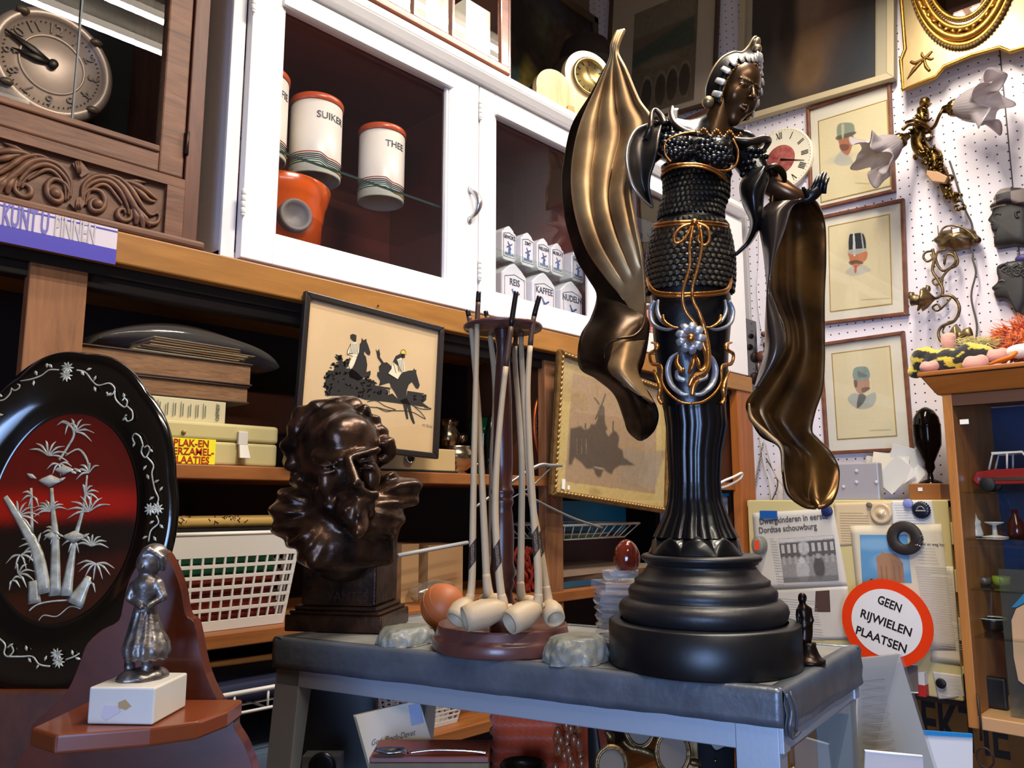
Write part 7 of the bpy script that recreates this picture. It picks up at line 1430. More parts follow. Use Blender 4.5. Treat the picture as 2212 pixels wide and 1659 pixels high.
MB(Mc).lathe([(.018,0),(.045,0),(.047,.002),(.047,.012),(.045,.014),(.020,.014),(.018,.012),(.018,0)],48,caps=False).build('ring',mat('ferrite','#3c3430',.5,.3,var=.4,vscale=30),t)
cl_=MB(Mc);cl_.tube([(.030,-.010,.0158),(.048,.008,.018),(.052,-.002,.018),(.034,-.020,.0158),(.030,-.016,.0158),(.046,-.022,.0158)],.0014,6,smoothp=3);cl_.build('paperclip',chrome,t)
c_=zf(112,532);t=thing('tape_magnet','grey round dispenser with an orange label on the clipping','magnet',(FX-.02,-c_[0],c_[1]-.03),'magnets on the board')
Mc=frame((FX-.0065,-c_[0],c_[1]),(0,-1,0),ZU,(-1,0,0));MB(Mc).lathe([(.026,0),(.028,.002),(.028,.030),(.024,.034),(0,.034)],32,sx=.72,caps=False).build('body',mat('grey_plastic','#7b7c74',.4),t);MB(Mc).box(-.009,.009,-.014,.016,.0342,.0348).build('orange_label',mat('orange_label','#e0502a',.4),t)
c_=onX(1914,1346,FX-.06);Rs=abs(onX(1818,1346,FX-.06)[1]-onX(2014,1346,FX-.06)[1])/2;aN=nz(np.array([-1,.0,0]));Mc=frame(c_,(0,-1,0),ZU,aN);
Rz=(onX(1914,1252,FX-.06)[2]-onX(1914,1442,FX-.06)[2])/2
sgn_=thing('round_sign','round white sign with red border reading GEEN RIJWIELEN PLAATSEN','sign',(c_[0],c_[1],c_[2]-Rz));a0=MB(Mc)
MB(Mc).lathe([(0,-.002),(1.0,-.002),(1.0,0),(0,0)],72,sx=Rs,sy=Rz,caps=False,smooth=False).build('disc',mat('sign_red','#e23a10',.3,coat=.3),sgn_)
MB(Mc).lathe([(.775,.0002),(.775,.0006),(0,.0006)],72,sx=Rs,sy=Rz,caps=False,smooth=False).build('white_field',mat('sign_field','#e0dbd8',.3),sgn_)
tx=MB(Mc);
for w_,u,v,tu in(('GEEN',1921,1305,(1893,1951)),('RIJWIELEN',1914,1346,(1856,1973)),('PLAATSEN',1904,1382,(1846,1962))):
 Mi=np.linalg.inv(Mc);q=lambda a,b2:(Mi@np.append(onP(a,b2,Mc[:3,3],Mc[:3,2]),1))[:2];slope=.365;p0=q(tu[0]+4,v-(u-tu[0])*slope);p1=q(tu[1]-4,v+(tu[1]-u)*slope);L_=np.linalg.norm(p1-p0);an=math.atan2(*(p1-p0)[::-1]);V,F=text_geo(w_,.033,.0002,.0007);V[:,0]*=L_/np.ptp(V[:,0]);cc_=(p0+p1)/2;ca,sa=math.cos(an),math.sin(an)
 tx.add(np.stack([V[:,0]*ca-V[:,1]*sa+cc_[0],V[:,0]*sa+V[:,1]*ca+cc_[1],V[:,2]+.0010],1),F,False)
tx.build('lettering',mat('sign_black','#1c1818',.4),sgn_)
def boxthing(name,c0,c1,m,lab,cat,bev=.002,rz=0,tilt=0,z=None):
 return None
zt2=zt_-.001
TX0=FX+.02
ya,yb2=onX(1900,1060,TX0)[1],onX(1790,1060,TX0)[1]
t=thing('clear_tray','clear plastic blister tray standing on top of the notice board','tray',(TX0,(ya+yb2)/2,zt2));zz_=onX(1850,1000,TX0)[2]
MB().box(TX0,TX0+.035,ya,onX(1690,1060,TX0)[1],zt2,zz_).build('tray',mat('milky_tray','#a9a4a8',.3,trans=.2),t,bevel=.004)
for u,v in((1850,1018),(1850,1042),(1822,1052),(1893,1042)):MB().ball(onX(u,v,TX0-.001),(.003,.006,.006),10,6).build('round_boss',mat('milky_boss','#b8b2b2',.3),t)
rs=random.Random(12);
for k in range(10):
 u=1895+rs.random()*75;v=985+rs.random()*60;c_=onX(u,v,FX+.08+k*.006);o=MB(T(*c_,rz=rs.uniform(-.3,.3),ry=rs.uniform(-.25,.25),rx=rs.uniform(-.8,.8)));o.box(-.0008,.0008,-.05,.05,-.035,.03)
 tag(o.build('loose_paper',mat('loose_paper%d'%(k%3),('#d8d4c8','#cfc5ae','#e0dcd4')[k%3],.8)),'crumpled white paper in the heap on top of the notice board','paper','loose papers on the notice board')
u_c=onX(2003,900,XW-.10);X_u=XW-.10;Yu=onX(2003,940,X_u)[1];zu=zt2
ut=thing('covered_urn','dark glossy covered urn on a wooden plinth beside the display cabinet','urn',(X_u,Yu,zu));hz_=lambda v:onX(2003,v,X_u)[2]-zu
ru=abs(onX(1975,930,X_u)[1]-onX(2035,930,X_u)[1])/2;gu=mat('black_chrome','#2a2522',.12,.9)
MB().box(X_u-.06,X_u+.06,Yu-ru*1.1,Yu+ru*1.15,zu+.0005,zu+hz_(1045)).build('plinth',mat('plinth_wood','#8f5a2c',.4),ut,bevel=.003)
H=hz_(862);MB(T(X_u,Yu,zu+hz_(1045)+.0005)).lathe([(ru*.9,0),(ru*.8,.006),(ru*.25,.012),(ru*.18,.03),(ru*.4,.045),(ru*.35,.06),(ru*.55,.075),(ru*.95,.11),(ru,.14),(ru,.165),(ru*1.03,.168),(ru*.98,.172),(ru*.9,.19),(ru*.6,.21),(ru*.2,.22),(0,.222)],40,caps=False).build('body',gu,ut)
MB(frame((X_u-.061,0,0),(0,-1,0),ZU,(-1,0,0))).box(*(lambda a:(a[0]-.006,a[0]+.006,a[1]-.005,a[1]+.005))(Rp(1988,1057,X_u-.061)),0,.0008).build('price_tag',mat('white_tag','#e8e4e0',.5),ut)
ch_=MB()
for k in range(26):c_=onX(1648-k*.9,960+k*4.6,XW-.03);ch_.tube([c_+np.array([.0,.003*math.cos(a),.006*math.sin(a)]) if k%2 else c_+np.array([.003*math.cos(a),0,.006*math.sin(a)]) for a in np.linspace(0,2*PI,9)[:-1]],.001,5,closed=True)
tag(ch_.build('metal_chain',mat('chain_metal','#8a7c6a',.35,.9)),'thin metal chain hanging left of the sleeve tip','chain')
for k,(pts,c,lab) in enumerate((([(1640,930),(1650,1000),(1662,1040),(1668,1086)],'#c8c0b0','pale flex hanging behind the sleeve tip, leftmost'),([(1655,990),(1680,1040),(1668,1080)],'#4a4642','dark flex hanging behind the sleeve tip'),([(1650,950),(1672,1020),(1700,1060)],'#a8a298','grey flex hanging behind the sleeve tip, rightmost'))):o=MB().tube([onX(u,v,XW-.03-.006*k) for u,v in pts],.0022,6,smoothp=5);tag(o.build('hanging_flex',mat('flex%d'%k,c,.5)),lab,'cord')
def vq(pts,D):return[W(u,v,D) for u,v in pts]
ph=thing('sheet_holder','clear acrylic holder with a blank ruled sheet leaning beside the display case','sign holder',W(1900,1659,.95))
A_,B_,C_,D_=W(1850,1422,1.06),W(1942,1412,1.08),W(2060,1800,1.04),W(1845,1800,1.04);nn=nz(np.cross(B_-A_,D_-A_));nn=nn if nn@FH<0 else-nn
def slab(q,th,m,nm,t,off=0):b=MB();b.hexa([q[3]+nn*off,q[2]+nn*off,q[3]+nn*(off+th),q[2]+nn*(off+th),q[0]+nn*off,q[1]+nn*off,q[0]+nn*(off+th),q[1]+nn*(off+th)]);return b.build(nm,m,t)
slab((A_,B_,C_,D_),.0006,mat('ruled_paper','#a9a29e',.8),'sheet',ph);slab((A_,B_,C_,D_),.002,glass_mat('acrylic','#f0f2f2',1.2,dens=.04,dcol='#c0c0c0'),'acrylic_front',ph,.004);slab((A_,B_,C_,D_),.002,glass_mat('acrylic','#f0f2f2',1.2),'acrylic_back',ph,-.004)
rl_=MB()
for k in range(16):a=.14+k*.05;p0=A_*(1-a)+D_*a;p1=B_*(1-a)+C_*a;rl_.tube([p0*.9+p1*.1+nn*.001,p0*.45+p1*.55+nn*.001],.0004,4)
rl_.build('ruled_lines',mat('faint_lines','#8a8484',.8),ph)
wp=MB();q=(W(1995,1622,.945),W(1960,1655,.94));
s3=thing('paper_card','white paper card with folded edge in front of the acrylic holder','card',W(1940,1659,.92));b=MB();q=vq(((1868,1622),(1992,1634),(2000,1800),(1860,1800)),.93);b.hexa([q[3],q[2],q[3]+nn*.001,q[2]+nn*.001,q[0],q[1],q[0]+nn*.001,q[1]+nn*.001]);b.build('card',mat('card_white','#b8b0ae',.7),s3);MB().tube([q[0],q[1]],.0015,6).build('white_edge',mat('pure_white_edge','#e8e6e4',.6),s3)
wb=thing('blue_topped_sheet','white sheet with a bright blue top edge below the round sign','folder',W(2030,1659,1.5));q=vq(((1990,1580),(2098,1588),(2100,1800),(1990,1800)),1.5);n2=-FH;b=MB();b.hexa([q[3],q[2],q[3]+n2*.004,q[2]+n2*.004,q[0],q[1],q[0]+n2*.004,q[1]+n2*.004]);b.build('sheet',mat('white_card2','#d4d2d2',.6),wb)
q=vq(((1980,1576),(2098,1584),(2098,1592),(1985,1586)),1.497);b=MB();b.hexa([q[3],q[2],q[3]+n2*.004,q[2]+n2*.004,q[0],q[1],q[0]+n2*.004,q[1]+n2*.004]);b.build('blue_edge',mat('bright_blue_card','#1e7ab8',.5),wb)
lbz=FX+.12;bd_t=thing('lettered_board','brown board with large black letters EKTIE under the notice board','sign',(lbz,onX(2080,1600,lbz)[1],.7))
MB().box(lbz,lbz+.02,-.45,1.25,.55,zbt-.025).build('board',mat('brown_board','#8a5a22',.45,col2='#6a4218',var=.3,vscale=5),bd_t)
tx=MB(frame((lbz-.0005,0,0),(0,-1,0),ZU,(-1,0,0)));a_,b_=Rp(1995,1590,lbz),Rp(2182,1615,lbz);V,F=text_geo('KOLLEKTIE',.17,.0005,.003,'RIGHT');tot=np.ptp(V[:,0]);sc4=(b_[0]-a_[0])/(tot*.50);V[:,0]=V[:,0]*sc4+b_[0];V[:,1]+=Rp(2090,1580,lbz)[1];tx.add(V,F,False);tx.build('lettering',mat('board_letters','#1c1410',.5),bd_t)
sh_=thing('acrylic_strip','grey acrylic strip with white edges under the round sign','strip',onX(1962,1500,FX-.03));q=[onX(u,v,FX-.035) for u,v in((1930,1432),(1982,1436),(1985,1496),(1945,1494))];nx_=np.array([-1.,0,0]);b=MB();b.hexa([q[3],q[2],q[3]+nx_*.003,q[2]+nx_*.003,q[0],q[1],q[0]+nx_*.003,q[1]+nx_*.003]);b.build('strip',mat('smoky_strip','#6e625e',.3),sh_);e_=MB();e_.tube([q[0]+nx_*.004,q[1]+nx_*.004],.0015,6);e_.tube([q[3]+nx_*.004,q[2]+nx_*.004],.0015,6);e_.build('white_edge',mat('pure_white_edge','#e8e6e4',.6),sh_)
bx_t=thing('small_carton','small red and white carton beside the acrylic strip','carton',onX(1990,1500,FX-.03));za=onX(1990,1452,FX-.03)[2];zb3=onX(1990,1480,FX-.03)[2];zc3=onX(1990,1505,FX-.03)[2];ya,yb3=onX(1998,1480,FX-.03)[1],onX(1978,1480,FX-.03)[1]
MB().box(FX-.03,FX-.001,ya,yb3,zb3,za).build('white_half',mat('carton_white','#d8d2ce',.5),bx_t,bevel=.001);MB().box(FX-.03,FX-.001,ya,yb3,zc3,zb3-.0003).build('red_half',mat('carton_red','#b82420',.5),bx_t,bevel=.001)
wk=MB();wk.tube([onX(2112,1500,DX-.01),onX(2118,1560,DX-.012),onX(2120,1600,DX-.012)],.003,8);c_=onX(2128,1637,DX-.012);wk.tube([c_+np.array([0,.018*math.cos(a),.022*math.sin(a)]) for a in np.linspace(0,2*PI,20)[:-1]],.0022,6,closed=True);tag(wk.build('hanging_ring',mat('dark_wire','#2a1a14',.5)),'dark cord with a ring hanging at the cabinet edge','ring')
# left foreground: lacquer plate, bracket shelf, pewter girl
mahog=mat('mahogany_polish','#5c2616',.3,wood='x',col2='#3c1509',vscale=9,coat=.35)
sd=thing('side_cabinet','reddish brown wooden side cabinet below the lacquer plate, bottom left','cabinet',W(60,1659,1.0)*np.array([1,1,0]))
VF=lambda D,u=1106:frame(EV*np.array([0,0,0])+FH*D,RT,ZU,-FH)
def vp(u,v,D):q=W(u,v,D);return float(q@RT),float(q[2])
pb=vp(100,1480,.96);MB(VF(.96)).box(-.76,pb[0]+.11,0,pb[1],-.03,.03).build('upper_body',mat('side_cabinet_wood','#5c2c12',.5,wood='x',col2='#3a1a0a',vscale=9),sd,bevel=.003)
MB(VF(.70)).box(-.75,-.16,0,.98,-.06,.16).build('lower_body',mat('side_cabinet_wood','#5c2c12',.5),sd,bevel=.003)
pc=vp(127,1115,.96);PW,PH=abs(vp(378,1115,.96)[0]-pc[0]),(vp(127,762,.96)[1]-pc[1]);tl=math.radians(4)
PM=frame(FH*.96+RT*pc[0]+ZU*(pc[1]+.001),RT,nz(ZU*math.cos(tl)+FH*math.sin(tl)),nz(-FH*math.cos(tl)+ZU*math.sin(tl)))
pl_=thing('lacquer_plate','large oval black lacquer plate with mother of pearl birds and bamboo','plate',W(127,1468,.96))
lac=mat('black_lacquer','#0b0908',.12,coat=.6);n=160;A=np.linspace(0,2*PI,n,endpoint=False);G=[]
for k,z in((1.0,-.004),(1.012,.0),(1.0,.004),(.93,.003),(.80,-.001),(.72,-.006),(.66,-.012),(.64,-.013),(0.32,-.013),(0.0,-.013)):
 s_=1+.022*np.abs(np.cos(5*A+.4))*(1 if k>.9 else 0)-.012*(k>.9);G.append(np.stack([PW*k*s_*np.cos(A),PH*k*s_*np.sin(A),np.full(n,z)],1))
for k,z in((.64,-.018),(.97,-.006),(1.0,-.004)):
 pass
MB(PM).grid(np.array(G),wv=True).build('dish',lac,pl_,solid=.003)
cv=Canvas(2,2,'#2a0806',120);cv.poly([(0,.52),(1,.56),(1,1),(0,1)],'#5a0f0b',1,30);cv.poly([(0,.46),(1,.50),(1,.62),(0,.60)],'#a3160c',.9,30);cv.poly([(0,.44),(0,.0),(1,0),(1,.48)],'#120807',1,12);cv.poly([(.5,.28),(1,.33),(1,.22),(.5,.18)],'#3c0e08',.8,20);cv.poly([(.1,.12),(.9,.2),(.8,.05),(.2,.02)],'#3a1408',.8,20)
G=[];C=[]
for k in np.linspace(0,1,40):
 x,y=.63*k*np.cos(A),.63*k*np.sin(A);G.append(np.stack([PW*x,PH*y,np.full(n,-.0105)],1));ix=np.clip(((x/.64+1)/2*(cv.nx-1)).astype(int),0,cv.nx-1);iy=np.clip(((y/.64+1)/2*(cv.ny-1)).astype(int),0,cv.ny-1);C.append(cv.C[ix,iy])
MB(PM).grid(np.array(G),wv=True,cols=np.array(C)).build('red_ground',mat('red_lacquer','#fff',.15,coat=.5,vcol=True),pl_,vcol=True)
pearl=mat('mother_of_pearl','#c4c2b4',.3,.15,var=.35,vscale=90,col2='#8f8a76',coat=.4);PMi=np.linalg.inv(PM)
def lp(x,y,s_=2.126,o=(0,700)):q=PMi@np.append(onP(o[0]+x/s_,o[1]+y/s_,PM[:3,3],PM[:3,2]),1);return q[0],q[1]
inl=MB(PM)
def zoff(x,y):k=math.hypot(x/PW,y/PH);return-.0098 if k<.66 else(.0045 if k>.78 else-.0095+(k-.66)/.12*.013)
def il(pts,r=.001,sp=4,**k):P=smooth_path(np.array([lp(*p,**k) for p in pts]),sp);inl.tube([(p[0],p[1],zoff(*p)) for p in P],r,5,flat=.3,up=(0,0,1))
def leaf(x,y,a,l,w=.28):
 p0=np.array(lp(x,y));p1=np.array(lp(x+l*math.cos(a),y+l*math.sin(a)));m_=(p0+p1)/2;z=zoff(*m_);L_=np.linalg.norm(p1-p0);inl.tube([(*p0,z),(*(m_),z+.0004),(*p1,z)],(.0003,L_*w,.0003),5,flat=.12,smoothp=3,up=(0,0,1))
def flower(x,y,r):
 for k in range(9):leaf(x,y,k*.698,r,.22)
for x,y in((318,205),(312,240),(695,852),(730,850),(270,1515),(278,1550)):flower(x,y,30)
for pts in([(280,215),(235,215),(200,240),(150,258),(90,268),(62,290),(75,308),(95,300),(100,285),(88,278)],[(0,355),(30,350),(58,320),(62,290)],[(360,215),(400,225),(430,262),(460,285),(510,275),(535,300),(525,325),(505,330),(498,315)],[(535,310),(540,350),(580,385),(592,360),(580,345),(570,355)],[(592,380),(615,405),(615,440),(590,448),(578,430),(590,420)],[(612,545),(605,520),(625,505),(650,520),(665,560)],[(665,560),(652,590),(675,615),(695,580),(685,562),(670,570)],[(680,610),(712,650),(705,690),(718,760),(735,800),(728,830)],[(725,880),(735,915),(700,950),(690,1000)],[(0,1435),(35,1470),(30,1510),(50,1525),(72,1500),(60,1475),(45,1485)],[(50,1525),(110,1525),(160,1525),(190,1560),(240,1570)],[(310,1540),(350,1525),(375,1510)]):il(pts,.0011)
for x,y,a in((250,205,-2.4),(225,205,-1.6),(180,240,-2),(165,262,1.6),(380,220,.9),(405,215,-.3),(440,265,-1.2),(440,290,1.2),(520,320,2.6),(580,345,-1.8),(585,430,2.6),(615,540,2),(690,575,.6),(675,650,2.2),(690,715,-2),(715,730,-.5),(715,795,2.6),(740,770,-1),(715,905,2.6),(740,920,.8),(685,975,2.7),(712,975,1),(50,1480,-.6),(130,1500,-1.8),(140,1530,1),(190,1560,2.1),(215,1545,-1.2),(345,1520,-1.8),(355,1530,.3),(0,420,0),(0,325,.5)):leaf(x,y,a,26,.30)
for(pts,r) in(([(0,790),(80,920),(150,1060),(180,1240)],(.003,.005,.007,.009)),([(215,750),(222,860),(232,1000),(230,1250)],(.002,.003,.005,.0075)),([(380,690),(365,830),(330,960),(310,1060),(280,1250)],(.001,.002,.003,.004,.008)),([(120,750),(125,960)],(.0015,.002)),([(130,1180),(135,1285)],(.006,.008)),([(390,1160),(320,1290)],(.003,.012)),([(300,450),(320,500),(290,560),(250,620)],(.001,.0016,.0016,.002)),([(280,600),(340,570),(380,620),(390,680)],(.001,.0014,.001))):
 P=smooth_path(np.array([lp(*p) for p in pts]),4);inl.tube([(p[0],p[1],zoff(*p)) for p in P],r,6,flat=.12,up=(0,0,1))
rs=random.Random(21)
for x,y,n_,l in((300,450,3,60),(325,490,6,90),(200,600,7,100),(390,680,5,70),(130,790,4,60),(370,780,5,70),(60,880,7,100),(210,860,9,80),(390,860,7,110),(230,960,5,60),(70,1060,5,80),(150,1020,6,90),(400,1020,7,80),(420,1100,7,90),(60,1150,5,80),(320,1000,4,60),(400,1190,4,50),(250,640,5,60),(30,1180,3,50)):
 a0=rs.uniform(0,6)
 for k in range(n_):a=a0+k*2.2*PI/n_*.5-.2;x1_,y1_=x+l*math.cos(a),y+l*math.sin(a)*.8;il([(x,y),((x+x1_)/2,(y+y1_)/2-10),(x1_,y1_+8)],(.0006,.0016,.0002),4)
for bx,by,s_,w in((205,715,1,1),(315,975,1,1),(270,665,-1,.8),(210,970,-1,.6)):
 leaf(bx-50*w,by,0,110*w,.30);leaf(bx-60*w*s_,by-8,math.pi*(s_>0)+.5,50*w,.2);leaf(bx+40*w,by+5,-.5 if s_>0 else.4,40*w,.25)
il([(110,1320),(150,1290),(220,1275),(300,1270)],.0012);il([(155,1365),(180,1340),(240,1345),(300,1300),(350,1310)],.0009)
inl.build('pearl_inlay',pearl,pl_)
BD=.745;ZS=onZ if False else None;zsh=W(260,1567,.66)[2]
bs=thing('bracket_shelf','mahogany bracket shelf with scrolled backboard carrying the pewter girl','shelf',W(300,1659,BD))
z5=lambda x,y:vp(x/2.968,1100+y/2.968,BD)
half=[(1030,265),(1070,300),(1120,400),(1160,520),(1180,640),(1200,690),(1240,720),(1262,800),(1280,900),(1320,1060),(1400,1230),(1500,1310),(1500,1400),(1560,1500),(1620,1659),(1660,1900),(1660,2700)]
left=[(0,2700),(0,1900),(90,1659),(180,1520),(205,1390),(350,1260),(450,1130),(520,960),(560,860),(660,770),(760,715),(790,600),(830,450),(900,330),(970,270)]
poly=[z5(*p) for p in half+left];poly=smooth_path(np.array(poly),3,True).tolist();zmin=.9805;poly=[(p[0],max(p[1],zmin)) for p in poly]
MB(VF(BD)).prism(poly,-.016,0).build('backboard',mahog,bs,bevel=.0025)
MB(VF(BD)).prism([(p[0],p[1]) for p in[z5(*q) for q in half[2:11]]]+[(q[0]-.004,q[1]) for q in[z5(*q) for q in half[2:11]][::-1]],.0,.002).build('polished_edge',mahog,bs) if False else None
sp_=lambda u,v:(onZ(u,v,zsh));pts=[sp_(68,1572),sp_(120,1588),sp_(325,1572),sp_(430,1558),sp_(492,1535)]
pts=[(float(p@RT),float(p@FH)) for p in pts];pts+=[(pts[-1][0],BD-.002),(pts[0][0],BD-.002)]
SM=frame((0,0,0),RT,FH,ZU);MB(SM).prism(pts,zsh-.014,zsh).build('shelf_board',mat('shelf_mahogany','#6e341a',.3,coat=.3,var=.2,vscale=6),bs,bevel=.002)
mtp=mat('white_marble','#c4bfb8',.3,var=.10,vscale=14,coat=.2);a_,b_,c_=onZ(187,1566,zsh),onZ(330,1568,zsh),onZ(405,1528,zsh);ux=nz(b_-a_);uy=np.array([-ux[1],ux[0],0]);w_=np.linalg.norm(b_-a_);d_=(c_-b_)@uy;hh=W(330,1487,float(b_@FH))[2]-zsh
mg=thing('pewter_girl','pewter figurine of a girl in a bonnet and apron on a white marble block','figurine',(a_+b_)/2+uy*d_/2)
MM=frame(a_+ZU*.0005,ux,uy,ZU);MB(MM).box(0,w_,0,d_,0,hh).build('marble_block',mtp,mg,bevel=.0015)
st=MB(frame(a_+ZU*.0005,ux,ZU,-uy));st.prism([(w_*.22,hh*.25),(w_*.30,hh*.12),(w_*.50,hh*.35),(w_*.46,hh*.5),(w_*.25,hh*.52)],.0,.0006);st.build('torn_sticker',mat('torn_paper','#b5acb4',.7),mg);st=MB(frame(a_+ZU*.0005,ux,ZU,-uy));st.prism([(w_*.46,hh*.6),(w_*.56,hh*.68),(w_*.66,hh*.5),(w_*.58,hh*.4),(w_*.46,hh*.45)],0,.0004);st.build('glue_stain',mat('glue_stain','#a08458',.6),mg)
GD=float(((a_+b_)/2+uy*d_/2)@FH)+.004;g=lambda u,v,dy=0:W(u,v,GD+dy);r_=lambda px:px*GD/FPX
parts=[(g(320,1215),(r_(24),r_(22),r_(27)))]
def girl(P):
 d=sd_ell(P,g(322,1216),(r_(25),r_(25),r_(28)))
 d=smin(d,sd_ell(P,g(334,1196,.003),(r_(27),r_(27),r_(22))),r_(5))
 d=smin(d,sd_ell(P,g(345,1210,.004),(r_(14),r_(20),r_(20))),r_(4))
 d=smin(d,sd_ell(P,g(307,1226,-.0108),(r_(3.2),r_(4),r_(5))),r_(1.5));d=smax(d,-sd_ell(P,g(300,1220,-.0105),r_(4.2)),r_(1.5));d=smax(d,-sd_ell(P,g(315,1220,-.0115),r_(4.2)),r_(1.5));d=smax(d,-sd_ell(P,g(307,1237,-.011),(r_(4),r_(4),r_(1))),r_(1.5))
 d=smin(d,smin(sd_cap(P,g(303,1205,-.006),g(322,1186,-.008),r_(5)),sd_cap(P,g(322,1186,-.008),g(350,1204,-.004),r_(5)),r_(2)),r_(2));d=smin(d,sd_cap(P,g(350,1204,-.004),g(352,1228,-.001),r_(6)),r_(3))
 d=smin(d,sd_cap(P,g(320,1240),g(318,1252),r_(12),r_(17)),r_(4))
 d=smin(d,sd_cap(P,g(318,1265),g(315,1310),r_(28),r_(20)),r_(8))
 d=smin(d,sd_cap(P,g(313,1325),g(315,1395),r_(24),r_(44)),r_(8))
 d=smin(d,sd_cap(P,g(316,1400),g(318,1404),r_(45),r_(45))+.0006*wob(P,700),r_(3))
 for a,b2,ra,rb in(((340,1262),(352,1288),13,9),((352,1290),(322,1308),8,6),((292,1265),(280,1290),12,9),((280,1292),(305,1312),8,6)):d=smin(d,sd_cap(P,g(*a,-.002),g(*b2,-.012 if a[1]>1280 else-.004),r_(ra),r_(rb)),r_(3))
 d=smax(d,P_z(P,g(300,1422)[2]),r_(3));q=(P-g(316,1380));an=np.arctan2(q@RT,-(q@FH));d=d+np.where(P[...,2]<g(0,1320)[2],.0006*np.sin(an*13),0)
 for u in(280,318):d=smin(d,sd_cap(P,g(u,1425,-.002),g(u,1440,-.004),r_(10),r_(11)),r_(2))
 return smin(d,sd_ell(P,g(308,1462),(r_(52),r_(42),r_(20)))+.0010*wob(P,420),r_(3))
def P_z(P,z):return z-P[...,2]
q=MB();bb0=[g(u,v,dy) for u in(245,370) for v in(1168,1480) for dy in(-.035,.035)];lo_=np.min(bb0,0);hi_=np.max(bb0,0);V,F=surface(girl,lo_,hi_,.0011);V[:,2]=np.maximum(V[:,2],zsh+hh+.0006);q.add(V,F,True);q.build('girl_figure',mat('antique_pewter','#8c8580',.38,.8,bump=.14,bscale=260,var=.4,vscale=120,col2='#4c4644'),mg)
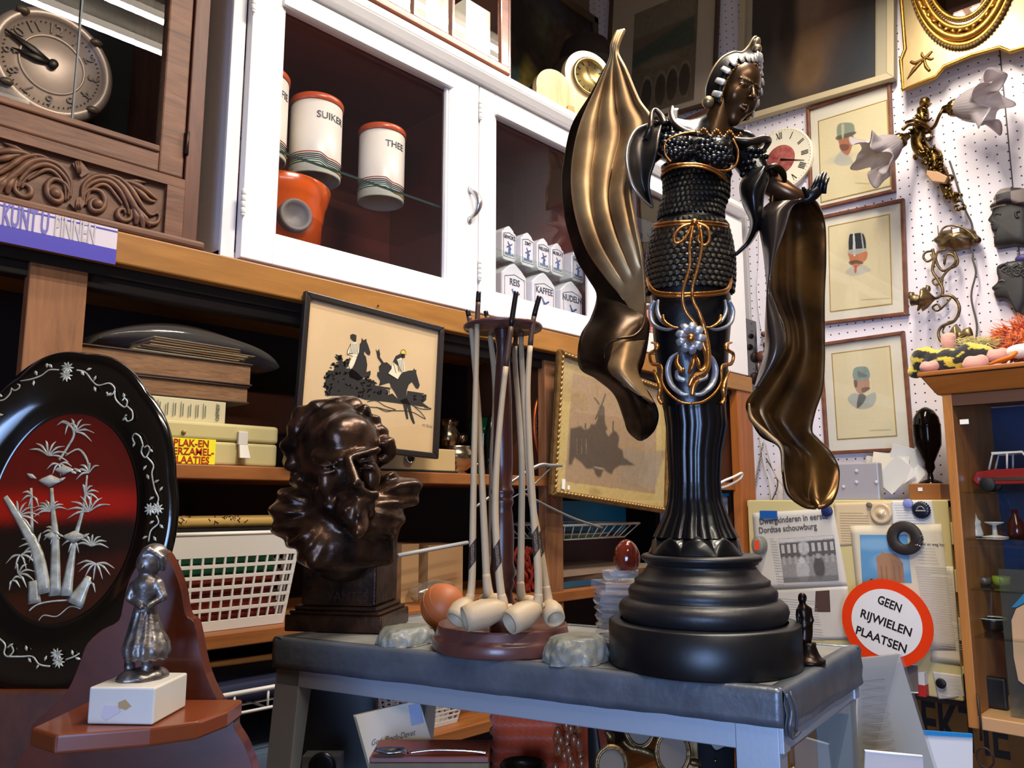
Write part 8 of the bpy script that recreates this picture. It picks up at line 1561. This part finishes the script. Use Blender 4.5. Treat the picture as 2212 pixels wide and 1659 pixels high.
# bronze bust
UD=1.085;ub=lambda u,v,dy=0:W(u,v,UD+dy);rb_=lambda px:px*UD/FPX
bt_m=mat('bust_bronze','#4e3524',.27,.65,bump=.35,bscale=45,var=.5,vscale=30,col2='#1a1210');bst=thing('bronze_bust','dark bronze bust of a bearded man in a ruff, plinth lettered CERVANTES','bust',W(740,1370,UD)*np.array([1,1,0])+ZU*(TZ+.0006))
Fd=nz(RT*.30-FH*.93-ZU*.22)
def bust(P):
 d=sd_ell(P,ub(728,968,.012),(rb_(92),rb_(92),rb_(104)))
 d=smin(d,sd_ell(P,ub(752,1000,-.022),(rb_(60),rb_(56),rb_(86))),rb_(26))
 d=smin(d,sd_ell(P,ub(755,940,-.028),(rb_(60),rb_(36),rb_(40))),rb_(26))+.0007*wob(P,150)
 d=smin(d,sd_cap(P,ub(684,984,-.046),ub(736,992,-.058),rb_(8),rb_(10)),rb_(14));d=smin(d,sd_cap(P,ub(762,988,-.060),ub(814,972,-.044),rb_(10),rb_(8)),rb_(14))
 for u,v,dy in((708,1008,-.066),(790,1000,-.068)):d=smax(d,-sd_ell(P,ub(u,v,dy-.004),(rb_(20),rb_(16),rb_(13))),rb_(9));d=smin(d,sd_ell(P,ub(u,v+1,dy+.012),(rb_(14),rb_(10),rb_(9))),rb_(3));d=smin(d,sd_cap(P,ub(u-16,v-2,dy+.004),ub(u+16,v-5,dy+.003),rb_(3.5)),rb_(4));d=smin(d,sd_cap(P,ub(u-14,v+12,dy+.004),ub(u+14,v+10,dy+.003),rb_(3)),rb_(4))
 d=smin(d,sd_cap(P,ub(752,992,-.068),ub(768,1044,-.088),rb_(8),rb_(12)),rb_(8));d=smin(d,sd_ell(P,ub(757,1048,-.076),rb_(8)),rb_(4));d=smin(d,sd_ell(P,ub(779,1046,-.076),rb_(8)),rb_(4))
 d=smin(d,sd_ell(P,ub(712,1040,-.05),(rb_(24),rb_(18),rb_(30))),rb_(14));d=smin(d,sd_ell(P,ub(803,1030,-.05),(rb_(18),rb_(18),rb_(30))),rb_(14))
 t_=.0032*wob(P,230,1.0)
 d=smin(d,smin(sd_cap(P,ub(766,1060,-.078),ub(728,1078,-.064),rb_(9),rb_(7)),sd_cap(P,ub(776,1060,-.078),ub(808,1068,-.062),rb_(12),rb_(10)),rb_(4))+t_,rb_(5))
 d=smax(d,-sd_cap(P,ub(750,1080,-.082),ub(790,1078,-.082),rb_(3.5)),rb_(4))
 d=smin(d,sd_cap(P,ub(768,1098,-.052),ub(776,1146,-.062),rb_(36),rb_(17))+1.6*t_,rb_(10));d=smin(d,sd_cap(P,ub(700,1065,-.036),ub(745,1110,-.050),rb_(22),rb_(24))+1.3*t_,rb_(12))
 h=None;rs2=random.Random(31)
 L=[(650,930,30),(638,965,30),(636,1000,28),(648,1035,24),(660,900,28),(690,882,24),(725,876,22),(760,876,20),(785,890,17),(806,908,16),(822,930,17),(834,955,16),(838,975,15),(826,995,15),(818,1020,12),(700,898,22)]
 for u,v,r in L:q=sd_ell(P,ub(u,v,rs2.uniform(-.004,.012)),(rb_(r),rb_(r),rb_(r)*.85));h=q if h is None else smin(h,q,rb_(12))
 h=smin(h,sd_ell(P,ub(730,955,.03),(rb_(100),rb_(88),rb_(98))),rb_(12))
 d=smin(d,h+.0036*wob(P,105,.5)+.0022*wob(P,230,2),rb_(5))
 q=P-ub(748,1095,.0);an=np.arctan2(q[...,2],q@RT);rr=np.sqrt((q@RT)**2+q[...,2]**2);pl=(np.sin(an*22+rr*40)*.0034+.0016*wob(P,160))*np.clip((rr-rb_(60))/rb_(60),0,1)
 r1=smin(sd_ell(P,ub(648,1112,-.004),(rb_(62),rb_(62),rb_(66))),sd_ell(P,ub(690,1165,-.022),(rb_(60),rb_(52),rb_(52))),rb_(22))
 r1=smin(r1,sd_cap(P,ub(850,1062,.004),ub(880,1060,.012),rb_(40),rb_(32)),rb_(16));r1=smin(r1,sd_ell(P,ub(820,1115,-.014),(rb_(52),rb_(44),rb_(50))),rb_(18))
 d=smin(d,r1+pl,rb_(5))
 d=smin(d,sd_cap(P,ub(742,1120,.01),ub(742,1172,.0),rb_(98),rb_(82))+.002*wob(P,110),rb_(16))
 d=smin(d,sd_cap(P,ub(800,1130,.0),ub(806,1165,.005),rb_(72),rb_(50))+.002*wob(P,140),rb_(14))
 qb=(P-ub(748,1192,.004))@np.stack([nz(RT*.93-FH*-.36),nz(FH*.93-RT*.36),ZU],1);d=smin(d,sd_box(qb,(0,0,0),(rb_(88),rb_(72),rb_(26)),.008)+.0016*wob(P,140),rb_(22))
 return smin(d,sd_cap(P,ub(768,1098,-.066),ub(776,1146,-.078),rb_(34),rb_(16))+1.6*t_,rb_(6))
bb0=[ub(u,v,dy) for u in(575,925) for v in(848,1285) for dy in(-.105,.10)];V,F=surface(bust,np.min(bb0,0),np.max(bb0,0),.0024);MB().add(V,F,True).build('head_and_ruff',bt_m,bst)
a_,b_=W(613,1367,UD-.02),onZ(816,1375,TZ);a_=onZ(604,1368,TZ);ux=nz((b_-a_)*np.array([1,1,0]));uy=np.array([-ux[1],ux[0],0]);uy=uy if uy@FH>0 else-uy;w_=np.linalg.norm(b_-a_)
BMx=frame(a_+ZU*.0006,ux,uy,ZU);BMx[:3,3]+=uy*.012;dd_=.115
pm=MB(BMx);pm.box(0,w_,0,dd_,0,.022);pm.box(.004,w_-.004,.004,dd_-.004,.022,.027);pm.box(.009,w_-.009,.009,dd_-.009,.027,.033);pm.build('stepped_base',bt_m,bst,bevel=.002)
pm=MB(BMx);pm.box(.016,w_-.014,.014,dd_-.012,.033,.115);pl0=pm.build('plinth',bt_m,bst,bevel=.003);tx=MB(frame(a_+ZU*.0006+uy*(.012+.0138),ux,ZU,-uy));pm2=MB(frame(a_+ZU*.0006+uy*(.012+.0138),ux,ZU,-uy));pm2.box(.018,w_-.018,.034,.036,0,.001);pm2.box(.018,w_-.018,.056,.0575,0,.001)
V,F=text_geo('CERVANTES',.019,.0006,.0);V[:,0]*=(w_-.05)/np.ptp(V[:,0]);V[:,0]+=w_/2;V[:,1]+=.045;tx.add(V,F,False);tx.build('lettering',mat('bust_letters','#4a3626',.3,.8),pl0);pm2.build('border_line',bt_m,pl0)
# clay pipe stand
KD=.985;kc=W(1085,1400,KD);kb=np.array([kc[0],kc[1],TZ+.0006]);dkw=mat('dark_turned_wood','#4a2720',.3,wood='z',col2='#351a15',vscale=20,coat=.25);kr=lambda px:px*KD/FPX;kz=lambda v:W(1085,v,KD)[2]
ps=thing('pipe_stand','dark turned wooden pipe stand with round base and top disc','stand',kb);KM=T(kb[0],kb[1],0);z0=kb[2]
MB(KM).lathe([(0,z0),(kr(143),z0),(kr(145),z0+.002),(kr(145),z0+.013),(kr(143),z0+.015),(kr(139),z0+.016),(kr(138),z0+.019),(kr(135),z0+.026),(kr(134),z0+.0285),(kr(130),z0+.0285),(kr(127),z0+.020),(0,z0+.018)],72,caps=False).build('base',mat('brown_base_wood','#5f3830',.35,coat=.2,var=.2,vscale=10),ps)
prof=[(24,1385),(28,1345),(30,1320),(24,1300),(20,1275),(26,1260),(24,1250),(28,1240),(27,1228),(24,1215),(25,1150),(22,1110),(20,1096),(24,1086),(23,1078),(20,1072),(25,1064),(24,1058),(20,1050),(22,1000),(20,860),(16,790),(13,755),(20,715),(16,706)]
MB(KM).lathe([(kr(r),kz(v)) for r,v in prof],28).build('column',dkw,ps)
zt_d=kz(707);MB(KM).lathe([(0,zt_d-.003),(kr(86),zt_d-.003),(kr(88),zt_d),(kr(86),zt_d+.002),(0,zt_d+.002)],48,caps=False).build('top_disc',mat('brown_base_wood','#5f3830',.35),ps)
clay=mat('white_clay','#b59c7a',.55,bump=.1,bscale=80,var=.15,vscale=12);dark_tip=mat('black_varnish','#17110f',.3);stain=mat('brown_tip','#4c3428',.45)
def pipe(st_,bowl,mouth,lab,dlab=None,blackfrac=.10,rb=.0135,spur=True,tint=None):
 P=smooth_path(np.array([W(u,v,KD+d) for u,v,d in st_]),8);t=thing('clay_pipe',lab,'clay pipe',P[-1],'long clay pipes in the stand');n_=len(P);k1=max(3,int(n_*blackfrac));k2=k1+int(n_*.12)
 rr=np.linspace(.0029,.0048,n_);m_=tint or clay
 MB().tube(P[:k1+1],rr[:k1+1]*1.05,10).build('black_mouthpiece',dark_tip,t);MB().tube(P[k1:k2+1],rr[k1:k2+1],10).build('stained_stem',stain,t);MB().tube(P[k2:],rr[k2:],12).build('stem',m_,t)
 b0=W(*bowl[:2],KD+bowl[2]);b1=W(*mouth[:2],KD+mouth[2]);ax=nz(b1-b0);s_=nz(np.cross(ax,ZU));M=frame(b0,s_,np.cross(s_,ax),ax);L_=np.linalg.norm(b1-b0)
 MB(M).lathe([(0,-.004),(rb*.55,-.001),(rb*.85,L_*.2),(rb*1.05,L_*.5),(rb,L_*.8),(rb*.92,L_),(rb*.74,L_),(rb*.72,L_*.7),(0,L_*.55)],32,caps=False).build('bowl',m_,t)
 MB().tube([P[-3],(P[-1]+b0)/2,b0+ax*.004],(rr[-1],rr[-1]*1.3,rb*.55),12,smoothp=4).build('shank',m_,t)
 if spur:e_=b0-ax*.008+nz(P[-1]-b0)*0;MB().tube([b0,b0-ax*.010-ZU*.002],(.0045,.0032),10).build('spur',m_,t)
 if dlab:
  k=int(n_*dlab);c_=P[k];tg=nz(P[k+1]-P[k-1]);fr=nz(EV-c_);fr=nz(fr-tg*(fr@tg));sx=np.cross(tg,fr);q=MB();A2=np.linspace(-1.1,1.1,9);G=np.array([[c_+tg*(y+.006*math.sin(a))+(sx*math.sin(a)+fr*math.cos(a))*(rr[k]+.0003) for a in A2] for y in(-.013,0,.013)]);q.grid(G);lb_=q.build('paper_label',mat('pipe_label','#2e201a',.6),t)
  V,F=text_geo('GOEDEWAGEN',.0050,.0001,.00005);y_,x_=V[:,0]*.62,V[:,1];a=x_/rr[k]*.9
  MB().add(c_+tg*(y_+.004*np.sin(a))[:,None]+(sx*np.sin(a)[:,None]+fr*np.cos(a)[:,None])*(rr[k]+.0005),F,False).build('label_print',mat('label_print','#b09a7c',.6),lb_)
pipe([(1034,630,-.03),(1031,700,-.03),(1026,900,-.03),(1022,1100,-.035),(1020,1240,-.04),(1016,1290,-.045)],(1012,1300,-.045),(984,1340,-.06),'clay pipe with upright black tip, leftmost tall one on the stand',.72,.10)
pipe([(1010,670,-.005),(1020,730,-.005),(1034,900,-.01),(1044,1100,-.02),(1052,1270,-.03)],(1058,1292,-.03),(1085,1312,-.035),'clay pipe with short black tip just right of the leftmost one',None,.10,.011)
pipe([(1115,630,-.055),(1104,705,-.055),(1086,850,-.055),(1073,1000,-.06),(1070,1120,-.065),(1078,1240,-.070),(1084,1292,-.072)],(1088,1312,-.072),(1003,1338,-.085),'clay pipe leaning across the column with its bowl pointing left',.76,.18,.0150)
pipe([(1165,640,-.03),(1150,705,-.03),(1140,830,-.035),(1143,950,-.04),(1152,1100,-.05),(1162,1230,-.06),(1163,1292,-.064)],(1160,1312,-.064),(1100,1346,-.085),'clay pipe with its dark bowl mouth facing the front',.74,.14,.0145)
pipe([(1132,690,.02),(1126,740,.02),(1134,900,.0),(1146,1060,-.01),(1166,1180,-.02),(1182,1285,-.03)],(1184,1305,-.03),(1200,1338,-.052),'clay pipe on the right with an open bowl facing the viewer',.80,.08,.0125)
pipe([(1122,690,.05),(1112,760,.045),(1120,880,.035),(1127,1000,.03),(1126,1150,.03),(1124,1280,.02)],(1128,1296,.02),(1160,1318,.02),'clay pipe behind the column on its right side',None,.03,.012)
pipe([(1049,672,.04),(1058,720,.04),(1070,850,.045),(1064,1000,.05),(1062,1250,.045)],(1064,1290,.045),(1040,1310,.045),'clay pipe with thin tilted black tip standing behind the column',None,.12,.011)
rock=mat('grey_green_rock','#908f86',.5,bump=.6,bscale=70,var=.45,vscale=26,col2='#5a5a50',coat=.1)
for(u0,u1,vb,h,lab) in((811,941,1388,.020,'small grey rocky resin pedestal beside the bust'),(1166,1324,1426,.026,'grey rocky resin pedestal in front of the crystal block')):
 D=(TZ-EYE)*-1*FPX/(vb-1085)+.04;c_=W((u0+u1)/2,vb,D);r=(u1-u0)/2*D/FPX;o=MB(T(c_[0],c_[1],TZ+.0006));V,F=surface(lambda P:smax(sd_ell(P,(0,0,0),(r*1.04,r*.8,h*1.35))+.0028*wob(P,170)+.0014*wob(P,480),P[...,2]-h,.003),(-r*1.1,-r*.9,-.004),(r*1.1,r*.9,h+.006),.0016);V[:,2]=np.maximum(V[:,2],0);o.add(V,F);tag(o.build('rocky_pedestal',rock),lab,'pedestal')
bc_=W(957,1286,1.12);rbl=47*1.12/FPX;bz0=TZ+.0006+rbl;o=MB(T(bc_[0],bc_[1],bz0));o.lathe([(rbl*math.sin(a),-rbl*math.cos(a)) for a in np.linspace(0.01,PI-.01,24)],40,caps=False);o.M=T(bc_[0],bc_[1],bz0,rx=.9);
for a in(-.4,0,.4):o.tube([(rbl*1.003*math.cos(t)*math.cos(a),rbl*1.003*math.sin(t)*math.cos(a),rbl*math.sin(a)) for t in np.linspace(0,2*PI,40)[:-1]],.0006,4,closed=True)
tag(o.build('rubber_ball',mat('orange_terracotta','#b4602e',.5,bump=.1)),'orange brown ball behind the pipe stand','ball')
cry=glass_mat('crystal','#f6f8fa',2.2,dens=.16,dcol='#d8dae2');CD=1.015;cc=W(1343,1390,CD);t=thing('crystal_block','square cut crystal vase standing upside down left of the statue base','vase',(cc[0],cc[1],TZ+.0006));cr_=lambda px:px*CD/FPX;zc=W(1343,1254,CD)[2]
q=MB(T(cc[0],cc[1],TZ+.0006,rz=YAW+.2));H=zc-TZ-.001;s_=cr_(44)
n_=8
for k in range(n_):z_a,z_b=H*k/n_,H*(k+1)/n_;w1=s_*(.92+.08*(k%2));q.lathe([(w1*1.25,z_a),(s_*1.35,(z_a+z_b)/2),(w1*1.25,z_b)],16,fl=lambda A,i:-.10*np.abs(np.sin(4*A+.3*k)),smooth=False) if k<n_-1 else q.box(-s_*1.12,s_*1.12,-s_*1.12,s_*1.12,z_a,z_b)
q.build('cut_body',cry,t)
t=thing('crystal_egg_cup','low square crystal egg cup standing on the crystal vase','egg cup',(cc[0],cc[1],zc));q=MB(T(cc[0],cc[1],zc+.0006,rz=YAW+.2));s2=cr_(34);q.lathe([(s2*.9,0),(s2*1.15,.004),(s2*1.2,.012),(s2*.85,.013),(s2*.6,.006),(0,.004)],8,caps=True,smooth=False);q.build('cup',cry,t)
ec=W(1354,1212,CD);er=cr_(28);o=MB(T(ec[0],ec[1],zc+.0006+.0075));o.lathe([(er*math.sin(a)*(1-.10*math.cos(PI-a)),er*1.27*(1-math.cos(a))) for a in np.linspace(0,PI,28)],36,caps=False);tag(o.build('stone_egg',mat('red_jasper','#7e2a18',.12,coat=.5,var=.45,vscale=45,col2='#4c150c')),'polished red stone egg in the crystal cup','egg')
MBd=.885;sb_=lambda u,v,dy=0:W(u,v,MBd+dy);sr=lambda px:px*MBd/FPX;t=thing('bronze_statuette','tiny dark bronze robed figure on a round foot at the case corner','statuette',W(1748,1418,MBd)*np.array([1,1,0])+ZU*(TZ+.0006));c_=W(1748,1420,MBd)
MB(T(c_[0],c_[1],TZ+.0006)).lathe([(0,0),(sr(32),0),(sr(32),sr(10)),(sr(26),sr(12)),(sr(20),sr(22)),(sr(15),sr(36)),(sr(15),sr(44)),(0,sr(44))],32,caps=False).build('foot',mat('small_bronze','#2a1f19',.3,.8,bump=.2),t)
def fig(P):
 d=sd_ell(P,sb_(1733,1292),(sr(9),sr(9),sr(11)));d=smin(d,sd_cap(P,sb_(1733,1302),sb_(1735,1312),sr(5),sr(8)),sr(3));d=smin(d,sd_cap(P,sb_(1736,1320),sb_(1738,1345),sr(14),sr(14)),sr(5));d=smin(d,sd_cap(P,sb_(1737,1350),sb_(1738,1378),sr(13),sr(14)),sr(5));d=smin(d,sd_cap(P,sb_(1748,1316,-.002),sb_(1753,1340,-.004),sr(5),sr(5)),sr(2));d=smin(d,sd_cap(P,sb_(1724,1318,-.001),sb_(1724,1342,-.003),sr(5),sr(4)),sr(2))
 d=smin(d,sd_cap(P,sb_(1750,1335,-.003),sb_(1750,1375,-.002),sr(6),sr(5)),sr(2))
 for u in(1732,1745):d=smin(d,sd_cap(P,sb_(u,1375),sb_(u,1386,-.001),sr(6),sr(6)),sr(2))
 return d+.0005*wob(P,600)
bb0=[sb_(u,v,dy) for u in(1712,1765) for v in(1276,1396) for dy in(-.014,.014)];V,F=surface(fig,np.min(bb0,0),np.max(bb0,0),.0008);MB().add(V,F).build('robed_figure',mat('small_bronze','#2a1f19',.3,.8),t)
# inside the display case, on its glass shelf
CZ+=.0006
def cz_(u,v):return onZ(u,v,CZ)
t=thing('letter_bundle','old envelope with handwritten address leaning in the display case','letter',W(860,1650,1.0));q=[W(768,1545,.985),W(905,1512,.985),None,W(808,1690,.97)];q[2]=q[1]+q[3]-q[0]
slab(q,.001,mat('old_envelope','#b9ac9a',.8,var=.1,vscale=10),'envelope',t) if True else None
n_=nz(np.cross(q[1]-q[0],q[3]-q[0]));n_=n_ if n_@FH<0 else-n_;ax=nz(q[1]-q[0]);ay=nz(np.cross(n_,ax));Mq=frame((q[0]+q[1]+q[2]+q[3])/4+n_*.0016,ax,ay,n_)
b=MB();
for k in range(3):off=-n_*(.0015+.002*k)+RT*(-.002*k);b.hexa([p+off for p in(q[3]-n_*.001,q[2]-n_*.001,q[3],q[2],q[0]-n_*.001,q[1]-n_*.001,q[0],q[1])])
b.build('letter_sheets',mat('letter_edges','#a08e6c',.8),t);b=MB(Mq);
for w_,y in(("Ged. Ploch-Devet",.008),('Heereweg 33',-.008),('Herne (Pn)',-.022)):add_text(b,w_,(-.004,y-.004,0),.0085,extrude=.0001,sx=.85,shear=.45)
b.build('handwriting',mat('ink_grey','#4e4a48',.7),t);b=MB(Mq);b.box(.020,.034,.012,.034,0,.0003);b.build('stamp',mat('violet_stamp','#8088a0',.7),t)
p0=cz_(815,1662);t=thing('wooden_box','low greenish brown box with a red top under the silver spoon','box',W(930,1680,.92));bx=W(932,1680,.93);M=frame((bx[0],bx[1],CZ),RT,FH,ZU);hb_=W(930,1636,.90)[2]-CZ;wd=118*.93/FPX;MB(M).box(-wd,wd,-.03,.035,0,max(hb_-.006,.01)).build('box_body',mat('olive_box','#5c5236',.6,var=.3,vscale=40),t);MB(M).box(-wd,wd,-.03,.035,max(hb_-.0058,.0102),max(hb_,.016)).build('box_top',mat('red_box_top','#5c2a20',.4),t,bevel=.001)
zs_=CZ+max(hb_,.016)+.0012;so=W(920,1630,.905);M=frame((so[0],so[1],zs_),RT,FH,ZU);t=thing('silver_spoon','ornate silver spoon lying on the low box','spoon',(so[0],so[1],zs_));MB(M).tube([(-.02,0,.002),(.01,0,.005),(.05,.002,.003),(.065,.003,.001)],(.0025,.002,.002,.004),8,smoothp=4,flat=.6).build('handle',chrome,t);b=MB(M);G=np.array([[(-.038+.018*r*math.cos(a),.011*r*math.sin(a),.001+.004*r*r) for a in np.linspace(0,2*PI,24,endpoint=False)] for r in np.linspace(.02,1,7)]);b.grid(G,wv=True);b.build('bowl',chrome,t,solid=.0008)
t=lathe_thing('metal_pot',[(.016,0),(.024,.02),(.027,.04),(.022,.058),(.026,.066),(.024,.068),(.02,.06),(.018,.03),(0,.02)],tuple(W(1130,1690,.92)*np.array([1,1,0])+ZU*CZ),mat('gunmetal','#2c2d2c',.35,.7),'small dark metal pot in the display case','pot')
kd=thing('knitted_garment','orange red knitted garment with fringe hanging in the display case','knitwear',W(1185,1680,1.0));q=W(1185,1580,1.02);kw=118*1.02/FPX
yarn=mat('orange_yarn','#cc4a1a',.95,bump=.9,bscale=420,sheen=.3);b=MB(frame((q[0],q[1],0),RT,FH,ZU));V,F=surface(lambda P:sd_box(P,(0,0,0),(kw,.018,.072),.014)+.0022*np.sin(P[...,2]*420)*(P[...,0]<.01)+.001*np.sin(P[...,0]*700),(-kw-.01,-.03,-.082),(kw+.01,.03,.082),.0022);V[:,2]+=CZ+.078;b.add(V,F);b.build('knit',yarn,kd);b=MB(frame((q[0],q[1]-.0,0),RT,FH,ZU));rs=random.Random(5)
for k in range(60):x=rs.uniform(-.03,.035);b.tube([(x,-.020,CZ+.142),(x+rs.uniform(-.004,.004),-.027,CZ+.134),(x+rs.uniform(-.008,.008),-.024,CZ+.122-rs.uniform(0,.01))],.0011,4)
b.build('fringe',yarn,kd,stuff=True)
bdm=mat('brown_wooden_bead','#7a4226',.3,coat=.4);t=thing('bead_necklace','brown wooden bead necklace hanging over the orange knitwear','necklace',W(1220,1659,.95));b=MB();rs=random.Random(9)
for k in range(34):u=1195+rs.random()*62;v=1568+k*3.4+rs.uniform(-4,4);b.ball(W(u,v,.955+rs.uniform(-.008,.006)),(.0040,.0040,.0068),10,8)
b.build('beads',bdm,t)
b=MB();b.tube([W(1278,1535,.93),W(1280,1570,.93),W(1284,1620,.925),W(1290,1720,.92)],(.003,.007,.009,.011),10,flat=.4,smoothp=4);tag(b.build('black_feather_fan',mat('black_fan','#15120f',.5)),'folded black fan standing in the display case','fan')
bf=mat('bronze_frame','#6e5636',.35,.85,bump=.3,bscale=150);ft=thing('photo_frame_tree','brass photo stand with three empty oval frames and twisted branches','photo frame',W(1400,1659,.86))
for(u,v,rw,rh,D) in((1382,1566,31,44,.86),(1321,1652,31,36,.84),(1453,1625,34,44,.83)):
 c_=W(u,v,D);M=frame(c_,RT,ZU,-FH);k_=D/FPX;E=lambda s_,z:[(rw*k_*s_*math.cos(a),rh*k_*s_*math.sin(a),z) for a in np.linspace(0,2*PI,48,endpoint=False)];b=MB(M);b.tube(E(1,0),.0022,8,closed=True);b.tube(E(.9,.001),.0012,6,closed=True)
 for a in np.linspace(0,2*PI,44,endpoint=False):b.ball((rw*k_*1.06*math.cos(a),rh*k_*1.06*math.sin(a),0),.0012,6,4)
 fo=b.build('oval_frame',bf,ft);b=MB(M);b.prism([(p[0],p[1]) for p in E(.95,0)],-.002,-.0005);b.build('glass_plate',mat('grey_mirror_plate','#6e6256',.15,coat=.6),fo)
b=MB();
for pts in(((1345,1600),(1362,1615),(1400,1625),(1440,1650),(1450,1700)),((1408,1585),(1440,1570),(1480,1562),(1482,1575)),((1452,1582),(1450,1572)),((1490,1645),(1515,1650)),((1321,1612),(1318,1590),(1308,1580))):b.tube([W(u,v,.86) for u,v in pts],(.003,.0045,.002),8,smoothp=5)
b.build('branch_stand',bf,ft)
b=MB();c_=W(1462,1640,.90);sculpt(b,lambda P:sd_box(P@np.stack([RT,FH,ZU],1) if False else(P-c_)@np.stack([RT,FH,ZU],1),(0,0,-.005),(.020,.015,.045),.008)+.0016*np.sin(((P-c_)@RT)*900)+.001*wob(P,300),c_-.06,c_+.06,.002);tag(b.build('woven_bark_holder',mat('pale_bark','#a8875c',.8,bump=.5,bscale=200)),'pale woven bark holder behind the brass photo frames','holder')
jb=thing('jewellery_bust','black velvet jewellery display bust with grey V neck in the display case','display bust',W(1560,1659,.95));q=[vp(u,v,.95) for u,v in((1500,1575),(1522,1590),(1548,1625),(1588,1606),(1592,1850),(1500,1850))];
MB(VF(.95)).prism([(p[0],max(p[1],CZ)) for p in q],-.02,0).build('velvet_body',mat('black_velvet','#0d0d10',.95),jb,bevel=.003);q=[vp(u,v,.955) for u,v in((1502,1555),(1590,1565),(1590,1610),(1550,1632),(1500,1590))];MB(VF(.953)).prism(q,-.01,-.002).build('grey_card',mat('grey_card','#8f8880',.6),jb);MB().ball(W(1545,1643,.945),.0016,8,6).build('pin',mat('brass_rivet','#b8a06a',.3,1.0),jb)
MB(VF(.97)).box(vp(1592,1600,.97)[0],vp(1618,1600,.97)[0],CZ,vp(1600,1560,.97)[1],-.01,0).build('maroon_panel',mat('maroon_card','#38262a',.5));tag(bpy.data.objects['maroon_panel'],'dark maroon upright card beside the right leg of the display case','card')
MB(VF(1.06)).box(vp(650,1500,1.06)[0],vp(812,1500,1.06)[0],CZ,vp(700,1463,1.06)[1],-.02,0).build('black_screen',mat('satin_black_board','#0c0f14',.35));tag(bpy.data.objects['black_screen'],'black board standing at the left end inside the display case','board')
wbx=thing('watch_display','small clear box with a dark watch at the left end of the case','watch',W(700,1680,1.0));c_=W(697,1672,1.0);M=frame((c_[0],c_[1],CZ),RT,FH,ZU);MB(M).box(-.022,.022,-.012,.012,0,max(.012,W(697,1628,1.0)[2]-CZ)).build('clear_box',glass_mat('acrylic','#f0f2f2',1.2,dens=.04),wbx);MB(frame(W(697,1655,.986),RT,ZU,-FH)).lathe([(.013,0),(.016,.001),(.016,.003),(.012,.004),(0,.003)],32,caps=False).build('watch_case',mat('dark_watch','#1a1a1c',.25,.7),wbx)
q0=onY(945,1600,1.20);t=thing('plastic_basket','white plastic lattice basket tilted behind the display case legs','basket',(q0[0],q0[1],1.031));x0_,x1_=onY(885,1500,1.32)[0],onY(1000,1500,1.32)[0];basket(t,x0_,x1_+.02,1.32,1.50,SCs+.0005,min(onY(940,1478,1.32)[2],SB-.03),8,7,plw,ins=.02)
MB().box(1.16,1.32,1.52,1.64,SCs+.0005,SCs+.15).build('reddish_box',mat('reddish_brown_box','#5a2c1c',.5));tag(bpy.data.objects['reddish_box'],'reddish brown box behind the tilted white basket','box')
b=MB(T(onY(1340,1560,1.36)[0],1.36,SCs+.10,ry=-.25));b.box(-.09,.09,-.03,.03,0,.018);tag(b.build('wooden_batten',mat('yellow_batten','#b87e30',.5)),'yellow wooden batten seen through the display case','batten')
